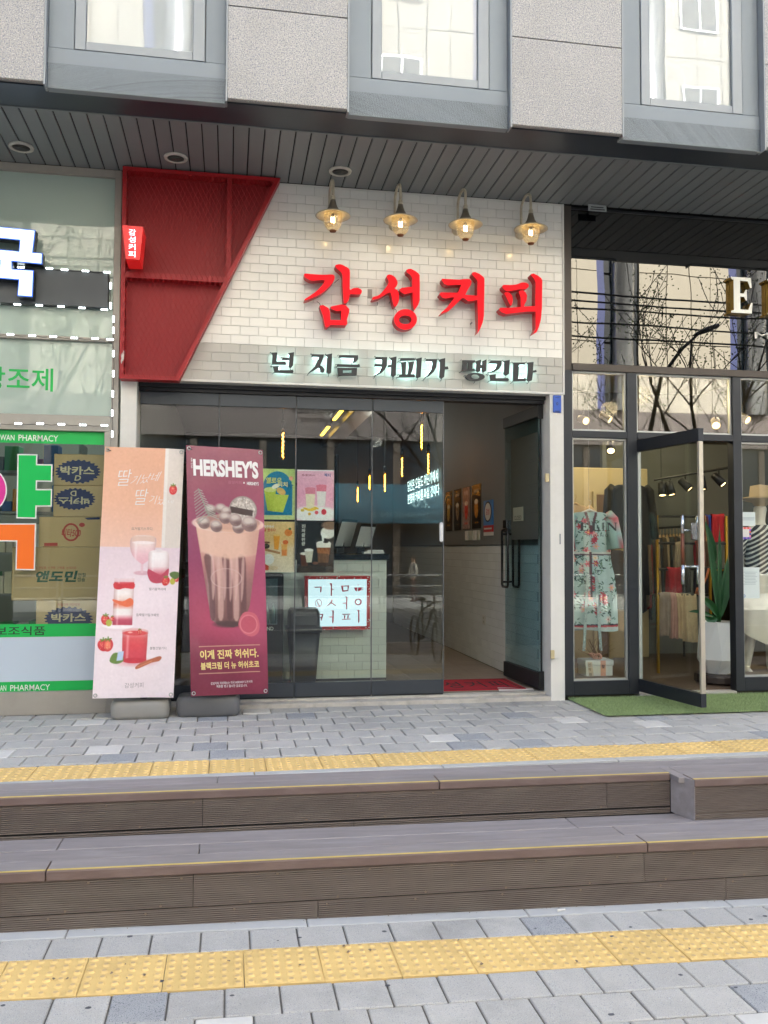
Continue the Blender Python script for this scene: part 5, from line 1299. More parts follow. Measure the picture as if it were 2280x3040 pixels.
# vinyl prints on the display pane
e1 = lambda a, b: (a * .39766, 1240 + b * .39766)
E = lambda a, b: (P(*e1(a, b), -0.1225).x, P(*e1(a, b), -0.1225).z)
dc = thing('window_vinyl', 'green, white and pale blue vinyl bands printed with pharmacy wording on the display glass', 'window sticker', (-1.6, -.125, .15))
xr = XB_ - .0915
zt0, zt1 = E(300, 192)[1], 1.9665
decal('green_band', M_GREEN, XA, xr, zt0, zt1, dc)
zb0, zb1 = E(300, 1636)[1], E(300, 1540)[1]; decal('green_band', M_GREEN, XA, xr, zb0, zb1, dc)
zc0, zc1 = E(300, 2062)[1], E(300, 1968)[1]; decal('green_band', M_GREEN, XA, xr, zc0, zc1, dc)
decal('pale_band', mat('pale_blue_film', '#bcc8d4', .5, var=.02, vscale=2), XA, xr, zc1 + .0005, zb0 - .0005, dc)
M_WV = mat('white_vinyl', '#e2e2de', .45)
def dtx(s, a0, a1, b0, b1, m, par=dc, bold=.005, y=-0.1235):
    x0, z0 = E(a0, b1); x1, _ = E(a1, b1); _, z1 = E(a0, b0); t = MB(); put_text(t, s, (x0, y, z0), (x1 - x0, 0, 0), (0, 0, z1 - z0), bold); return t.build('lettering', m, par)
dtx('WAN', 0, 108, 126, 168, M_WV); dtx('PHARMACY', 138, 434, 126, 172, M_WV)
dtx('AN', 0, 46, 1998, 2040, M_WV); dtx('PHARMACY', 76, 372, 1996, 2040, M_WV)
dtx('건강보조식품', -230, 338, 1562, 1630, mat('dark_vinyl', '#1e2a22', .5), bold=.012)
big_ = thing('window_letter', 'large white-edged pink, green and orange vinyl letter on the pharmacy display glass', 'window sticker', (-1.4, -.125, .9))
WO = .0085
gsh = [E(*q) for q in ((140, 280), (270, 282), (268, 355), (383, 358), (380, 470), (268, 468), (266, 542), (380, 542), (378, 655), (265, 655), (262, 745), (132, 742))]
osh = [E(*q) for q in ((-160, 798), (260, 798), (252, 1130), (125, 1128), (130, 915), (-160, 915))]
csh = [E(-75 + 118 * math.cos(k * .157), 540 + 148 * math.sin(k * .157)) for k in range(40)]; chh = [E(-75 + 45 * math.cos(k * .157), 540 + 60 * math.sin(k * .157)) for k in range(40)]
for q, m_, nm in ((gsh, mat('bright_green_vinyl', '#12b84e', .45), 'green_stroke'), (osh, mat('orange_vinyl', '#f0700f', .45), 'orange_stroke'), (csh, mat('pink_vinyl', '#d62a93', .45), 'pink_circle')):
    MB().poly([inset(q, -WO)], (0, 0, 0), EX, EZ, EY, -.1238, -.1232).build('white_edge', M_WV, big_); MB().poly([q], (0, 0, 0), EX, EZ, EY, -.1246, -.124).build(nm, m_, big_)
MB().poly([chh], (0, 0, 0), EX, EZ, EY, -.1254, -.1248).build('circle_centre', M_WV, big_)
# room behind the display glass
pr = thing('pharmacy_room', 'pharmacy interior walls with stocked shelves behind the display glass', 'room', (-1.6, 1.5, 0))
M_PHW = mat('pharmacy_wall', '#8c8f88', .8)
MB().box(XA, XC0 - .105, 2.6, 2.7, 0, 3.8).box(XA - .1, XA, -.05, 2.7, 0, 3.8).box(XC0 - .115, XC0 - .104, -.03, 2.6, 0, 3.8).box(XA, XC0 - .12, -.03, 2.6, -.15, .03).box(XA, XC0 - .12, -.03, 2.6, 2.62, 2.7).build('wall', M_PHW, pr)
room_fill_light((-1.7, 1.2, 2.3), 4, (1, .97, .92), .2)  # fill added to brighten the display behind the pharmacy glass
sh = thing('stock_shelf', 'grey metal shelf crowded with small medicine packs behind the letter', 'shelf', (-1.8, .9, .03))
for k in range(6): MB().box(-2.5, -1.2, .9, 1.2, .1 + .33 * k, .12 + .33 * k).build('board', M_ALU, sh)
for x in (-2.5, -1.22): MB().box(x, x + .02, .9, 1.2, .03, 2.0).build('upright', M_ALU, sh)
rs = random.Random(11)
PNM = dict(zip(['#b8342f', '#2f5d9c', '#d9d4c4', '#3f8a55', '#c98a34', '#7a4a7c', '#5b5f63', '#cfc9c0'], ['red', 'blue', 'ivory', 'green', 'ochre', 'purple', 'dark grey', 'pale grey']))
PCOL = ['#b8342f', '#2f5d9c', '#d9d4c4', '#3f8a55', '#c98a34', '#7a4a7c', '#5b5f63', '#cfc9c0']
for k in range(6):
    x = -2.46
    while x < -1.3:
        w_ = rs.uniform(.05, .13); h_ = rs.uniform(.08, .24); c_ = rs.choice(PCOL)
        tag(MB().box(x, x + w_ - .006, .93, 1.1, .1205 + .33 * k, .1205 + .33 * k + h_, .002).build('medicine_pack', mat('pack_' + c_.strip('#'), c_, .5)), PNM[c_] + ' medicine pack standing on the grey pharmacy shelf', 'pack', 'medicine packs on the shelf')
        x += w_
# stacked cartons
M_CARD = mat('brown_cardboard', '#c6ab80', .8, var=.04, vscale=6, objvar=.05)
YBX = -0.045
X_ = lambda a, b: (P(*e1(a, b), YBX).x, P(*e1(a, b), YBX).z)
xR = -0.79; xR = XC0 - .125
CB = [((270, 1365), (1700, 0), 'brown carton printed with a blue gear oval at the bottom of the pharmacy stack'), ((92, 967), 1363, 'large brown carton with green slanted lettering in the pharmacy stack'), ((292, 742), 965, 'brown carton with a red ring logo in the pharmacy stack'),
      ((400, 508), 740, 'brown carton with an upside-down blue gear oval in the pharmacy stack'), ((405, 262), 506, 'brown carton with an upright blue gear oval topping the pharmacy stack')]
zlv = [E(0, 0)[1]] ; zs_ = [0.03] + [X_(500, v)[1] for v in (1364, 966, 741, 507, 270)]
cart = []
for i, (q, _, lab) in enumerate(CB):
    x0 = X_(*q)[0]; t = thing('carton', lab, 'carton', ((x0 + xR) / 2, .15, zs_[i]), 'cartons stacked in the pharmacy window')
    MB().box(x0, xR, YBX, YBX + .38, zs_[i] + .001, zs_[i + 1] - .001, .004).build('box', M_CARD, t); cart.append(t)
M_NAVY = mat('navy_box_print', '#2a3160', .6); M_CREAMP = mat('cream_box_print', '#d9c9a4', .7); M_RUSTP = mat('red_box_print', '#b5463f', .6); M_DGRN = mat('green_box_print', '#2f5a45', .6)
def gear(cx, cy, rx, ry):
    out = []
    for k in range(96): 
        r = 1.0 if k % 4 < 2 else .90
        out.append((cx + rx * r * math.cos(2 * math.pi * k / 96), cy + ry * r * math.sin(2 * math.pi * k / 96)))
    return out
def onbox(t, lps, m, d=.0012):
    MB().poly([[X_(a, b) for a, b in lp] for lp in lps], (0, 0, 0), EX, EZ, EY, YBX - d, YBX - d + .0004).build('print', m, t)
def boxtx(t, s, a0, a1, b0, b1, m, bold=.02, slant=0., flip=False, d=.002):
    x0, z0 = X_(a0, b1); x1, _ = X_(a1, b1); _, z1 = X_(a0, b0); mb = MB()
    if flip: put_text(mb, s, (x1, YBX - d, z1), (x0 - x1, 0, 0), (0, 0, z0 - z1), bold)
    else: put_text(mb, s, (x0, YBX - d, z0), (x1 - x0, 0, 0), (0, 0, z1 - z0), bold, slant=slant)
    mb.build('lettering', m, t)
onbox(cart[4], [gear(582, 403, 170, 90)], M_NAVY); boxtx(cart[4], '박카스', 450, 705, 360, 425, M_CREAMP, .03); boxtx(cart[4], 'D', 555, 600, 430, 470, M_CREAMP, .02, .2)
onbox(cart[3], [gear(558, 607, 155, 82)], M_NAVY); boxtx(cart[3], '박카스', 435, 668, 588, 645, M_CREAMP, .03, flip=True); boxtx(cart[3], 'D', 525, 570, 545, 585, M_CREAMP, .02, flip=True)
onbox(cart[2], [ring(530, 855, 62, 68, 36), ring(530, 855, 48, 54, 36)[::-1]], M_RUSTP); boxtx(cart[2], '비타500', 458, 600, 828, 890, M_RUSTP, .02, .05); onbox(cart[2], [[(330, 935), (430, 933), (430, 957), (330, 958)]], M_RUSTP); onbox(cart[2], [[(630, 740 + 8), (745, 735 + 8), (745, 760), (655, 762)]], M_NAVY); onbox(cart[2], [ring(612, 800, 22, 16, 16)], M_RUSTP)
boxtx(cart[1], '앤도민', 255, 565, 1142, 1228, M_DGRN, .04, .06); boxtx(cart[1], '연질', 582, 640, 1160, 1190, M_DGRN, .01); boxtx(cart[1], '캡슐', 577, 635, 1194, 1224, M_DGRN, .01); boxtx(cart[1], '어깨결림, 관절통, 신경통, 근육통, 눈의피로', 200, 570, 1110, 1132, M_RUSTP, 0.)
onbox(cart[0], [gear(512, 1502, 182, 92)], M_NAVY); boxtx(cart[0], '박카스', 382, 640, 1462, 1525, M_CREAMP, .03); boxtx(cart[0], '피로회복·자양강장', 432, 596, 1385, 1405, M_RUSTP, 0.)
# ================================================================== CLOTHES SHOP
X2, X3, X4, X5, X6, X7 = 2.5385, 2.612, 3.066, 3.149, 3.974, 4.048
X8, X9 = 5.25, 5.33
cs = thing('clothes_storefront', 'charcoal framed glass shopfront of the clothes shop with black sign glass on top', 'shopfront', (3.9, -0.1, 0.0))
M_CF = mat('charcoal_frame', '#2b2e33', 0.42, 0.3, var=0.05, vscale=4)
M_BRF = mat('bronze_frame', '#4b443e', 0.45, 0.3, var=0.05, vscale=4)
M_SILV = mat('silver_bead', '#b4b6b2', 0.4, 0.5)
c6 = lambda a, b: (1620 + a * .4069, 1240 + b * .4069)
c5 = lambda a, b: (1620 + a * .3978, 560 + b * .3978)
def fm(x0, x1, z0, z1, m=M_CF, y0=-.14, y1=-.055, name='frame_member'): return MB().box(x0, x1, y0, y1, z0, z1, .002).build(name, m, cs)
fm(X2, X3, 0.03, 2.545); fm(X2, X3, 2.5455, ZS - .003, M_BRF, -.135)
fm(X3 + .0005, X9, 2.545, 2.60, M_BRF, -.15, -.05)
fm(X4, X5, .03, 2.5445); fm(X6, X7, .03, 2.5445); fm(X8, X9, .03, 2.5445)
for (a, b) in ((X3, X4), (X5, X6), (X7, X8)): fm(a + .0005, b - .0005, 2.022, 2.074)
for (a, b) in ((X3, X4), (X7, X8)): fm(a + .0005, b - .0005, .03, .138)
M_CGL = glass('clothes_glass', '#f9faf6', f0=0.045)
M_CGL2 = glass('clothes_upper_glass', '#f2f0e8', f0=0.085)
def pane(a, b, z0, z1, m, name='pane'):
    MB().box(a + .014, b - .014, -.104, -.096, z0 + .014, z1 - .014).build(name, m, cs)
    MB().poly([[(a + .0008, z0 + .0008), (b - .0008, z0 + .0008), (b - .0008, z1 - .0008), (a + .0008, z1 - .0008)], [(a + .0145, z0 + .0145), (a + .0145, z1 - .0145), (b - .0145, z1 - .0145), (b - .0145, z0 + .0145)]], (0, 0, 0), EX, EZ, EY, -.118, -.09).build('glazing_bead', M_SILV, cs)
for (a, b) in ((X3, X4), (X5, X6), (X7, X8)): pane(a, b, 2.074, 2.545, M_CGL2)
for (a, b) in ((X3, X4), (X7, X8)): pane(a, b, .138, 2.022, M_CGL)
MB().box(X3 + .001, X9, -.1, -.09, 2.601, ZS - .003).build('sign_glass', glass('black_sign_glass', '#101214', f0=0.13, wave=0.05, tone='#f3efe6', body='#0a0c10', bfac=1.0), cs)
MB().box(X3, X6 + .6, -.1185, -.101, ZS - .02, ZS - .004).build('cable_tray', M_HEAD, cs)
sb = thing('sensor_label', 'small grey label plate hanging under the soffit over the black sign glass', 'plate', (2.75, -.2, 3.78))
c = P(*c5(385, 150), -.2); MB().box(c.x - .075, c.x + .075, -.205, -.2, c.z - .022, c.z + .03).build('plate', mat('grey_label', '#8f9392', .6), sb); MB().box(c.x - .06, c.x + .06, -.2062, -.2055, c.z - .012, c.z - .004).box(c.x - .055, c.x + .05, -.2062, -.2055, c.z + .005, c.z + .013).build('print', M_HEAD, sb); MB().box(c.x - .01, c.x + .01, -.199, -.19, c.z - .01, ZS - .002).build('bracket', M_ALU, sb)
# serif letters
SER = {'E': [(0,0),(.95,0),(1,.3),(.93,.3),(.80,.1),(.42,.1),(.42,.46),(.6,.46),(.68,.36),(.74,.36),(.74,.66),(.68,.66),(.6,.55),(.42,.55),(.42,.9),(.78,.9),(.90,.72),(.97,.72),(.93,1),(0,1),(0,.95),(.12,.92),(.12,.08),(0,.05)],
       'L': [(0,0),(.92,0),(1,.34),(.93,.34),(.78,.1),(.42,.1),(.42,.92),(.56,.95),(.56,1),(0,1),(0,.95),(.12,.92),(.12,.08),(0,.05)],
       'I': [(0,0),(1,0),(1,.05),(.75,.08),(.75,.92),(1,.95),(1,1),(0,1),(0,.95),(.25,.92),(.25,.08),(0,.05)],
       'N': [(0,0),(.3,0),(.3,.05),(.2,.08),(.2,.75),(.8,0),(.9,0),(.9,.92),(1,.95),(1,1),(.7,1),(.7,.95),(.82,.92),(.82,.28),(.28,1),(0,1),(0,.95),(.12,.9),(.12,.08),(0,.05)]}
es = thing('boutique_sign', 'white serif letters with gold sides on the black sign glass', 'sign', (4.3, -.12, 2.85))
e0, e1_ = P(*c5(1385, 925), -.155), P(*c5(1540, 668), -.155); hE = e1_.z - e0.z; wE = e1_.x - e0.x
for ch, x, w_ in (('E', 0, 1), ('L', 1.72, .92), ('I', 3.35, .45), ('N', 4.5, 1.2)):
    q = [(e0.x + (x + a * w_) * wE, e0.z + b * hE) for a, b in SER[ch]]
    s_ = MB().poly([q], (0, 0, 0), EX, EZ, EY, -.155, -.102).build('letter', mat('gold_side', '#b08d3a', .3, .8), es)
    MB().poly([q], (0, 0, 0), EX, EZ, EY, -.1585, -.1555).build('face', mat('white_letter_face', '#dcdad2', .4, emit='#fff6e0', estr=.03), s_)
t = MB(); m0 = P(*c5(1570, 1115), -.13); put_text(t, 'M I L A N O', (m0.x, -.112, m0.z), (1.05, 0, 0), (0, 0, .055), .01); t.build('small_lettering', M_TRIM, es)
# glass lettering on the window
gl_ = thing('window_lettering', 'thin black serif shop name on the dress window glass', 'lettering', (2.8, -.105, 1.25))
Pg = lambda a, b: P(*c6(a, b), -.1055)
mb = MB()
for ch, a0, a1 in (('E', 248, 312), ('L', 335, 392), ('I', 412, 428), ('N', 446, 522)):
    p, q = Pg(a0, 825), Pg(a1, 766); mb.poly([[(p.x + (q.x - p.x) * a, p.z + (q.z - p.z) * b) for a, b in SER[ch]]], (0, 0, 0), EX, EZ, EY, -.1052, -.1045)
p, q = Pg(300, 868), Pg(455, 852); put_text(mb, 'M I L A N O', (p.x, -.1052, p.z), (q.x - p.x, 0, 0), (0, 0, q.z - p.z)); mb.build('letters', M_INK, gl_)
# ------------------------------------------------------------------ outward door
ho = Vector((3.165, -.115, 0)); fe = Vector((3.275, -.865, 0)); U2 = (fe - ho).normalized(); N2 = Vector((U2.y, -U2.x, 0)); W2 = (fe - ho).length
od = thing('boutique_door', 'charcoal railed glass door of the clothes shop standing open outwards', 'glass door', (ho.x, ho.y, .05))
def obx(a0, a1, n0, n1, z0, z1, name, m, bev=.0015, par=None): return MB().box(a0, a1, n0, n1, z0, z1, bev).xf(lambda x, y, z: ho + U2 * x + N2 * y + EZ * z).build(name, m, par or od)
obx(0, W2, -.022, .022, 1.92, 2.012, 'top_rail', M_CF); obx(0, W2, -.022, .022, .05, .145, 'bottom_rail', M_CF)
obx(.002, W2 - .022, -.005, .005, .1455, 1.9195, 'pane', glass('boutique_door_glass', '#f5f8f5', f0=.05))
obx(W2 - .0215, W2, -.018, .018, .1455, 1.9195, 'edge_strip', mat('aluminium_strip', '#b9b2a2', .35, .6)); obx(.0, .02, -.014, .014, .1455, 1.9195, 'hinge_strip', M_SILV)
obx(W2 - .06, W2 - .02, -.0235, -.0222, .11, .135, 'sticker', M_TRIM)
M_CHR = mat('chrome', '#c7c9cb')
M_WOODH = mat('wood_grip', '#6b3a22', .4)
for sg in (-1, 1):
    a_ = W2 - .13
    mb = MB(); mb.sm = True
    for (z0, z1) in ((1.265, 1.40), (.905, 1.045)): mb.tube([ho + U2 * a_ + N2 * sg * .065 + EZ * z0, ho + U2 * a_ + N2 * sg * .065 + EZ * z1], .0125, 12)
    for z in (1.29, 1.03): mb.tube([ho + U2 * a_ + N2 * sg * .006 + EZ * z, ho + U2 * a_ + N2 * sg * .065 + EZ * z], .009, 10)
    h_ = mb.build('pull_handle', M_CHR, od)
    mb = MB(); mb.sm = True; mb.tube([ho + U2 * a_ + N2 * sg * .065 + EZ * 1.046, ho + U2 * a_ + N2 * sg * .065 + EZ * 1.264], .0135, 12).build('wood_grip', M_WOODH, h_)
    obx(W2 - .085, W2 - .022, min(sg * .006, sg * .03), max(sg * .006, sg * .03), 1.22, 1.345, 'lock', M_CHR, .006)
# ------------------------------------------------------------------ turf
tf = MB(); 
TX0, TX1, TY0, TY1 = 2.60, 5.4, -.80, -.145
M_TURF = mat('turf_blade', '#98ab77', .7, var=.3, vscale=60, dirt=('#76894f', .5), dscale=9)
tf.add([(2.56, TY1, .009), (5.4, TY1, .009), (5.4, TY0, .001), (TX0 - .02, TY0, .001)], [(0, 1, 2, 3)])
rt_ = np.random.RandomState(5); n = 60000
bx_ = rt_.uniform(2.56, 5.4, n); by_ = rt_.uniform(TY0, TY1, n); keep = bx_ > 2.555 - (by_ - TY1) * 0.02; bx_, by_ = bx_[keep], by_[keep]; n = len(bx_)
an = rt_.uniform(0, 6.283, n); hh_ = rt_.uniform(.010, .022, n); ww = .0016; lean = rt_.uniform(.2, .9, n) * hh_; la = rt_.uniform(0, 6.283, n)
zg_ = .009 + (by_ - TY1) * (.008 / (TY1 - TY0))
vv = np.stack([np.stack([bx_ - ww * np.cos(an), by_ - ww * np.sin(an), zg_], -1), np.stack([bx_ + ww * np.cos(an), by_ + ww * np.sin(an), zg_], -1), np.stack([bx_ + lean * np.cos(la), by_ + lean * np.sin(la), zg_ + hh_], -1)], 1).reshape(-1, 3)
o0 = len(tf.v); tf.v += [tuple(p) for p in vv.tolist()]
for i in range(n): tf._f([o0 + 3 * i, o0 + 3 * i + 1, o0 + 3 * i + 2])
tm_ = bpy.data.meshes.new('artificial_grass'); tm_.from_pydata(tf.v, [], tf.f); tm_.materials.append(M_TURF)
to = bpy.data.objects.new('artificial_grass', tm_); COL.objects.link(to); to['kind'] = 'stuff'; tag(to, 'green artificial turf mat in front of the clothes shop', 'turf')
# ------------------------------------------------------------------ room
YR = 3.6
bq = thing('boutique_room', 'warm cream clothes shop interior with brown floor', 'room', (4, 1.8, 0))
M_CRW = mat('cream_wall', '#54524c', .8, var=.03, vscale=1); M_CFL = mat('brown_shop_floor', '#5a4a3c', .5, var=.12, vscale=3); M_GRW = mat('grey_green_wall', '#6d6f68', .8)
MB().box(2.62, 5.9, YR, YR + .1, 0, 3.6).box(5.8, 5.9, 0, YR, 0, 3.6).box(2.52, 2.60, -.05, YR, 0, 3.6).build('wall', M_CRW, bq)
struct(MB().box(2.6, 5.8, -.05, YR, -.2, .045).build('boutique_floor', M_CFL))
MB().box(2.6, 5.8, -.05, YR, 3.1, 3.2).build('ceiling', mat('pale_ceiling', '#a59a84', .8), bq)
MB().box(X3, X9, -.05, -.04, 2.601, 3.84).build('sign_backing', M_BLACK, bq)
MB().box(X5, X6, -.145, -.05, -.0, .032).build('door_sill', M_SILL, bq)
MB().box(3.9, 5.8, 2.2, 2.26, .045, 2.3).build('partition', M_GRW, bq)
M_CRP = mat('cream_partition', '#c9b88f', .8, var=.03, vscale=1)
pa_, pb_ = P(*c6(150, 360), 1.9), P(*c6(745, 360), 1.9); ca_, cb_ = P(*c6(372, 560), 1.87), P(*c6(452, 740), 1.87)
MB().box(pa_.x, pb_.x, 1.9, 1.96, .046, pa_.z, .01).build('cream_partition', M_CRP, bq)
MB().grid(lambda u, v: (ca_.x + (cb_.x - ca_.x) * u, 1.87 + .012 * math.sin(u * 38), ca_.z - (ca_.z - .06) * v), 60, 4).build('curtain', mat('tan_curtain', '#9a7a4e', .9), bq)
MB().box(ca_.x - .04, ca_.x - .005, 1.86, 1.899, .046, ca_.z + .03).build('door_trim', M_CRP, bq); MB().box(cb_.x + .005, cb_.x + .04, 1.86, 1.899, .046, ca_.z + .03).build('door_trim', M_CRP, bq)
for (x, y, e) in ((2.9, .9, 1.8), (3.55, .55, 1.4), (3.6, 1.35, 2.2), (4.5, .7, 1.4)): room_fill_light((x, y, 2.5), e, (1, .78, .48), .08)  # fill added to lift the shop interior, apart from the modelled spots
# track with spots
M_SPB = mat('spot_black', '#1a1a1b', .4)
tk = thing('light_track', 'black ceiling track hanging on thin rods inside the clothes shop', 'light track', (3.8, .9, 2.2))
ta, tb = P(*c6(790, 455), .9), P(*c6(1330, 365), .55)
MB().tube([ta, tb], .012, 6).build('rail', M_SPB, tk)
MB().tube([ta * .9 + tb * .1, Vector(((ta * .9 + tb * .1).x, (ta * .9 + tb * .1).y, 3.099))], .003, 5).tube([ta * .4 + tb * .6, Vector(((ta * .4 + tb * .6).x, (ta * .4 + tb * .6).y, 3.099))], .003, 5).build('rod', M_SPB, tk)
M_SPL = emission('warm_spot', '#ffd08a', 1.0)
def spot(px, py, y, d, label, black=True, lit=True, s=1.0):
    c = P(*c6(px, py), y); d = Vector(d).normalized(); t = thing('spotlight', label, 'spotlight', c, 'spotlights in the clothes shop')
    q = d.to_track_quat('Z', 'Y'); T_ = lambda x, y_, z: q @ Vector((x, y_, z))
    mb = MB(); mb.sm = True; mb.lathe([(0, -.07 * s), (.03 * s, -.07 * s), (.036 * s, -.06 * s), (.038 * s, .06 * s), (.034 * s, .061 * s), (.034 * s, .045 * s), (0, .044 * s)], (0, 0, 0), 18).xf(T_).build('head', M_SPB if black else mat('spot_white', '#c9bfa6', .5), t, local=True)
    mb = MB(); mb.lathe([(0, .052 * s), (.030 * s, .052 * s)], (0, 0, 0), 16); mb.xf(T_).build('lens', M_SPL if lit else M_PALE, t, local=True)
    MB().tube([(0, 0, .02), (0, .0, .11 * s)], .006, 6).build('stem', M_SPB, t, local=True)
spot(850, 525, .9, (-.1, -.3, -1), 'black track spotlight over the rug rails, seen through the open door pane'); spot(910, 520, .85, (.1, -.3, -1), 'black track spotlight next to the pane lettering, seen through the door pane')
spot(1020, 490, .8, (.5, -.5, -.7), 'black track spotlight shining beside the door edge strip'); spot(1140, 480, .7, (0, -.2, -1), 'black track spotlight hanging in the open doorway'); spot(1265, 455, .6, (.4, -.5, -.7), 'lit black track spotlight nearest the doorway post')
spot(275, 15, .35, (.1, -1, -.35), 'white spotlight glowing in the pane above the dress', False, s=.9); spot(440, 0, .5, (.5, -.6, -.5), 'white spotlight turned aside in the pane above the dress', False, s=.8)
spot(475, 215, .4, (-.3, -.7, -.7), 'dark green spotlight just under the transom in the dress window'); spot(1240, 40, .3, (-.4, -.8, -.5), 'white spotlight glowing in the pane above the open door', False)
spot(1440, 0, .3, (.3, -.8, -.5), 'warm spotlight glowing in the pane above the mannequin', False)
# ------------------------------------------------------------------ garments
def fabric(name, col, var=.06): return mat('cloth_' + name, col, .85, var=var, vscale=12, bump=.15, bscale=150)
def garment_mesh(w_sh, w_hem, L_, depth, folds=5, seed=0, nu=48, nv=40, waist=None):
    r = random.Random(seed); ph_ = r.random() * 6
    def fn(u, v):
        a = u * 2 * math.pi; ww_ = w_sh + (w_hem - w_sh) * v ** 1.1
        if waist: ww_ *= 1 - waist * math.exp(-((v - .38) / .12) ** 2)
        if v < .06: ww_ *= .55 + .45 * (v / .06) ** .5
        rip = 1 + .10 * v * math.sin(folds * a + ph_) + .05 * v * math.sin((folds * 2 + 1) * a + ph_ * 2)
        return (ww_ * math.cos(a) * (1 + .02 * math.sin(9 * v + ph_)), depth * (.5 + .7 * v) * math.sin(a) * rip, -L_ * v + .012 * math.sin(a * 2) * v)
    mb = MB(); mb.sm = True; mb.grid(fn, nu, nv, closed_u=True)
    return mb
def sleeve(mb, x0, L_, r0, r1, tilt_=.25, sgn=1):
    pts = [Vector((sgn * (x0 - .02), 0, -.02)), Vector((sgn * (x0 + .02), 0, -.06)), Vector((sgn * (x0 + .02 + tilt_ * L_ * .5), -.01, -.06 - L_ * .5)), Vector((sgn * (x0 + .02 + tilt_ * L_ * .8), -.02, -.06 - L_))]
    mb.tube(pts, [r0 * .9, r0, (r0 + r1) / 2, r1], 10); return mb
def hanger(t, w_, m=None):
    mb = MB(); mb.sm = True; mb.tube([(-w_, 0, -.055), (-w_ * .5, 0, -.01), (0, 0, .02), (w_ * .5, 0, -.01), (w_, 0, -.055)], [.006, .010, .012, .010, .006], 8); mb.tube([(0, 0, .02), (0, 0, .06), (.015, 0, .075), (.012, 0, .095), (-.006, 0, .098)], .0022, 5); mb.build('hanger', m or M_TRIM, t, local=True)
# floral dress: aqua cloth with printed flowers in its colour attribute
dp = P(*c6(320, 690), .22); dzb = P(*c6(320, 1548), .22).z; DL = dp.z - dzb
dr = thing('floral_dress', 'long pale aqua dress with red flowers hanging on a white hanger in the window', 'dress', dp)
gm = garment_mesh(.185, .245, DL, .055, 5, 3, 150, 220, waist=.10)
me = gm.mesh('skirt_and_bodice', vcol_mat('dress_print', .85), (0, 0, 0)); co = np.array([v.co[:] for v in me.vertices])
ang_ = np.arctan2(co[:, 1], co[:, 0]); xx = co[:, 0]; zz = -co[:, 2]; col = np.ones((len(co), 3)) * np.array(Canvas.c('#b4ccca'))
rq = np.random.RandomState(8)
def dab(cx, cz, rad, c_, a=1., sx=1., sz=1., rot=0.):
    global col
    front = co[:, 1] < .02; ca, sa = math.cos(rot), math.sin(rot); dx, dz = xx - cx, zz - cz; u_, v_ = (dx * ca + dz * sa) / sx, (-dx * sa + dz * ca) / sz
    m_ = np.clip((rad - np.hypot(u_, v_)) / .004 + .5, 0, 1) * front * a; col = col * (1 - m_[:, None]) + np.array(Canvas.c(c_)) * m_[:, None]
for k in range(80):
    cx, cz = rq.uniform(-.22, .22), rq.uniform(.03, DL - .06)
    if cz < .3 and abs(cx) > .19: continue
    for j in range(rq.randint(3, 7)):
        a_ = rq.uniform(0, 6.28); d_ = rq.uniform(.015, .045); dab(cx + d_ * math.cos(a_), cz + d_ * math.sin(a_), 1, rq.choice(['#2d4a44', '#3a5c4a', '#24383a', '#5a7a5a']), .9, rq.uniform(.012, .022), .0045, a_)
for k in range(40):
    cx, cz = rq.uniform(-.2, .2), rq.uniform(.02, DL - .08); c_ = rq.choice(['#c23a4a', '#d8566a', '#e8a8a4', '#e9d3c8', '#b82a3c'])
    for j in range(6): dab(cx + .016 * math.cos(j * 1.05), cz + .016 * math.sin(j * 1.05), 1, c_, .95, .014, .006, j * 1.05)
    dab(cx, cz, .007, rq.choice(['#e0b85a', '#8a2030']))
for (za_, zb3, c_) in ((DL - .05, DL - .04, '#24283a'), (DL - .04, DL - .025, '#a9343c'), (DL - .025, DL, '#b9c4c0'), (.34 * DL, .355 * DL, '#d9dcd4'), (.355 * DL, .368 * DL, '#5a4a55')):
    m_ = (zz > za_) & (zz < zb3); col[m_] = Canvas.c(c_)
m_ = (np.abs(xx + .01 + .0 * zz) < .012) & (zz > .34 * DL) & (zz < .72 * DL) & (co[:, 1] < 0); col[m_] = Canvas.c('#4a2430')
m_ = (zz < .17 * DL) & (np.abs(np.abs(xx) - (.17 * DL - zz) * .28) < .012) & (co[:, 1] < 0); col[m_] = Canvas.c('#5a2a34')
cl_ = np.where(col <= .04045, col / 12.92, ((col + .055) / 1.055) ** 2.4)
at_ = me.color_attributes.new('print', 'FLOAT_COLOR', 'POINT'); at_.data.foreach_set('color', np.concatenate([cl_, np.ones((len(cl_), 1))], 1).astype(np.float32).ravel())
o = bpy.data.objects.new('skirt_and_bodice', me); COL.objects.link(o); o.parent = dr
for sg in (-1, 1):
    mb = MB(); mb.sm = True; sleeve(mb, .165, .24, .06, .075, .12, sg)
    m2 = mb.mesh('sleeve', vcol_mat('dress_print', .85), (0, 0, 0)); a2 = m2.color_attributes.new('print', 'FLOAT_COLOR', 'POINT')
    for i, v in enumerate(m2.vertices): a2.data[i].color = (*lin(rq.choice(['#a9c9c8', '#a9c9c8', '#9bbfbe', '#c9606a', '#3a5c4a'])), 1)
    o = bpy.data.objects.new('sleeve', m2); COL.objects.link(o); o.parent = dr
hanger(dr, .15)
for sg, ex in ((-1, .03), (1, .05)):
    MB().box(-.012, .012, -.004, .0, -.62, 0).xf(lambda x, y, z, sg=sg: (sg * .035 + x + z * -.06 * sg - .02, -.085 + y - .0, -DL * .52 + z)).build('ribbon', mat('dress_ribbon', '#a9bdbb', .8, var=.3, vscale=60), dr, local=True)
MB().tube([dp + Vector((-.006, 0, .098)), Vector((dp.x - .006, dp.y, 3.099))], .0012, 4).build('hanging_wire', M_ALU, dr)
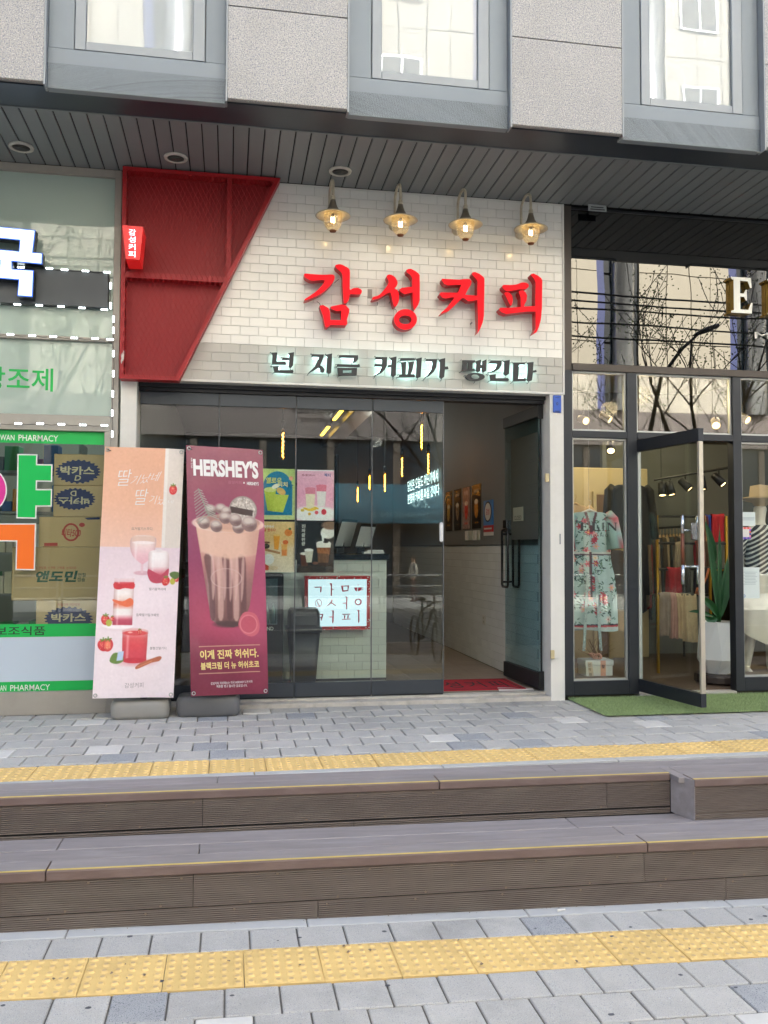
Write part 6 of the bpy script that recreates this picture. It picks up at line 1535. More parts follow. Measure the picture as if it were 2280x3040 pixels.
def clothes(name, label, px, py, y, L_, w1, w2_, col_, sl=None, cat='garment', grp=None, yaw=0., rail=None, seed=0, d=.05):
    c = P(*c6(px, py), y); t = thing(name, label, cat, c, grp, (0, 0, yaw)); fm_ = fabric(col_.strip('#'), col_)
    garment_mesh(w1, w2_, L_, d, 4, seed, 36, 22).build('body', fm_, t, local=True)
    if sl:
        for sg in (-1, 1):
            mb = MB(); mb.sm = True; sleeve(mb, w1 - .02, sl, .045, .035, .12, sg).build('sleeve', fm_, t, local=True)
    hanger(t, w1 * .8, mat('wood_hanger', '#b99a6a', .5))
    return t, c
t, c = clothes('brown_cardigan', 'dark brown cardigan with striped cuff hanging behind the floral dress', 470, 965, .55, .50, .17, .17, '#4a3f33', .42)
MB().box(.15, .20, -.05, -.046, -.30, -.285).box(.152, .202, -.05, -.046, -.33, -.315).build('cuff_stripe', M_TRIM, t, local=True)
clothes('beige_skirt', 'beige wrap skirt hanging below the brown cardigan', 470, 1235, .57, .36, .12, .15, '#b39b74')
clothes('black_jacket', 'black jacket hanging high against the cream wall', 610, 490, 1.1, .55, .20, .22, '#24221f', .45)
clothes('cream_coat', 'cream coats hanging at the far end of the dress window', 215, 640, 1.3, .75, .16, .2, '#cdb08a', .5)
# clothes rail with hanging garments, seen through the door pane
ra = thing('clothes_rail', 'black steel clothes rail crowded with dark and beige garments', 'clothes rail', (3.6, 1.7, .045))
r0, r1 = P(*c6(690, 815), 1.5), P(*c6(1000, 795), 1.9)
MB().tube([r0, r1], .012, 8).tube([r0, Vector((r0.x, r0.y, .046))], .012, 8).tube([r1, Vector((r1.x, r1.y, .046))], .012, 8).build('frame', M_SPB, ra)
gc = ['#2a2a2c', '#7d6a52', '#8f2a2a', '#35352f', '#b79a70', '#2d3338', '#4a4136', '#a89678', '#31373a', '#5b4636', '#26282b', '#8a7c66']
GN = {'#2a2a2c': 'black', '#7d6a52': 'taupe', '#8f2a2a': 'dark red', '#35352f': 'olive black', '#b79a70': 'camel', '#2d3338': 'slate', '#4a4136': 'brown', '#a89678': 'sand', '#31373a': 'blue grey', '#5b4636': 'chestnut', '#26282b': 'ink black', '#8a7c66': 'khaki'}
for k, g in enumerate(gc):
    c = r0 + (r1 - r0) * ((k + .6) / 12.4); t = thing('hanging_garment', GN[g] + ' garment hanging on the black clothes rail', 'garment', c - Vector((0, 0, .098)), 'garments on the clothes rail', (0, 0, 1.1 + random.uniform(-.1, .1)))
    garment_mesh(.17, .19, random.uniform(.62, .8), .028, 4, k, 28, 16).build('body', fabric(g.strip('#'), g), t, local=True)
    for sg in (-1, 1): mb = MB(); mb.sm = True; sleeve(mb, .15, .48, .035, .03, .1, sg).build('sleeve', fabric(g.strip('#'), g), t, local=True)
    hanger(t, .14, mat('wood_hanger', '#b99a6a'))
# scarves and rugs folded over a stepped stand
st = thing('display_stand', 'stepped gold and black stand carrying folded scarves', 'display stand', (3.8, 1.0, .045))
M_GOLD = mat('gold_frame', '#b08a2e', .3, .8)
SC = [((1105, 710), (1180, 900), '#5b2a2a', 'dark wine'), ((1130, 712), (1165, 905), '#a58a63', 'tan'), ((1168, 708), (1202, 900), '#1f3a8c', 'royal blue'), ((1205, 702), (1300, 905), '#a5202c', 'bright red'),
      ((935, 905), (1000, 1090), '#9a8a72', 'greige'), ((1085, 905), (1110, 1085), '#a8323c', 'cherry'), ((1112, 902), (1150, 1085), '#c59a96', 'dusty pink'), ((1148, 902), (1198, 1085), '#5a4636', 'patterned brown'),
      ((885, 1090), (985, 1275), '#99242e', 'crimson'), ((985, 1095), (1055, 1275), '#34322f', 'black patterned'), ((1085, 1095), (1190, 1300), '#241f26', 'aubergine'),
      ((825, 1275), (905, 1590), '#8a7c70', 'grey woven'), ((905, 1278), (955, 1610), '#b08a80', 'rose'), ((950, 1282), (1010, 1610), '#b5a080', 'linen'), ((1010, 1285), (1100, 1635), '#c0ad8c', 'oat')]
rows_y = {0: 1.25, 1: 1.1, 2: .95, 3: .8}
for i, (q0, q1, c_, nm) in enumerate(SC):
    row = 0 if i < 4 else (1 if i < 8 else (2 if i < 11 else 3)); y = rows_y[row]; a, b = P(*c6(*q0), y), P(*c6(*q1), y); x0, x1 = min(a.x, b.x), max(a.x, b.x)
    def fn(u, v, x0=x0, x1=x1, y=y, zt_=a.z, zb4=b.z, i=i):
        h_ = zt_ - zb4; s_ = (v - .5) * 2; rr2 = .022; yy = y + (rr2 * s_ * 4 if abs(s_) < .25 else rr2 * math.copysign(1, s_)) ; z = zt_ - (0 if abs(s_) < .12 else (abs(s_) - .12) / .88 * h_)
        return (x0 + (x1 - x0) * u + .004 * math.sin(9 * v + i), yy - .008 * math.sin(u * 14 + i) * (1 if s_ < 0 else -1) * min(1, abs(s_) * 2), z + .004 * math.sin(u * 5 + i))
    mb = MB(); mb.sm = True; mb.grid(fn, 14, 20); tag(mb.build('folded_scarf', fabric(c_.strip('#'), c_, .18)), nm + ' scarf folded over the stepped display stand', 'scarf', 'scarves on the display stand')
for row, y in rows_y.items():
    zr = P(*c6(1000, (712, 908, 1096, 1284)[row]), y).z - .012
    a, b = P(*c6(820, 900), y), P(*c6(1310, 900), y); MB().tube([(a.x, y, zr), (b.x, y, zr)], .012, 8).build('rail', M_SPB, st); MB().box(a.x - .02, a.x, y - .01, y + .01, .046, zr + .01).build('upright', M_GOLD, st); MB().box(b.x, b.x + .02, y - .01, y + .01, .046, zr + .01).build('upright', M_GOLD, st)
gf = thing('gold_mirror', 'narrow gold framed mirror leaning behind the plant', 'mirror', (3.9, .75, .045))
a, b = P(*c6(1195, 1100), .72), P(*c6(1260, 1100), .72); zt2, zb5 = P(*c6(1195, 1105), .72).z, .3
MB().poly([[(a.x, zb5), (b.x + .15, zb5), (b.x + .15, zt2), (a.x, zt2)], [(a.x + .016, zb5 + .016), (a.x + .016, zt2 - .016), (b.x + .134, zt2 - .016), (b.x + .134, zb5 + .016)]], (0, 0, 0), EX, EZ, EY, .715, .735).build('frame', M_GOLD, gf); MB().box(a.x + .0165, b.x + .1335, .724, .73, zb5 + .0165, zt2 - .0165).build('glass', mat('mirror_dark', '#3a3834', .1, .9), gf); MB().box(a.x + .02, a.x + .05, .725, .76, .046, zb5 - .0005).box(b.x + .09, b.x + .12, .725, .76, .046, zb5 - .0005).build('foot', M_GOLD, gf)
bg = thing('tan_handbag', 'tan leather bag strap hanging in front of the gold mirror', 'handbag', (3.75, .6, .7)); pa = [P(*c6(*q), .60) for q in ((1190, 1100), (1175, 1160), (1145, 1230), (1112, 1290), (1095, 1285), (1110, 1240))]; mb = MB(); mb.sm = True; mb.tube(pa, .010, 8).build('strap', mat('tan_leather', '#a35a2a', .5), bg)
# ------------------------------------------------------------------ plant in faceted pot
yp = .22; pc = P(*c6(1262, 1880), yp); pw = (P(*c6(1400, 1700), yp) - P(*c6(1125, 1700), yp)).x / 2; ptop = P(*c6(1260, 1487), yp).z
zst = .125
pt = thing('potted_plant', 'tall green bird-of-paradise plant in a white faceted pot in the doorway', 'potted plant', (pc.x, yp, zst))
oct_ = lambda r, z, ph2=.2: [(pc.x + r * math.cos(ph2 + k * math.pi / 4), yp + r * math.sin(ph2 + k * math.pi / 4), z) for k in range(8)]
hp = ptop - zst
loft(MB(), [oct_(pw * .62, zst + .001), oct_(pw * 1.0, zst + hp * .28, .4), oct_(pw * .98, zst + hp * .4, .4), oct_(pw * .86, ptop), oct_(pw * .78, ptop), oct_(pw * .76, ptop - .03)]).build('pot', mat('white_pot', '#d4d6d6', .35), pt)
MB().lathe([(0, ptop - .028), (pw * .74, ptop - .029)], (pc.x, yp, 0), 16).build('soil', mat('soil', '#2c221a', .95), pt)
sd = thing('plant_stand', 'low round dark wooden stand under the white pot', 'plant stand', (pc.x, yp, .045)); mb = MB(); mb.sm = False; mb.lathe([(pw * 1.15, .06), (pw * 1.15, .105), (pw * 1.12, .124), (0, .1245)], (pc.x, yp, 0), 20).build('disc', mat('dark_stand', '#352b26', .5), sd)
for k in range(4): MB().box(pc.x + pw * .85 * math.cos(k * 1.57 + .5) - .02, pc.x + pw * .85 * math.cos(k * 1.57 + .5) + .02, yp + pw * .85 * math.sin(k * 1.57 + .5) - .02, yp + pw * .85 * math.sin(k * 1.57 + .5) + .02, .0455, .0598).build('foot', M_SPB, sd)
M_PLANT = mat('plant_leaf', '#27572f', .4, var=.2, vscale=12)
def blade(base, mid, tip, wd, nm='leaf'):
    base, mid, tip = Vector(base), Vector(mid), Vector(tip)
    def cv_(t_): return base * (1 - t_) ** 2 + mid * 2 * t_ * (1 - t_) + tip * t_ ** 2
    def fn(u, v):
        p = cv_(v); tg = (cv_(min(v + .02, 1)) - cv_(max(v - .02, 0))).normalized(); sd_ = tg.cross(Vector((.3, 1, .1))).normalized()
        if sd_.length < .1: sd_ = EX
        w_ = wd * .62 * (math.sin(math.pi * min(1, max(0, v * 1.05))) ** .7 if v < .98 else .02); return p + sd_ * (u - .5) * w_ + Vector((0, -1, 0)) * abs(u - .5) * w_ * .5
    mb = MB(); mb.sm = True; mb.grid(fn, 6, 18).build(nm, M_PLANT, pt)
Lf = lambda a, b, y=yp: P(*c6(a, b), y)
for (b0, m_, tp, wd) in (((1260, 1480), (1215, 1050), (1165, 725), .075), ((1262, 1480), (1265, 1120), (1268, 775), .06), ((1270, 1470), (1300, 1180), (1330, 1010), .09), ((1240, 1050), (1210, 930), (1158, 740), .09), ((1255, 1460), (1210, 1340), (1110, 1310), .10), ((1262, 1460), (1190, 1500), (1155, 1440), .085), ((1262, 1470), (1110, 1390), (1035, 1420), .05), ((1275, 1470), (1330, 1230), (1345, 1080), .09)):
    blade(Lf(*b0), Lf(*m_, yp - .05), Lf(*tp, yp - .03), wd)
mb = MB(); mb.sm = True
for (b0, t0) in (((1255, 1490), (1240, 1060)), ((1262, 1490), (1268, 1150)), ((1268, 1490), (1290, 1200))): mb.tube([Lf(*b0), Lf(*t0)], [.012, .007], 8)
mb.build('stem', M_PLANT, pt)
# ------------------------------------------------------------------ mannequin
mx = P(*c6(1575, 1880), .42); 
mq = thing('mannequin', 'white mannequin in a black and white striped top and pale skirt behind the right window', 'mannequin', (mx.x, .42, .046))
hM = P(*c6(1560, 560), .42).z - .046; s = hM / 1.75
V = [(0, 0, .95, .115), (0, 0, 1.12, .10), (0, -.01, 1.34, .125), (0, 0, 1.47, .05), (0, -.01, 1.56, .06), (0, -.02, 1.66, .078), (.085, 0, .86, .085), (.09, -.02, .48, .06), (.09, 0, .09, .038), (.10, -.12, .035, .03), (-.085, 0, .86, .085), (-.12, -.05, .48, .06), (-.16, .0, .09, .038), (-.17, -.12, .035, .03), (.17, 0, 1.38, .05), (.24, .02, 1.12, .038), (.22, -.08, .9, .03), (.21, -.12, .82, .025), (-.17, 0, 1.38, .05), (-.23, .03, 1.12, .038), (-.2, -.1, .95, .03), (-.17, -.15, .9, .025)]
Ed = [(0, 1), (1, 2), (2, 3), (3, 4), (4, 5), (0, 6), (6, 7), (7, 8), (8, 9), (0, 10), (10, 11), (11, 12), (12, 13), (2, 14), (14, 15), (15, 16), (16, 17), (2, 18), (18, 19), (19, 20), (20, 21)]
me = bpy.data.meshes.new('body'); me.from_pydata([(a * s, b * s, c_ * s) for a, b, c_, _ in V], Ed, []); o = bpy.data.objects.new('body', me); COL.objects.link(o); o.parent = mq
o.modifiers.new('skin', 'SKIN'); o.modifiers.new('sub', 'SUBSURF').levels = 2
for i, v in enumerate(me.skin_vertices[0].data): v.radius = (V[i][3] * s, V[i][3] * s * .9); v.use_root = i == 0
full = bpy.data.meshes.new_from_object(o.evaluated_get(bpy.context.evaluated_depsgraph_get())); o.modifiers.clear(); o.data = full; full.materials.clear(); full.materials.append(mat('mannequin_white', '#d2d0ca', .4))
for p in full.polygons: p.use_smooth = True
M_STR = mat('striped_knit', '#17181b', .8)
if 'striped2' not in _M:
    m_ = bpy.data.materials.new('striped_top'); m_.use_nodes = True; nt = m_.node_tree; b = nt.nodes['Principled BSDF']; b.inputs['Roughness'].default_value = .85
    tc = nt.nodes.new('ShaderNodeTexCoord'); mp = nt.nodes.new('ShaderNodeMapping'); mp.inputs['Rotation'].default_value = (0, .6, 0); wv = nt.nodes.new('ShaderNodeTexWave'); wv.bands_direction = 'Z'; wv.inputs['Scale'].default_value = 9
    cr = nt.nodes.new('ShaderNodeValToRGB'); cr.color_ramp.interpolation = 'CONSTANT'; cr.color_ramp.elements[0].color = (.012, .012, .014, 1); cr.color_ramp.elements[1].position = .62; cr.color_ramp.elements[1].color = (.7, .7, .68, 1)
    nt.links.new(tc.outputs['Object'], mp.inputs[0]); nt.links.new(mp.outputs[0], wv.inputs[0]); nt.links.new(wv.outputs[0], cr.inputs[0]); nt.links.new(cr.outputs[0], b.inputs['Base Color']); _M['striped2'] = m_
def ov(rx, ry, z, cx=0, cy=-.005): return [(s * (cx + rx * math.cos(k * math.pi / 12)), s * (cy + ry * math.sin(k * math.pi / 12)), s * z) for k in range(24)]
mb = MB(); mb.sm = True; loft(mb, [ov(.155, .125, .93), ov(.145, .12, 1.05), ov(.15, .125, 1.2), ov(.175, .14, 1.33), ov(.17, .115, 1.41), ov(.075, .07, 1.455)], False).build('striped_top', _M['striped2'], mq, local=True)
for sg in (-1, 1): mb = MB(); mb.sm = True; mb.tube([(sg * s * .15, 0, s * 1.385), (sg * s * .2, 0, s * 1.30), (sg * s * .225, .01, s * 1.17)], [s * .062, s * .062, s * .064], 12).build('sleeve', _M['striped2'], mq, local=True)
mb = MB(); mb.sm = True
mb.grid(lambda u, v: (s * (.15 + .10 * v) * math.cos(u * 6.2832) * (1 + .05 * v * math.sin(u * 44)), s * ((.125 + .07 * v) * math.sin(u * 6.2832) * (1 + .07 * v * math.sin(u * 44 + 1)) - .005), s * (.99 - (.62 + .12 * math.cos(u * 6.2832 + .6)) * v)), 60, 14, closed_u=True).build('skirt', fabric('pale_skirt', '#c9c6bb', .03), mq, local=True)
mb = MB(); mb.sm = True; mb.lathe([(.05, 1.735), (.062, 1.745), (.075, 1.77), (.20, 1.80), (.21, 1.81), (.10, 1.83), (.09, 1.93), (.0, 1.945)], (0, -.02, 0), 24).xf(lambda x, y, z: (x * s, y * s, (z - .10) * s)).build('hat', fabric('hat_straw', '#b9a482'), mq, local=True)
# notices on the right pane
Pn = lambda a, b: P(*c6(a, b), -.1055)
def notice(q0, q1, label, m, deco):
    a, b = Pn(*q0), Pn(*q1); t = thing('window_notice', label, 'notice', (a.x, -.106, b.z), 'notices on the mannequin window'); MB().box(a.x, b.x, -.1058, -.1045, b.z, a.z).build('sheet', m, t); deco(t, a, b)
def deco1(t, a, b):
    mb = MB(); [mb.box(a.x + .008, b.x - .01, -.1066, -.1062, z, z + .003) for z in (a.z - .045, a.z - .055, a.z - .065)]; mb.build('print', mat('grey_print', '#8a9aa0', .7), t)
def deco2(t, a, b):
    n = 6; w_ = (b.x - a.x) / n; h_ = (a.z - b.z) / n; cols = ['#2c3a9c', '#d85a3a', '#8a5ac0', '#e08a9a']
    for i in range(n):
        for j in range(n):
            if i in (0, n - 1) or j in (0, n - 1): c_ = cols[(i * 2 + j) % 4]; MB().box(a.x + i * w_, a.x + (i + 1) * w_, -.1066, -.1062, b.z + j * h_, b.z + (j + 1) * h_).build('check', mat('check_' + c_.strip('#'), c_, .5), t)
def deco3(t, a, b):
    mb = MB(); [mb.box(a.x + .02 + (.01 if k % 2 else 0), b.x - .02 - (.015 if k % 3 else 0), -.1066, -.1062, a.z - .04 - .012 * k, a.z - .037 - .012 * k) for k in range(9)]; mb.build('print', mat('grey_print', '#8a9aa0', .7), t)
    q = (a.x + .022, b.z + .02); MB().poly([ring(q[0], q[1], .012, .012, 18), ring(q[0], q[1], .007, .007, 18)[::-1]], (0, 0, 0), EX, EZ, EY, -.1066, -.1062).build('emblem', mat('blue_emblem', '#2f6fa8', .5), t)
M_NOT = mat('notice_paper', '#cfd9d6', .6)
notice((1422, 688), (1530, 790), 'pale paper notice taped to the right shop window above the colourful square', M_NOT, deco1)
notice((1420, 798), (1498, 886), 'white square sticker with a colourful checked border on the shop window', M_TRIM, deco2)
notice((1426, 1092), (1562, 1318), 'tall pale blue notice with printed lines and a round emblem on the shop window', M_NOT, deco3)
# gift box with ribbon and dry twigs
ga, gb_ = P(*c6(292, 1905), .1), P(*c6(495, 1768), .1); gz0, gz1 = .139, gb_.z
gbx = thing('gift_box', 'white lidded gift box with a peach ribbon and bow on the window sill', 'gift box', ((ga.x + gb_.x) / 2, .1, gz0))
M_GB = mat('white_card', '#d3dad5', .6)
MB().box(ga.x + .006, gb_.x - .006, .104, .27, gz0, gz1 - .045, .003).build('box', M_GB, gbx); MB().box(ga.x, gb_.x, .098, .276, gz1 - .044, gz1, .003).build('lid', M_GB, gbx)
M_RIB = mat('peach_ribbon', '#d9a58c', .6, var=.06, vscale=20)
xm = ga.x * .38 + gb_.x * .62; MB().box(xm - .022, xm + .022, .0965, .0975, gz0, gz1 - .002).build('ribbon', M_RIB, gbx); MB().box(ga.x + .012, ga.x + .05, .0935, .0945, gz0 - .0, gz1 - .01).xf(lambda x, y, z: (x + (z - gz1) * -.12, y, z)).build('ribbon_tail', mat('pale_ribbon', '#c9bda8', .6), gbx)
t = MB(); put_text(t, '發', (xm - .014, .0955, gz0 + .06), (.028, 0, 0), (0, 0, .03), .01)
for i, ch in enumerate('신락원대'): put_text(t, ch, (ga.x + .018 + .004 * i, .0925, gz1 - .045 - .038 * i), (.022, 0, 0), (0, 0, .024))
t.build('lettering', M_INK, gbx)
mb = MB(); mb.sm = True
for k in range(7):
    a_ = k * .9; c = Vector((xm - .05 + .03 * math.cos(a_), .13 + .02 * math.sin(a_), gz1 + .03)); mb.tube([c + Vector((.022 * math.cos(q + a_), .016 * math.sin(q), .022 * math.sin(q + .5 * a_))) for q in [j * .785 for j in range(8)]], .006, 6, closed=True)
mb.build('bow', M_RIB, gbx)
mb = MB(); rr3 = random.Random(6)
for k in range(26):
    p = Vector((xm - .03, .16, gz1)); d = Vector((rr3.gauss(0, .5), rr3.gauss(0, .25), 1)).normalized(); pts = [p]
    for j in range(4): d = (d + Vector((rr3.gauss(0, .3), rr3.gauss(0, .2), 0))).normalized(); p = p + d * .045; pts.append(p)
    mb.tube(pts, [.003, .0025, .002, .0015, .001], 4)
mb.build('dry_twigs', mat('dry_twig', '#8a6f4a', .8), gbx)
MB().box(X3 + .003, X4 - .003, -.04, .42, .046, .1385).build('window_ledge', mat('ledge_wood', '#7a6a58', .6, var=.08, vscale=5), bq)
MB().box(X7 + .003, X8 - .003, -.04, .2, .046, .13).build('window_ledge', mat('ledge_wood', '#7a6a58'), bq)
# ================================================================== THE TWO BANNERS
M_VINYL = vcol_mat('banner_print', 0.32, 0.15, bump=0.10, bscale=4.0)
M_BASEL = mat('light_grey_plastic', '#8f8d88', .5, var=.05, vscale=6); M_BASED = mat('dark_grey_plastic', '#5f6062', .5, var=.06, vscale=6)
def CLm(x, y):
    t = (y - 68) / 1967; return ((x - (135 - 95 * t)) / (625 + 70 * t) * 600, t * 1800)
def CRm(x, y):
    t = (y - 60) / 1940
    for _ in range(3):
        u = (x - (768 + 37 * t)) / (604 - 11 * t); t = (y - (48 + 44 * u)) / (1970 - 87 * u)
    return (u * 600, t * 1800)
def mp_(f, pts): return [f(*p) for p in pts]
# --- strawberry drinks
A = Canvas(600, 1800, 171, 511, '#ead9de'); f = CLm
A.vgrad(['#e0ab8c', '#e6b598', '#e9c3b0'], A.edge(A.Y - f(0, 858)[1]), y0=0, y1=760)
A.poly(mp_(f, [(613, 60), (790, 60), (790, 870), (595, 862)]), '#ddd3c9'); A.poly(mp_(f, [(613, 60), (640, 60), (622, 862), (595, 862)]), '#e9e2da')
A.vgrad(['#e2cfd6', '#ead8de', '#ecdde0', '#eadde0'], A.edge(f(0, 858)[1] - A.Y), .95, y0=f(0, 858)[1], y1=1800)
A.ell(*f(500, 1230), 260, 150, '#f0e2e6', .7, soft=120)
def strawberry(cv, c, r, ang=0., cut=False):
    cv.ell(c[0], c[1], r * .82, r, '#c8323a', ang=ang); cv.ell(c[0] - r * .2, c[1] - r * .2, r * .4, r * .55, '#e05a58', .8, soft=r * .5, ang=ang)
    if cut: cv.ell(c[0], c[1], r * .5, r * .7, '#f08a6a', .9, soft=r * .4, ang=ang)
    for k in range(5): cv.line([(c[0], c[1] - r * .9), (c[0] + r * .5 * math.cos(k * 1.3 - 2.9), c[1] - r * .9 + r * .35 * math.sin(k * 1.3 - 2.9))], r * .18, '#6d8a3a')
    rs_ = np.random.RandomState(int(c[0])); 
    for k in range(10): cv.ell(c[0] + rs_.uniform(-.5, .5) * r, c[1] + rs_.uniform(-.5, .6) * r, 2.2, 3, '#f0c29a', .8)
def glass_body(cv, pts, cols, a=.95):
    m = np.clip(cv.edge(cv.sdpoly(pts)), 0, 1); ys = [p[1] for p in pts]; cv.vgrad(cols, m, a, min(ys), max(ys)); xs = [p[0] for p in pts]; xm_ = (min(xs) + max(xs)) / 2; hw = (max(xs) - min(xs)) / 2
    e = ((cv.X - xm_) / hw) ** 4; cv.blend(m * np.clip(e, 0, 1) * .35, '#8a4a4a'); cv.blend(m * np.clip(1 - np.abs((cv.X - xm_ + hw * .55) / (hw * .16)), 0, 1) * .35, '#ffffff'); return m
# goblet
A.ell(*f(440, 1060), 62, 16, '#d8a9b4', .8); A.poly(mp_(f, [(430, 960), (450, 960), (448, 1060), (430, 1060)]), '#e3c3ca'); glass_body(A, spline(mp_(f, [(368, 770), (535, 770), (548, 850), (520, 930), (455, 985), (430, 985), (365, 930), (340, 850)]), 4), ['#e9d3cd', '#efdcd8', '#e9c0c6', '#e2adb8']); A.poly(mp_(f, [(362, 770), (537, 770), (542, 812), (350, 812)]), '#dfbfae', .85)
A.ell(*f(450, 820), 80, 12, '#f4e6e4')
# jar
glass_body(A, spline(mp_(f, [(508, 885), (645, 890), (662, 980), (655, 1080), (620, 1130), (530, 1135), (490, 1080), (490, 960)]), 4), ['#f4efee', '#f6f0ef', '#efe0e0', '#c25a6c', '#b84a5e']); A.poly(spline(mp_(f, [(490, 1030), (540, 1050), (600, 1070), (660, 1020), (655, 1085), (620, 1130), (530, 1135), (488, 1080)]), 3), '#b8495e'); A.ell(*f(577, 888), 58, 10, '#efe3e2', .8); A.rect(*f(555, 868), *f(598, 892), '#e8dcdc')
strawberry(A, f(640, 1122), 34, .5); A.ell(*f(697, 1122), 20, 24, '#b9b548'); strawberry(A, f(730, 1105), 20); A.poly(spline(mp_(f, [(670, 1060), (705, 1045), (750, 1055), (745, 1090), (715, 1105), (680, 1085)]), 3), '#5d7440')
# tall layered glass
A.ell(*f(250, 1490), 120, 26, '#e6d5d8', .9, soft=8); A.ell(*f(250, 1475), 118, 22, '#f3e9ea')
glass_body(A, mp_(f, [(215, 1105), (378, 1105), (365, 1470), (200, 1470)]), ['#e9c8cc', '#c9424c', '#f2e6e2', '#f4ece8', '#f0d8cc', '#e2785a', '#f3ebe6', '#f3e9e6', '#c25064', '#b84058']); A.rect(*f(210, 1105), *f(378, 1132), '#ead7da', .8)
A.poly(spline(mp_(f, [(212, 1140), (290, 1150), (375, 1138), (372, 1185), (300, 1180), (250, 1192), (212, 1180)]), 3), '#cf3f46'); A.poly(spline(mp_(f, [(206, 1268), (280, 1285), (340, 1258), (370, 1275), (368, 1308), (320, 1328), (260, 1310), (206, 1285)]), 3), '#e4744f')
strawberry(A, f(145, 1430), 38, -.5); A.ell(*f(172, 1452), 22, 25, '#b7b84c'); strawberry(A, f(200, 1420), 18)
# red tea
A.ell(*f(400, 1760), 130, 26, '#e0a9ae', .8, soft=24)
glass_body(A, mp_(f, [(285, 1512), (500, 1512), (490, 1745), (285, 1745)]), ['#e8c2c0', '#dd5a5c', '#d9474e', '#d04450', '#c83e4c']); A.ell(*f(388, 1745), 88, 20, '#c43a48'); A.ell(*f(392, 1518), 96, 22, '#e3b4b0', .9); A.ell(*f(392, 1532), 92, 18, '#d95557'); strawberry(A, f(430, 1522), 20); A.ell(*f(350, 1526), 18, 6, '#efb0a8')
A.poly(spline(mp_(f, [(400, 1795), (450, 1760), (540, 1730), (600, 1712), (622, 1722), (600, 1750), (540, 1762), (470, 1790), (410, 1812)]), 3), '#b5684a'); A.line(mp_(f, [(420, 1795), (540, 1748)]), 5, '#d08a66')
A.poly(spline(mp_(f, [(180, 1745), (210, 1690), (270, 1690), (300, 1740), (260, 1768), (210, 1768)]), 3), '#6a8440'); A.poly(mp_(f, [(250, 1678), (300, 1672), (290, 1742), (238, 1748)]), '#b8cbe0')
strawberry(A, f(125, 1628), 44, -.7); strawberry(A, f(165, 1625), 46, .1, True); strawberry(A, f(680, 395), 36, .1)
A.noise(.008, 12, seed=1)
# --- chocolate drink
B_ = Canvas(600, 1800, 171, 511, '#8a4c66'); g = CRm
B_.vgrad(['#8a5068', '#8c5069', '#89486a', '#85406a', '#93436a', '#7d2f50', '#742b49', '#6e2a44']); B_.ell(*g(1130, 1420), 330, 150, '#b8577c', .8, soft=260); B_.ell(*g(1350, 1150), 160, 500, '#a5527a', .6, soft=300); B_.img = np.clip(B_.img * np.array([1.04, .97, .90]), 0, 1)
cup = mp_(g, [(838, 660), (1345, 668), (1262, 1300), (1215, 1440), (1130, 1475), (1010, 1455), (962, 1420)])
m = glass_body(B_, cup, ['#d9b3a2', '#dbb6a4', '#d3a796', '#b08078', '#8f6a66', '#85645f', '#775650', '#5e4440'])
rs_ = np.random.RandomState(3)
for k, (x0, x1) in enumerate(((925, 1000), (1010, 1060), (1065, 1130), (1125, 1180), (1190, 1235))):
    pts = [(x0 - 20 + 0 * k, 930), (x0 + 35, 930), ((x0 + x1) / 2 + 22, 1150), (x1 - 5, 1400), (x1 - 45, 1400), ((x0 + x1) / 2 - 20, 1150)]
    B_.poly(spline(mp_(g, pts), 3), ('#5d3d3e', '#c9a59a')[k % 2], .75, soft=12)
for k in range(6): x = 960 + 48 * k; B_.poly(spline(mp_(g, [(x, 960), (x + 22, 955), (x + 30 - 4 * k, 1180 + 30 * (k % 2)), (x + 12 - 4 * k, 1260)]), 3), '#d0aca2', .7, soft=10)
B_.ell(*g(1090, 1452), 105, 24, '#4a3436', .8, soft=14)
mu = np.minimum(np.clip(m, 0, 1), B_.edge(B_.sdpoly(mp_(g, [(830, 640), (1350, 640), (1325, 900), (1230, 925), (1100, 945), (1000, 925), (880, 890)])), 20)); B_.blend(mu, '#dcb7a3', .9); B_.blend(mu * np.clip((B_.X - g(1200, 700)[0]) / 90, 0, 1), '#b88c7c', .6)
B_.ring(*g(1095, 670), 262, 62, 5, '#e0c4b6', .9); B_.ell(*g(1095, 655), 250, 56, '#a98276', .9); B_.ell(*g(1150, 690), 190, 50, '#d2a791', .8, soft=30)
B_.ell(*g(1210, 560), 108, 98, '#b9b0a6'); B_.noise(.10, 9, np.clip(B_.edge((np.hypot((B_.X - g(1210, 560)[0]) / 108, (B_.Y - g(1210, 560)[1]) / 98) - 1) * 98), 0, 1), 4); B_.ring(*g(1210, 560), 106, 96, 6, '#8f867e', .7); B_.poly(mp_(g, [(1108, 532), (1290, 565), (1285, 612), (1103, 580)]), '#463633')
for (x, y, r_) in ((905, 665, 46), (1000, 690, 46), (955, 565, 44), (1035, 555, 42), (1075, 575, 40), (1068, 625, 46), (1172, 700, 46), (1260, 670, 62), (1150, 640, 50)):
    cx, cy = g(x, y); B_.ell(cx, cy, r_, r_ * .92, '#8a706c'); B_.ell(cx - r_ * .1, cy - r_ * .38, r_ * .8, r_ * .5, '#cfc4ba', .9, soft=r_ * .5); B_.ell(cx + r_ * .3, cy + r_ * .4, r_ * .5, r_ * .35, '#5c4446', .5, soft=r_ * .5)
B_.noise(.05, 7, np.clip(B_.edge(np.abs(B_.Y - g(1100, 610)[1]) - 60, 40), 0, 1) * np.clip(m + .0, 0, 1), 7)
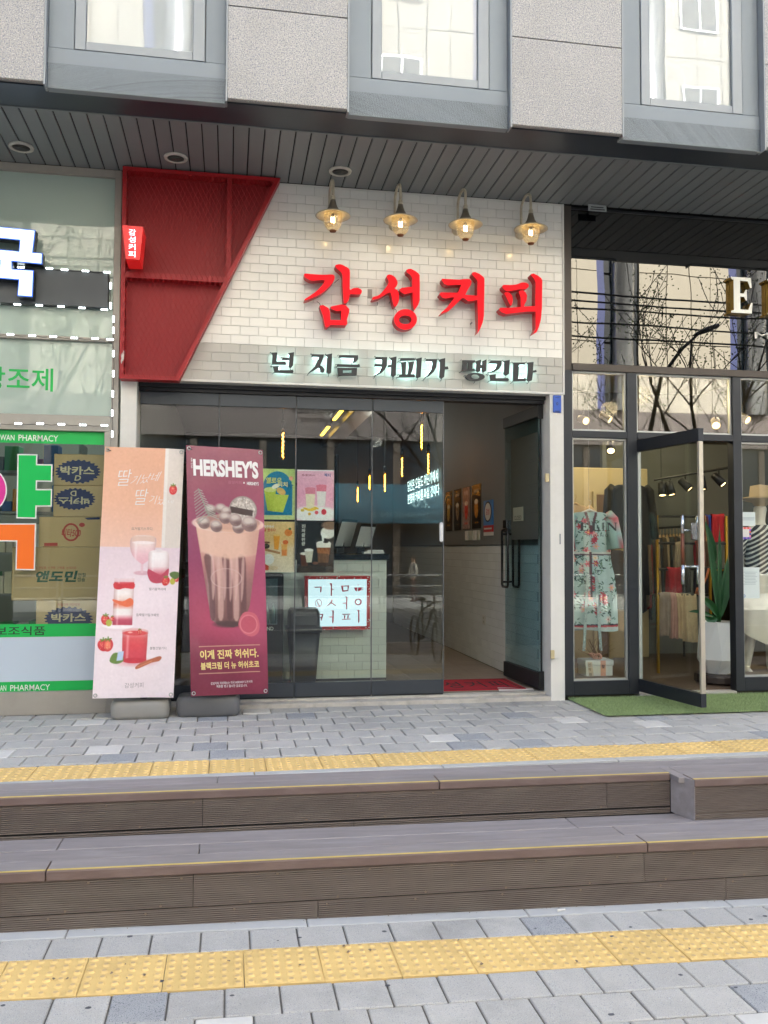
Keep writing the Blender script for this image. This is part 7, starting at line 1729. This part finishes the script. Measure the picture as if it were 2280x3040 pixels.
for k in range(11): t_ = k / 10; x0, y0 = 862 + 80 * t_ ** 1.3, 400 + 200 * t_; s2 = 30 + 55 * t_; B_.line(mp_(g, [(x0, y0), (x0 - s2, y0 + s2 * .8)]), 7, '#93968a', .9); B_.line(mp_(g, [(x0, y0), (x0 + s2 * .9, y0 + s2 * .4)]), 7, '#a3a599', .9)
B_.line(mp_(g, [(862, 395), (900, 500), (945, 610)]), 8, '#8a8d80')
B_.ring(*g(1080, 1095), 118, 70, 3, '#cdb0a8', .6)
B_.poly(spline(mp_(g, [(1205, 1365), (1260, 1352), (1310, 1375), (1335, 1440), (1325, 1510), (1270, 1542), (1205, 1515), (1170, 1450)]), 3), '#c2606e'); B_.ell(*g(1250, 1448), 62, 62, '#b85364'); B_.ring(*g(1250, 1448), 66, 66, 4, '#d4828a', .8)
for (y0, y1) in ((1632, 1603), (1842, 1808)): B_.line([g(868, y0), g(1335, y1)], 5, '#cfae8a')
B_.noise(.006, 14, seed=2)
def banner(name, label, cv, o, u, v, base_box, mb_, texts, inv, pole_x):
    o, u, v = Vector(o), Vector(u), Vector(v); n = u.cross(-v).normalized(); n = n if n.y < 0 else -n
    t = thing(name, label, 'banner', ((base_box[0] + base_box[1]) / 2, (base_box[2] + base_box[3]) / 2, 0.0))
    bul = lambda a, b: (np.array(n)[None] * (.014 * np.sin(b * 7 + a * 2) * np.sin(a * math.pi) - .05 * np.sin(a * math.pi) * (b - .5) ** 2 + .004 * np.sin(a * 11 + b * 3) * b + .022 * (b - .5) * np.cos(a * 5))[:, None])
    s_ = print_obj(cv, 'print', M_VINYL, t, o, u, v, bul)
    for (s2, q, m_, bold, sl2) in texts:
        (x0, y0), (x1, y1), (x2, y2) = q   # lower-left, lower-right, upper-left in picture crop
        a, b, c = inv(x0, y0), inv(x1, y1), inv(x2, y2); W_ = lambda p: o + u * (p[0] / 600) + v * (p[1] / 1800) + n * .0075
        tb2 = MB(); put_text(tb2, s2, W_(a), W_(b) - W_(a), W_(c) - W_(a), bold, slant=sl2)
        V_ = np.array(tb2.v) - np.array(o)[None]; ab = np.linalg.lstsq(np.stack([np.array(u), np.array(v)], 1), V_.T, rcond=None)[0]
        tb2.v = [tuple(p) for p in (np.array(tb2.v) + bul(ab[0], ab[1]) - np.array(n)[None] * .005).tolist()]; tb2.build('lettering', m_, t)
    for (a, b) in ((.035, .012), (.965, .012), (.035, .988), (.965, .988)):
        c = o + u * a + v * b + n * .004 + Vector(bul(np.array([a]), np.array([b]))[0]); mg = MB(); mg.sm = True; mg.tube([c + u.normalized() * .011 * math.cos(k * .628) + v.normalized() * .011 * math.sin(k * .628) for k in range(10)], .0035, 6, closed=True); mg.build('grommet', M_SILV, t)
    bc = o + u * .5; x0, x1, y0, y1, h_ = base_box
    mb = MB(); mb.sm = True; bxc, byc = (x0 + x1) / 2, (y0 + y1) / 2; hw, hd = (x1 - x0) / 2, (y1 - y0) / 2
    rr4 = lambda k, z: [(bxc + p[0], byc + p[1], z) for p in rrect(hw * k, hd * k, z, 6, .45)]
    loft(mb, [rr4(.93, -.004), rr4(1.0, .022), rr4(1.0, h_ - .03), rr4(.95, h_ - .008), rr4(.88, h_)]).build('water_base', mb_, t)
    mb = MB(); mb.sm = True; mb.lathe([(.022, h_ + .001), (.022, h_ + .018), (0, h_ + .019)], (bxc + .02, byc - .0, 0), 12).build('filler_cap', M_SPB, t)
    p0 = Vector((bxc, byc, h_ - .01)); p1 = o + u * .5 + v * .02 - n * .045
    mb = MB(); mb.sm = True; mb.tube([p0, p0 * .5 + p1 * .5 - n * .02, p1], .009, 8)
    for q in ((.035, .012), (.965, .012)): mb.tube([p1 + v * .04, o + u * q[0] + v * q[1] - n * .012], .004, 6)
    pl2 = o + u * .5 + v * .90 - n * .05; mb.tube([pl2, o + u * .035 + v * .988 - n * .016], .004, 6); mb.tube([pl2, o + u * .965 + v * .988 - n * .016], .004, 6); mb.tube([pl2, p0 * .8 + p1 * .2], .006, 6)
    mb.build('stand_frame', M_SPB, t)
    return t
IW = mat('banner_white_ink', '#e9e6e4', .4); IG = mat('banner_grey_ink', '#7d7274', .5); IY = mat('banner_yellow_ink', '#e6cf86', .4); IP = mat('banner_rose_ink', '#b06a80', .5)
tl_, tr_, bl_ = P(311, 1325, -.43), P(547, 1334, -.43), P(275, 2073, -.44)
banner('strawberry_banner', 'pale pink standing banner showing strawberry drinks on a light grey base', A, tl_, tr_ - tl_, bl_ - tl_, (P(326, 2100, -.40).x, P(503, 2100, -.40).x, -.415, -.17, .118), M_BASEL,
       [('딸', ((225, 378), (330, 372), (225, 250)), IW, -.008, .25), ('기났네', ((330, 372), (552, 330), (340, 300)), IW, -.008, .12), ('딸', ((365, 525), (465, 520), (365, 400)), IW, -.008, .25), ('기났', ((485, 510), (610, 520), (490, 440)), IW, -.008, .12), ('네', ((640, 505), (682, 505), (640, 478)), IW, -.008, .1),
        ('요거딸기스무디', ((350, 724), (518, 722), (350, 700)), IG, .0, 0), ('딸기꿀꺽라떼', ((502, 1196), (642, 1196), (502, 1174)), IG, .0, 0), ('듬뿍딸기밀크쉐킷', ((398, 1400), (588, 1400), (398, 1378)), IG, .0, 0), ('볼빨간딸기티', ((520, 1660), (660, 1660), (520, 1638)), IG, .0, 0), ('감성커피', ((312, 1958), (470, 1956), (312, 1918)), IG, -.01, 0)],
       CLm, 0)
tl_, tr_, bl_ = P(553, 1321, -.47), P(780, 1336, -.37), P(566, 2067, -.49)
banner('chocolate_banner', 'maroon standing banner showing a tall chocolate cream drink on a dark grey base', B_, tl_, tr_ - tl_, bl_ - tl_, (P(523, 2100, -.38).x, P(712, 2095, -.38).x, -.40, -.17, .135), M_BASED,
       [("HERSHEY'S", ((824, 292), (1336, 318), (820, 152)), IW, .045, 0), ('감성커피', ((1090, 356), (1195, 360), (1090, 332)), IP, 0, 0), ('×', ((1208, 356), (1224, 357), (1208, 342)), IW, .02, 0), ("HERSHEY'S", ((1240, 366), (1336, 370), (1240, 340)), IW, .03, 0),
        ('이게 진짜 허쉬다.', ((876, 1732), (1326, 1700), (872, 1660)), IY, .028, 0), ('블랙크림 더 뉴 허쉬초코', ((880, 1812), (1330, 1778), (878, 1755)), IY, .028, 0), ('감성커피 허쉬메뉴는 미국 HERSHEY’S 본사와', ((955, 1925), (1278, 1898), (955, 1903)), IW, .0, 0), ('제휴를 맺고 출시한 음료입니다.', ((998, 1945), (1240, 1930), (997, 1923)), IW, .0, 0), ('SINCE 1894', ((818, 232), (816, 150), (806, 232)), IW, 0, 0)],
       CRm, 0)
# ================================================================== THE STREET OPPOSITE (seen in the glass)
M_ROAD = mat('road_asphalt', '#55565a', 0.9, var=0.1, vscale=1.5, bump=0.3, bscale=80)
rd = MB(); rd.add([(-60, -17.4, -0.62), (60, -17.4, -0.62), (60, -7.7, -0.62), (-60, -7.7, -0.62)], [(0, 1, 2, 3)]); struct(rd.build('road', M_ROAD))
fp = MB(); fp.box(-60, 60, -24.2, -17.4, -0.75, -0.5); struct(fp.build('far_pavement', M_KERB))
ln = MB()
for k in range(-10, 12): ln.add([(k * 5.0, -12.62, -0.615), (k * 5.0 + 3, -12.62, -0.615), (k * 5.0 + 3, -12.48, -0.615), (k * 5.0, -12.48, -0.615)], [(0, 1, 2, 3)])
struct(ln.build('lane_marking', mat('road_paint', '#d8d4c4', 0.7)))
M_OBEIGE = mat('opposite_beige_panel', '#b8b2a6', 0.6, var=0.03, vscale=0.8, objvar=0.03)
M_OBLUE = mat('opposite_blue_panel', '#4a5488', 0.4, var=0.04, vscale=1)
M_OSILV = mat('opposite_silver_column', '#b9bcc0', 0.25, 0.7)
M_ODARK = mat('opposite_dark_glass', '#1e2730', 0.08, 0.0, var=0.1, vscale=1)
M_OPINK = mat('opposite_mauve_band', '#6b6463', 0.6, var=0.05, vscale=0.7)
M_OBODY = mat('opposite_core', '#3a3836', 0.8)
op = thing('opposite_building', 'pale panelled shop building with blue strips and silver columns across the street', 'building', (5, -26, -0.5))
MB().box(-45, 50, -36, -24.15, -0.5, 24).build('core', M_OBODY, op)
x = 12.57 - 5.4 * 6
while x < 34:
    z0, z1 = 6.3, 23.8
    for (a, b) in ((x, x + 0.79), (x + 2.42, x + 3.58), (x + 3.6, x + 4.57), (x + 4.59, x + 5.4)):
        for (p, q) in ((6.3, 8.86), (8.9, 11.5), (11.54, 14.1), (14.14, 18.6), (18.64, 23.8)):
            MB().box(a + 0.01, b - 0.01, -24.14, -24.0, p, q).build('facade_panel', M_OBEIGE, op)
    MB().box(x + 0.80, x + 1.09, -24.14, -24.05, z0, z1).build('blue_strip', M_OBLUE, op)
    for (p, q) in ((6.3, 8.8), (8.9, 11.4), (11.5, 15.0), (15.2, 18.6), (18.8, 23.8)):
        MB().box(x + 1.1, x + 1.37, -24.14, -24.08, p, q).build('window', M_ODARK, op)
    for (p, q) in ((15.2, 17.6), (19.6, 22.2)):
        w_ = MB().box(x + 3.0, x + 4.4, -24.0, -23.93, p, q).build('window_frame', M_OSILV, op); MB().box(x + 3.08, x + 3.66, -23.929, -23.92, p + .08, q - .08).box(x + 3.74, x + 4.32, -23.929, -23.92, p + .08, q - .08).build('pane', M_ODARK, w_)
    mb = MB(); mb.sm = True; mb.lathe([(0.41, z0), (0.41, z1)], (x + 1.79, -24.02, 0), 24).build('column', M_OSILV, op)
    MB().box(x + 2.22, x + 2.40, -24.14, -24.09, z0, z1).build('window', M_ODARK, op)
    x += 5.4
MB().box(-45, 50, -24.14, -23.9, 5.0, 6.28).build('mauve_band', M_OPINK, op)
x = -20
while x < 34:
    MB().box(x, x + 2.1, -24.14, -24.06, -0.48, 3.2).build('shop_glass', M_ODARK, op)
    MB().box(x + 2.1, x + 2.35, -24.14, -24.0, -0.48, 4.98).build('shop_pier', mat('opposite_pier', '#4d4640', 0.6), op)
    MB().box(x, x + 2.1, -24.14, -24.04, 3.22, 4.98).build('upper_glass', M_ODARK, op)
    x += 2.36
M_OTXT = mat('opposite_sign_text', '#1a1416', 0.6)
t = MB(); put_text(t, 'TOP OUTLET', (4.6, -23.89, 5.86), (-2.6, 0, 0), (0, 0, 0.34), 0.02); put_text(t, 'FASHION & LIFE STORE', (4.4, -23.89, 5.58), (-2.0, 0, 0), (0, 0, 0.13), 0.01)
t.build('lettering', M_OTXT, op)
tl_ = thing('teal_shop_sign', 'wide teal shop sign board across the street above the doors', 'sign', (5.9, -23.6, 1.9))
MB().box(3.6, 8.6, -23.9, -23.7, 2.05, 3.42).build('board', mat('teal_board', '#23566a', 0.5), tl_)
t = MB(); put_text(t, '20', (7.0, -23.695, 2.6), (-0.7, 0, 0), (0, 0, 0.5), 0.02); put_text(t, 'FASHION &', (6.9, -23.695, 2.25), (-2.1, 0, 0), (0, 0, 0.2), 0.01)
t.build('lettering', mat('teal_sign_text', '#6f98a5', 0.6), tl_)
# railing along the far kerb
M_RAIL = mat('galvanised_rail', '#9a9d9f', 0.4, 0.7)
rl = thing('street_railing', 'galvanised tubular railing along the far kerb', 'railing', (5, -17.2, -0.5))
for k in range(-4, 10):
    a, b = k * 2.1, k * 2.1 + 1.98
    mb = MB(); mb.sm = True
    mb.tube([(a, -17.2, -0.5), (a, -17.2, 0.33), (a + .1, -17.2, 0.42), (b - .1, -17.2, 0.42), (b, -17.2, 0.33), (b, -17.2, -0.5)], 0.03, 8)
    for z in (0.12, -0.17): mb.tube([(a, -17.2, z), (b, -17.2, z)], 0.02, 8)
    mb.build('rail_section', M_RAIL, rl)
# cables
M_CABLE = mat('black_cable', '#15161a', 0.6)
for i, (y, z, sag) in enumerate(((-8.5, 5.95, .20), (-8.45, 5.80, .22), (-8.55, 5.65, .15), (-8.5, 5.45, .25), (-8.6, 5.1, .1))):
    mb = MB(); mb.tube([(-24 + 60 * s / 24, y, z - sag * math.sin(math.pi * ((s * 2.5 % 24) / 24))) for s in range(25)], 0.018, 5)
    tag(mb.build('overhead_cable', M_CABLE), 'black overhead cable strung along the street above the kerb', 'cable', 'overhead cables')
# street lamp
sl_ = thing('street_lamp', 'dark street lamp with curved arm beside the kerb', 'street lamp', (7.0, -7.4, -0.6))
mb = MB(); mb.sm = True; mb.tube([(7.0, -7.4, -0.6), (7.0, -7.4, 3.2), (7.2, -7.4, 4.1), (7.6, -7.4, 4.6), (7.9, -7.4, 4.85)], [.045, .04, .032, .028, .022], 10).build('pole', mat('dark_pole', '#2c2d2c', 0.5, 0.3), sl_)
mb = MB(); mb.sm = True; mb.lathe([(0.0, -0.35), (0.07, -0.25), (0.11, 0.0), (0.09, 0.25), (0, 0.32)], (0, 0, 0), 12, axis='x').xf(lambda x, y, z: (8.05 + x * .8, -7.4 + y, 4.93 + z * .5 + x * .35)).build('head', mat('dark_pole', '#2c2d2c'), sl_)
# street trees: tapered trunk, limbs, sparse spring leaves
M_BARK = mat('bark', '#4c443a', 0.9, var=0.2, vscale=12, bump=0.4, bscale=40)
M_LEAF = mat('young_leaf', '#5f7a34', 0.6, var=0.25, vscale=3)
def tree(x, y, z, h, seed, label, dens=1.0):
    r = random.Random(seed)
    t = thing('street_tree', label, 'tree', (x, y, z), 'street trees by the kerb')
    tr = MB(); tr.sm = True; lf = MB()
    def leaf(p):
        s = r.uniform(.012, .026); a = Vector((r.gauss(0, 1), r.gauss(0, 1), r.gauss(0, 1))).normalized(); b = a.orthogonal().normalized(); c = a.cross(b)
        lf.add([p, p + (b * .6 + a) * s, p + a * s * 2, p + (a - b * .6) * s], [(0, 1, 2, 3)])
    def limb(p, d, L_, rad, lvl):
        n = 5; pts = [p]; rr = [rad]
        for k in range(n):
            d = (d + Vector((r.gauss(0, .10), r.gauss(0, .10), r.gauss(.05, .08)))).normalized()
            p = p + d * (L_ / n); pts.append(p); rr.append(max(.0055, rad * (1 - .75 * (k + 1) / n)))
            if lvl >= 2 and k > 0:
                for _ in range(int(r.randint(6, 11) * dens)): leaf(p + Vector((r.gauss(0, .06), r.gauss(0, .06), r.gauss(0, .06))))
            if lvl < 3 and k >= 1:
                for _ in range(r.choice((1, 1, 2))):
                    side = Vector((r.gauss(0, 1), r.gauss(0, 1), r.uniform(.1, .9))).normalized()
                    limb(p, (d * .55 + side * .8).normalized(), L_ * r.uniform(.42, .62), rr[-1] * .6, lvl + 1)
        tr.tube(pts, rr, 6 if lvl else 10)
    base = Vector((x, y, z))
    pts = [base, base + Vector((.03, .02, h * .28)), base + Vector((.02, -.03, h * .45))]
    tr.tube(pts, [.11, .085, .07], 10)
    for k in range(5):
        a = k * 1.26 + r.random(); limb(pts[-1] - Vector((0, 0, .15 * k)), Vector((math.cos(a) * .7, math.sin(a) * .5, .8)).normalized(), h * .42, .045, 1)
    tr.build('trunk', M_BARK, t); lf.build('crown', M_LEAF, t)
tree(7.6, -6.9, -0.7, 6.4, 5, 'sparse young street tree beside the street lamp', .5)
tree(3.75, -7.3, -0.65, 6.0, 9, 'sparse young street tree behind the parked bicycle', .8)
tree(-3.2, -7.2, -0.6, 6.2, 12, 'sparse young street tree opposite the pharmacy')
# parked bicycle
bk = thing('bicycle', 'dark city bicycle parked at the kerb with a front basket', 'bicycle', (3.0, -6.75, -0.56))
M_BK = mat('bicycle_black', '#1b1c1e', 0.4, 0.2)
for cx in (-0.52, 0.52):
    mb = MB(); mb.sm = True; mb.tube([(3.0 + 0.0 + 0.12 * cx, -6.75 + cx + 0.32 * math.cos(a), -0.235 + 0.32 * math.sin(a)) for a in [k * 2 * math.pi / 28 for k in range(28)]], 0.018, 6, closed=True)
    w_ = mb.build('wheel', M_BK, bk)
    sp = MB()
    for k in range(10): sp.tube([(3.0 + .12 * cx, -6.75 + cx, -0.235), (3.0 + .12 * cx, -6.75 + cx + .31 * math.cos(k * .628), -0.235 + .31 * math.sin(k * .628))], 0.002, 4)
    sp.build('spokes', M_RAIL, w_)
mb = MB(); mb.sm = True
B = lambda y, z: (3.0 + .12 * y, -6.75 + y, z)
for pl_ in ([B(-.52, -.235), B(-.15, .25)], [B(-.12, -.25), B(-.17, .35)], [B(-.12, -.25), B(.38, .28)], [B(-.15, .2), B(.36, .34)], [B(-.52, -.235), B(-.12, -.25)], [B(.52, -.235), B(.36, .45)]): mb.tube(pl_, .015, 8)
mb.build('frame', M_BK, bk)
mb = MB(); mb.sm = True; mb.tube([(2.76, -6.5, .48), (2.9, -6.42, .5), (3.04, -6.38, .47), (3.2, -6.42, .5), (3.33, -6.5, .48)], .012, 8).build('handlebar', M_RAIL, bk)
mb = MB(); mb.sm = True; mb.lathe([(0, .33), (.07, .34), (.09, .37), (.05, .40), (0, .405)], (2.98, -6.92, 0), 14, sx=.8, sy=1.4).build('saddle', M_BK, bk)
mb = MB()
for k in range(6): mb.tube([(2.9 + .05 * k, -6.2, .12), (2.9 + .05 * k, -6.2, .36)], .004, 4)
mb.box(2.88, 3.18, -6.36, -6.2, .11, .12).tube([(2.88, -6.2, .36), (3.18, -6.2, .36), (3.18, -6.36, .36), (2.88, -6.36, .36)], .006, 5, closed=True).build('basket', M_BK, bk)
# --- a walker on the far pavement, one continuous skinned body
def person(x, y, z, h, label, top, legs, skin='#b98d72', hair='#1d1815', yaw=0.0):
    t = thing('person', label, 'person', (x, y, z))
    s = h / 1.75
    V = [(0, 0, .95, .13), (0, 0, 1.15, .125), (0, 0, 1.38, .15), (0, 0, 1.50, .06), (0, .01, 1.58, .075), (0, .01, 1.68, .085),
         (.10, 0, .88, .095), (.11, .10, .48, .07), (.11, .06, .08, .05), (.11, .18, .04, .04),
         (-.10, 0, .88, .095), (-.11, -.08, .48, .07), (-.11, -.2, .08, .05), (-.11, -.08, .04, .04),
         (.19, 0, 1.40, .06), (.25, -.05, 1.12, .045), (.26, .08, .90, .035), (.26, .11, .82, .03),
         (-.19, 0, 1.40, .06), (-.25, .05, 1.12, .045), (-.26, .0, .88, .035), (-.26, .02, .80, .03)]
    E = [(0, 1), (1, 2), (2, 3), (3, 4), (4, 5), (0, 6), (6, 7), (7, 8), (8, 9), (0, 10), (10, 11), (11, 12), (12, 13), (2, 14), (14, 15), (15, 16), (16, 17), (2, 18), (18, 19), (19, 20), (20, 21)]
    me = bpy.data.meshes.new('body'); me.from_pydata([(a * s, b * s, c * s) for a, b, c, _ in V], E, [])
    o = bpy.data.objects.new('body', me); COL.objects.link(o); o.parent = t
    o.modifiers.new('skin', 'SKIN'); o.modifiers.new('sub', 'SUBSURF').levels = 1; o.modifiers['sub'].render_levels = 1
    for i, v in enumerate(me.skin_vertices[0].data): v.radius = (V[i][3] * s, V[i][3] * s); v.use_root = i == 0
    dg = bpy.context.evaluated_depsgraph_get()
    full = bpy.data.meshes.new_from_object(o.evaluated_get(dg)); o.modifiers.clear(); o.data = full
    full.materials.clear()
    for c in (skin, top, legs): full.materials.append(mat('cloth_' + c.strip('#'), c, 0.8))
    for p in full.polygons:
        zc = p.center.z / s; p.use_smooth = True
        p.material_index = 0 if zc > 1.47 or (zc < .92 and abs(p.center.x / s) > .2) else (1 if zc > .92 else 2)
    mb = MB(); mb.sm = True; mb.lathe([(0, 1.80), (.06, 1.785), (.095, 1.72), (.098, 1.64), (.085, 1.58)], (0, -.02, 0), 14); mb.f.pop(); mb.m.pop(); mb.smooth.pop()
    mb.xf(lambda x, y, z: (x * s, y * s - (.02 * s if z < 1.66 else 0), z * s)).build('hair', mat('cloth_' + hair.strip('#'), hair, 0.8), t, local=True)
    t.rotation_euler = (0, 0, yaw)
person(5.6, -20.0, -0.5, 1.45, 'person in a pale hooded top and dark red trousers walking across the street', '#b8b4aa', '#5b3436', yaw=1.4)
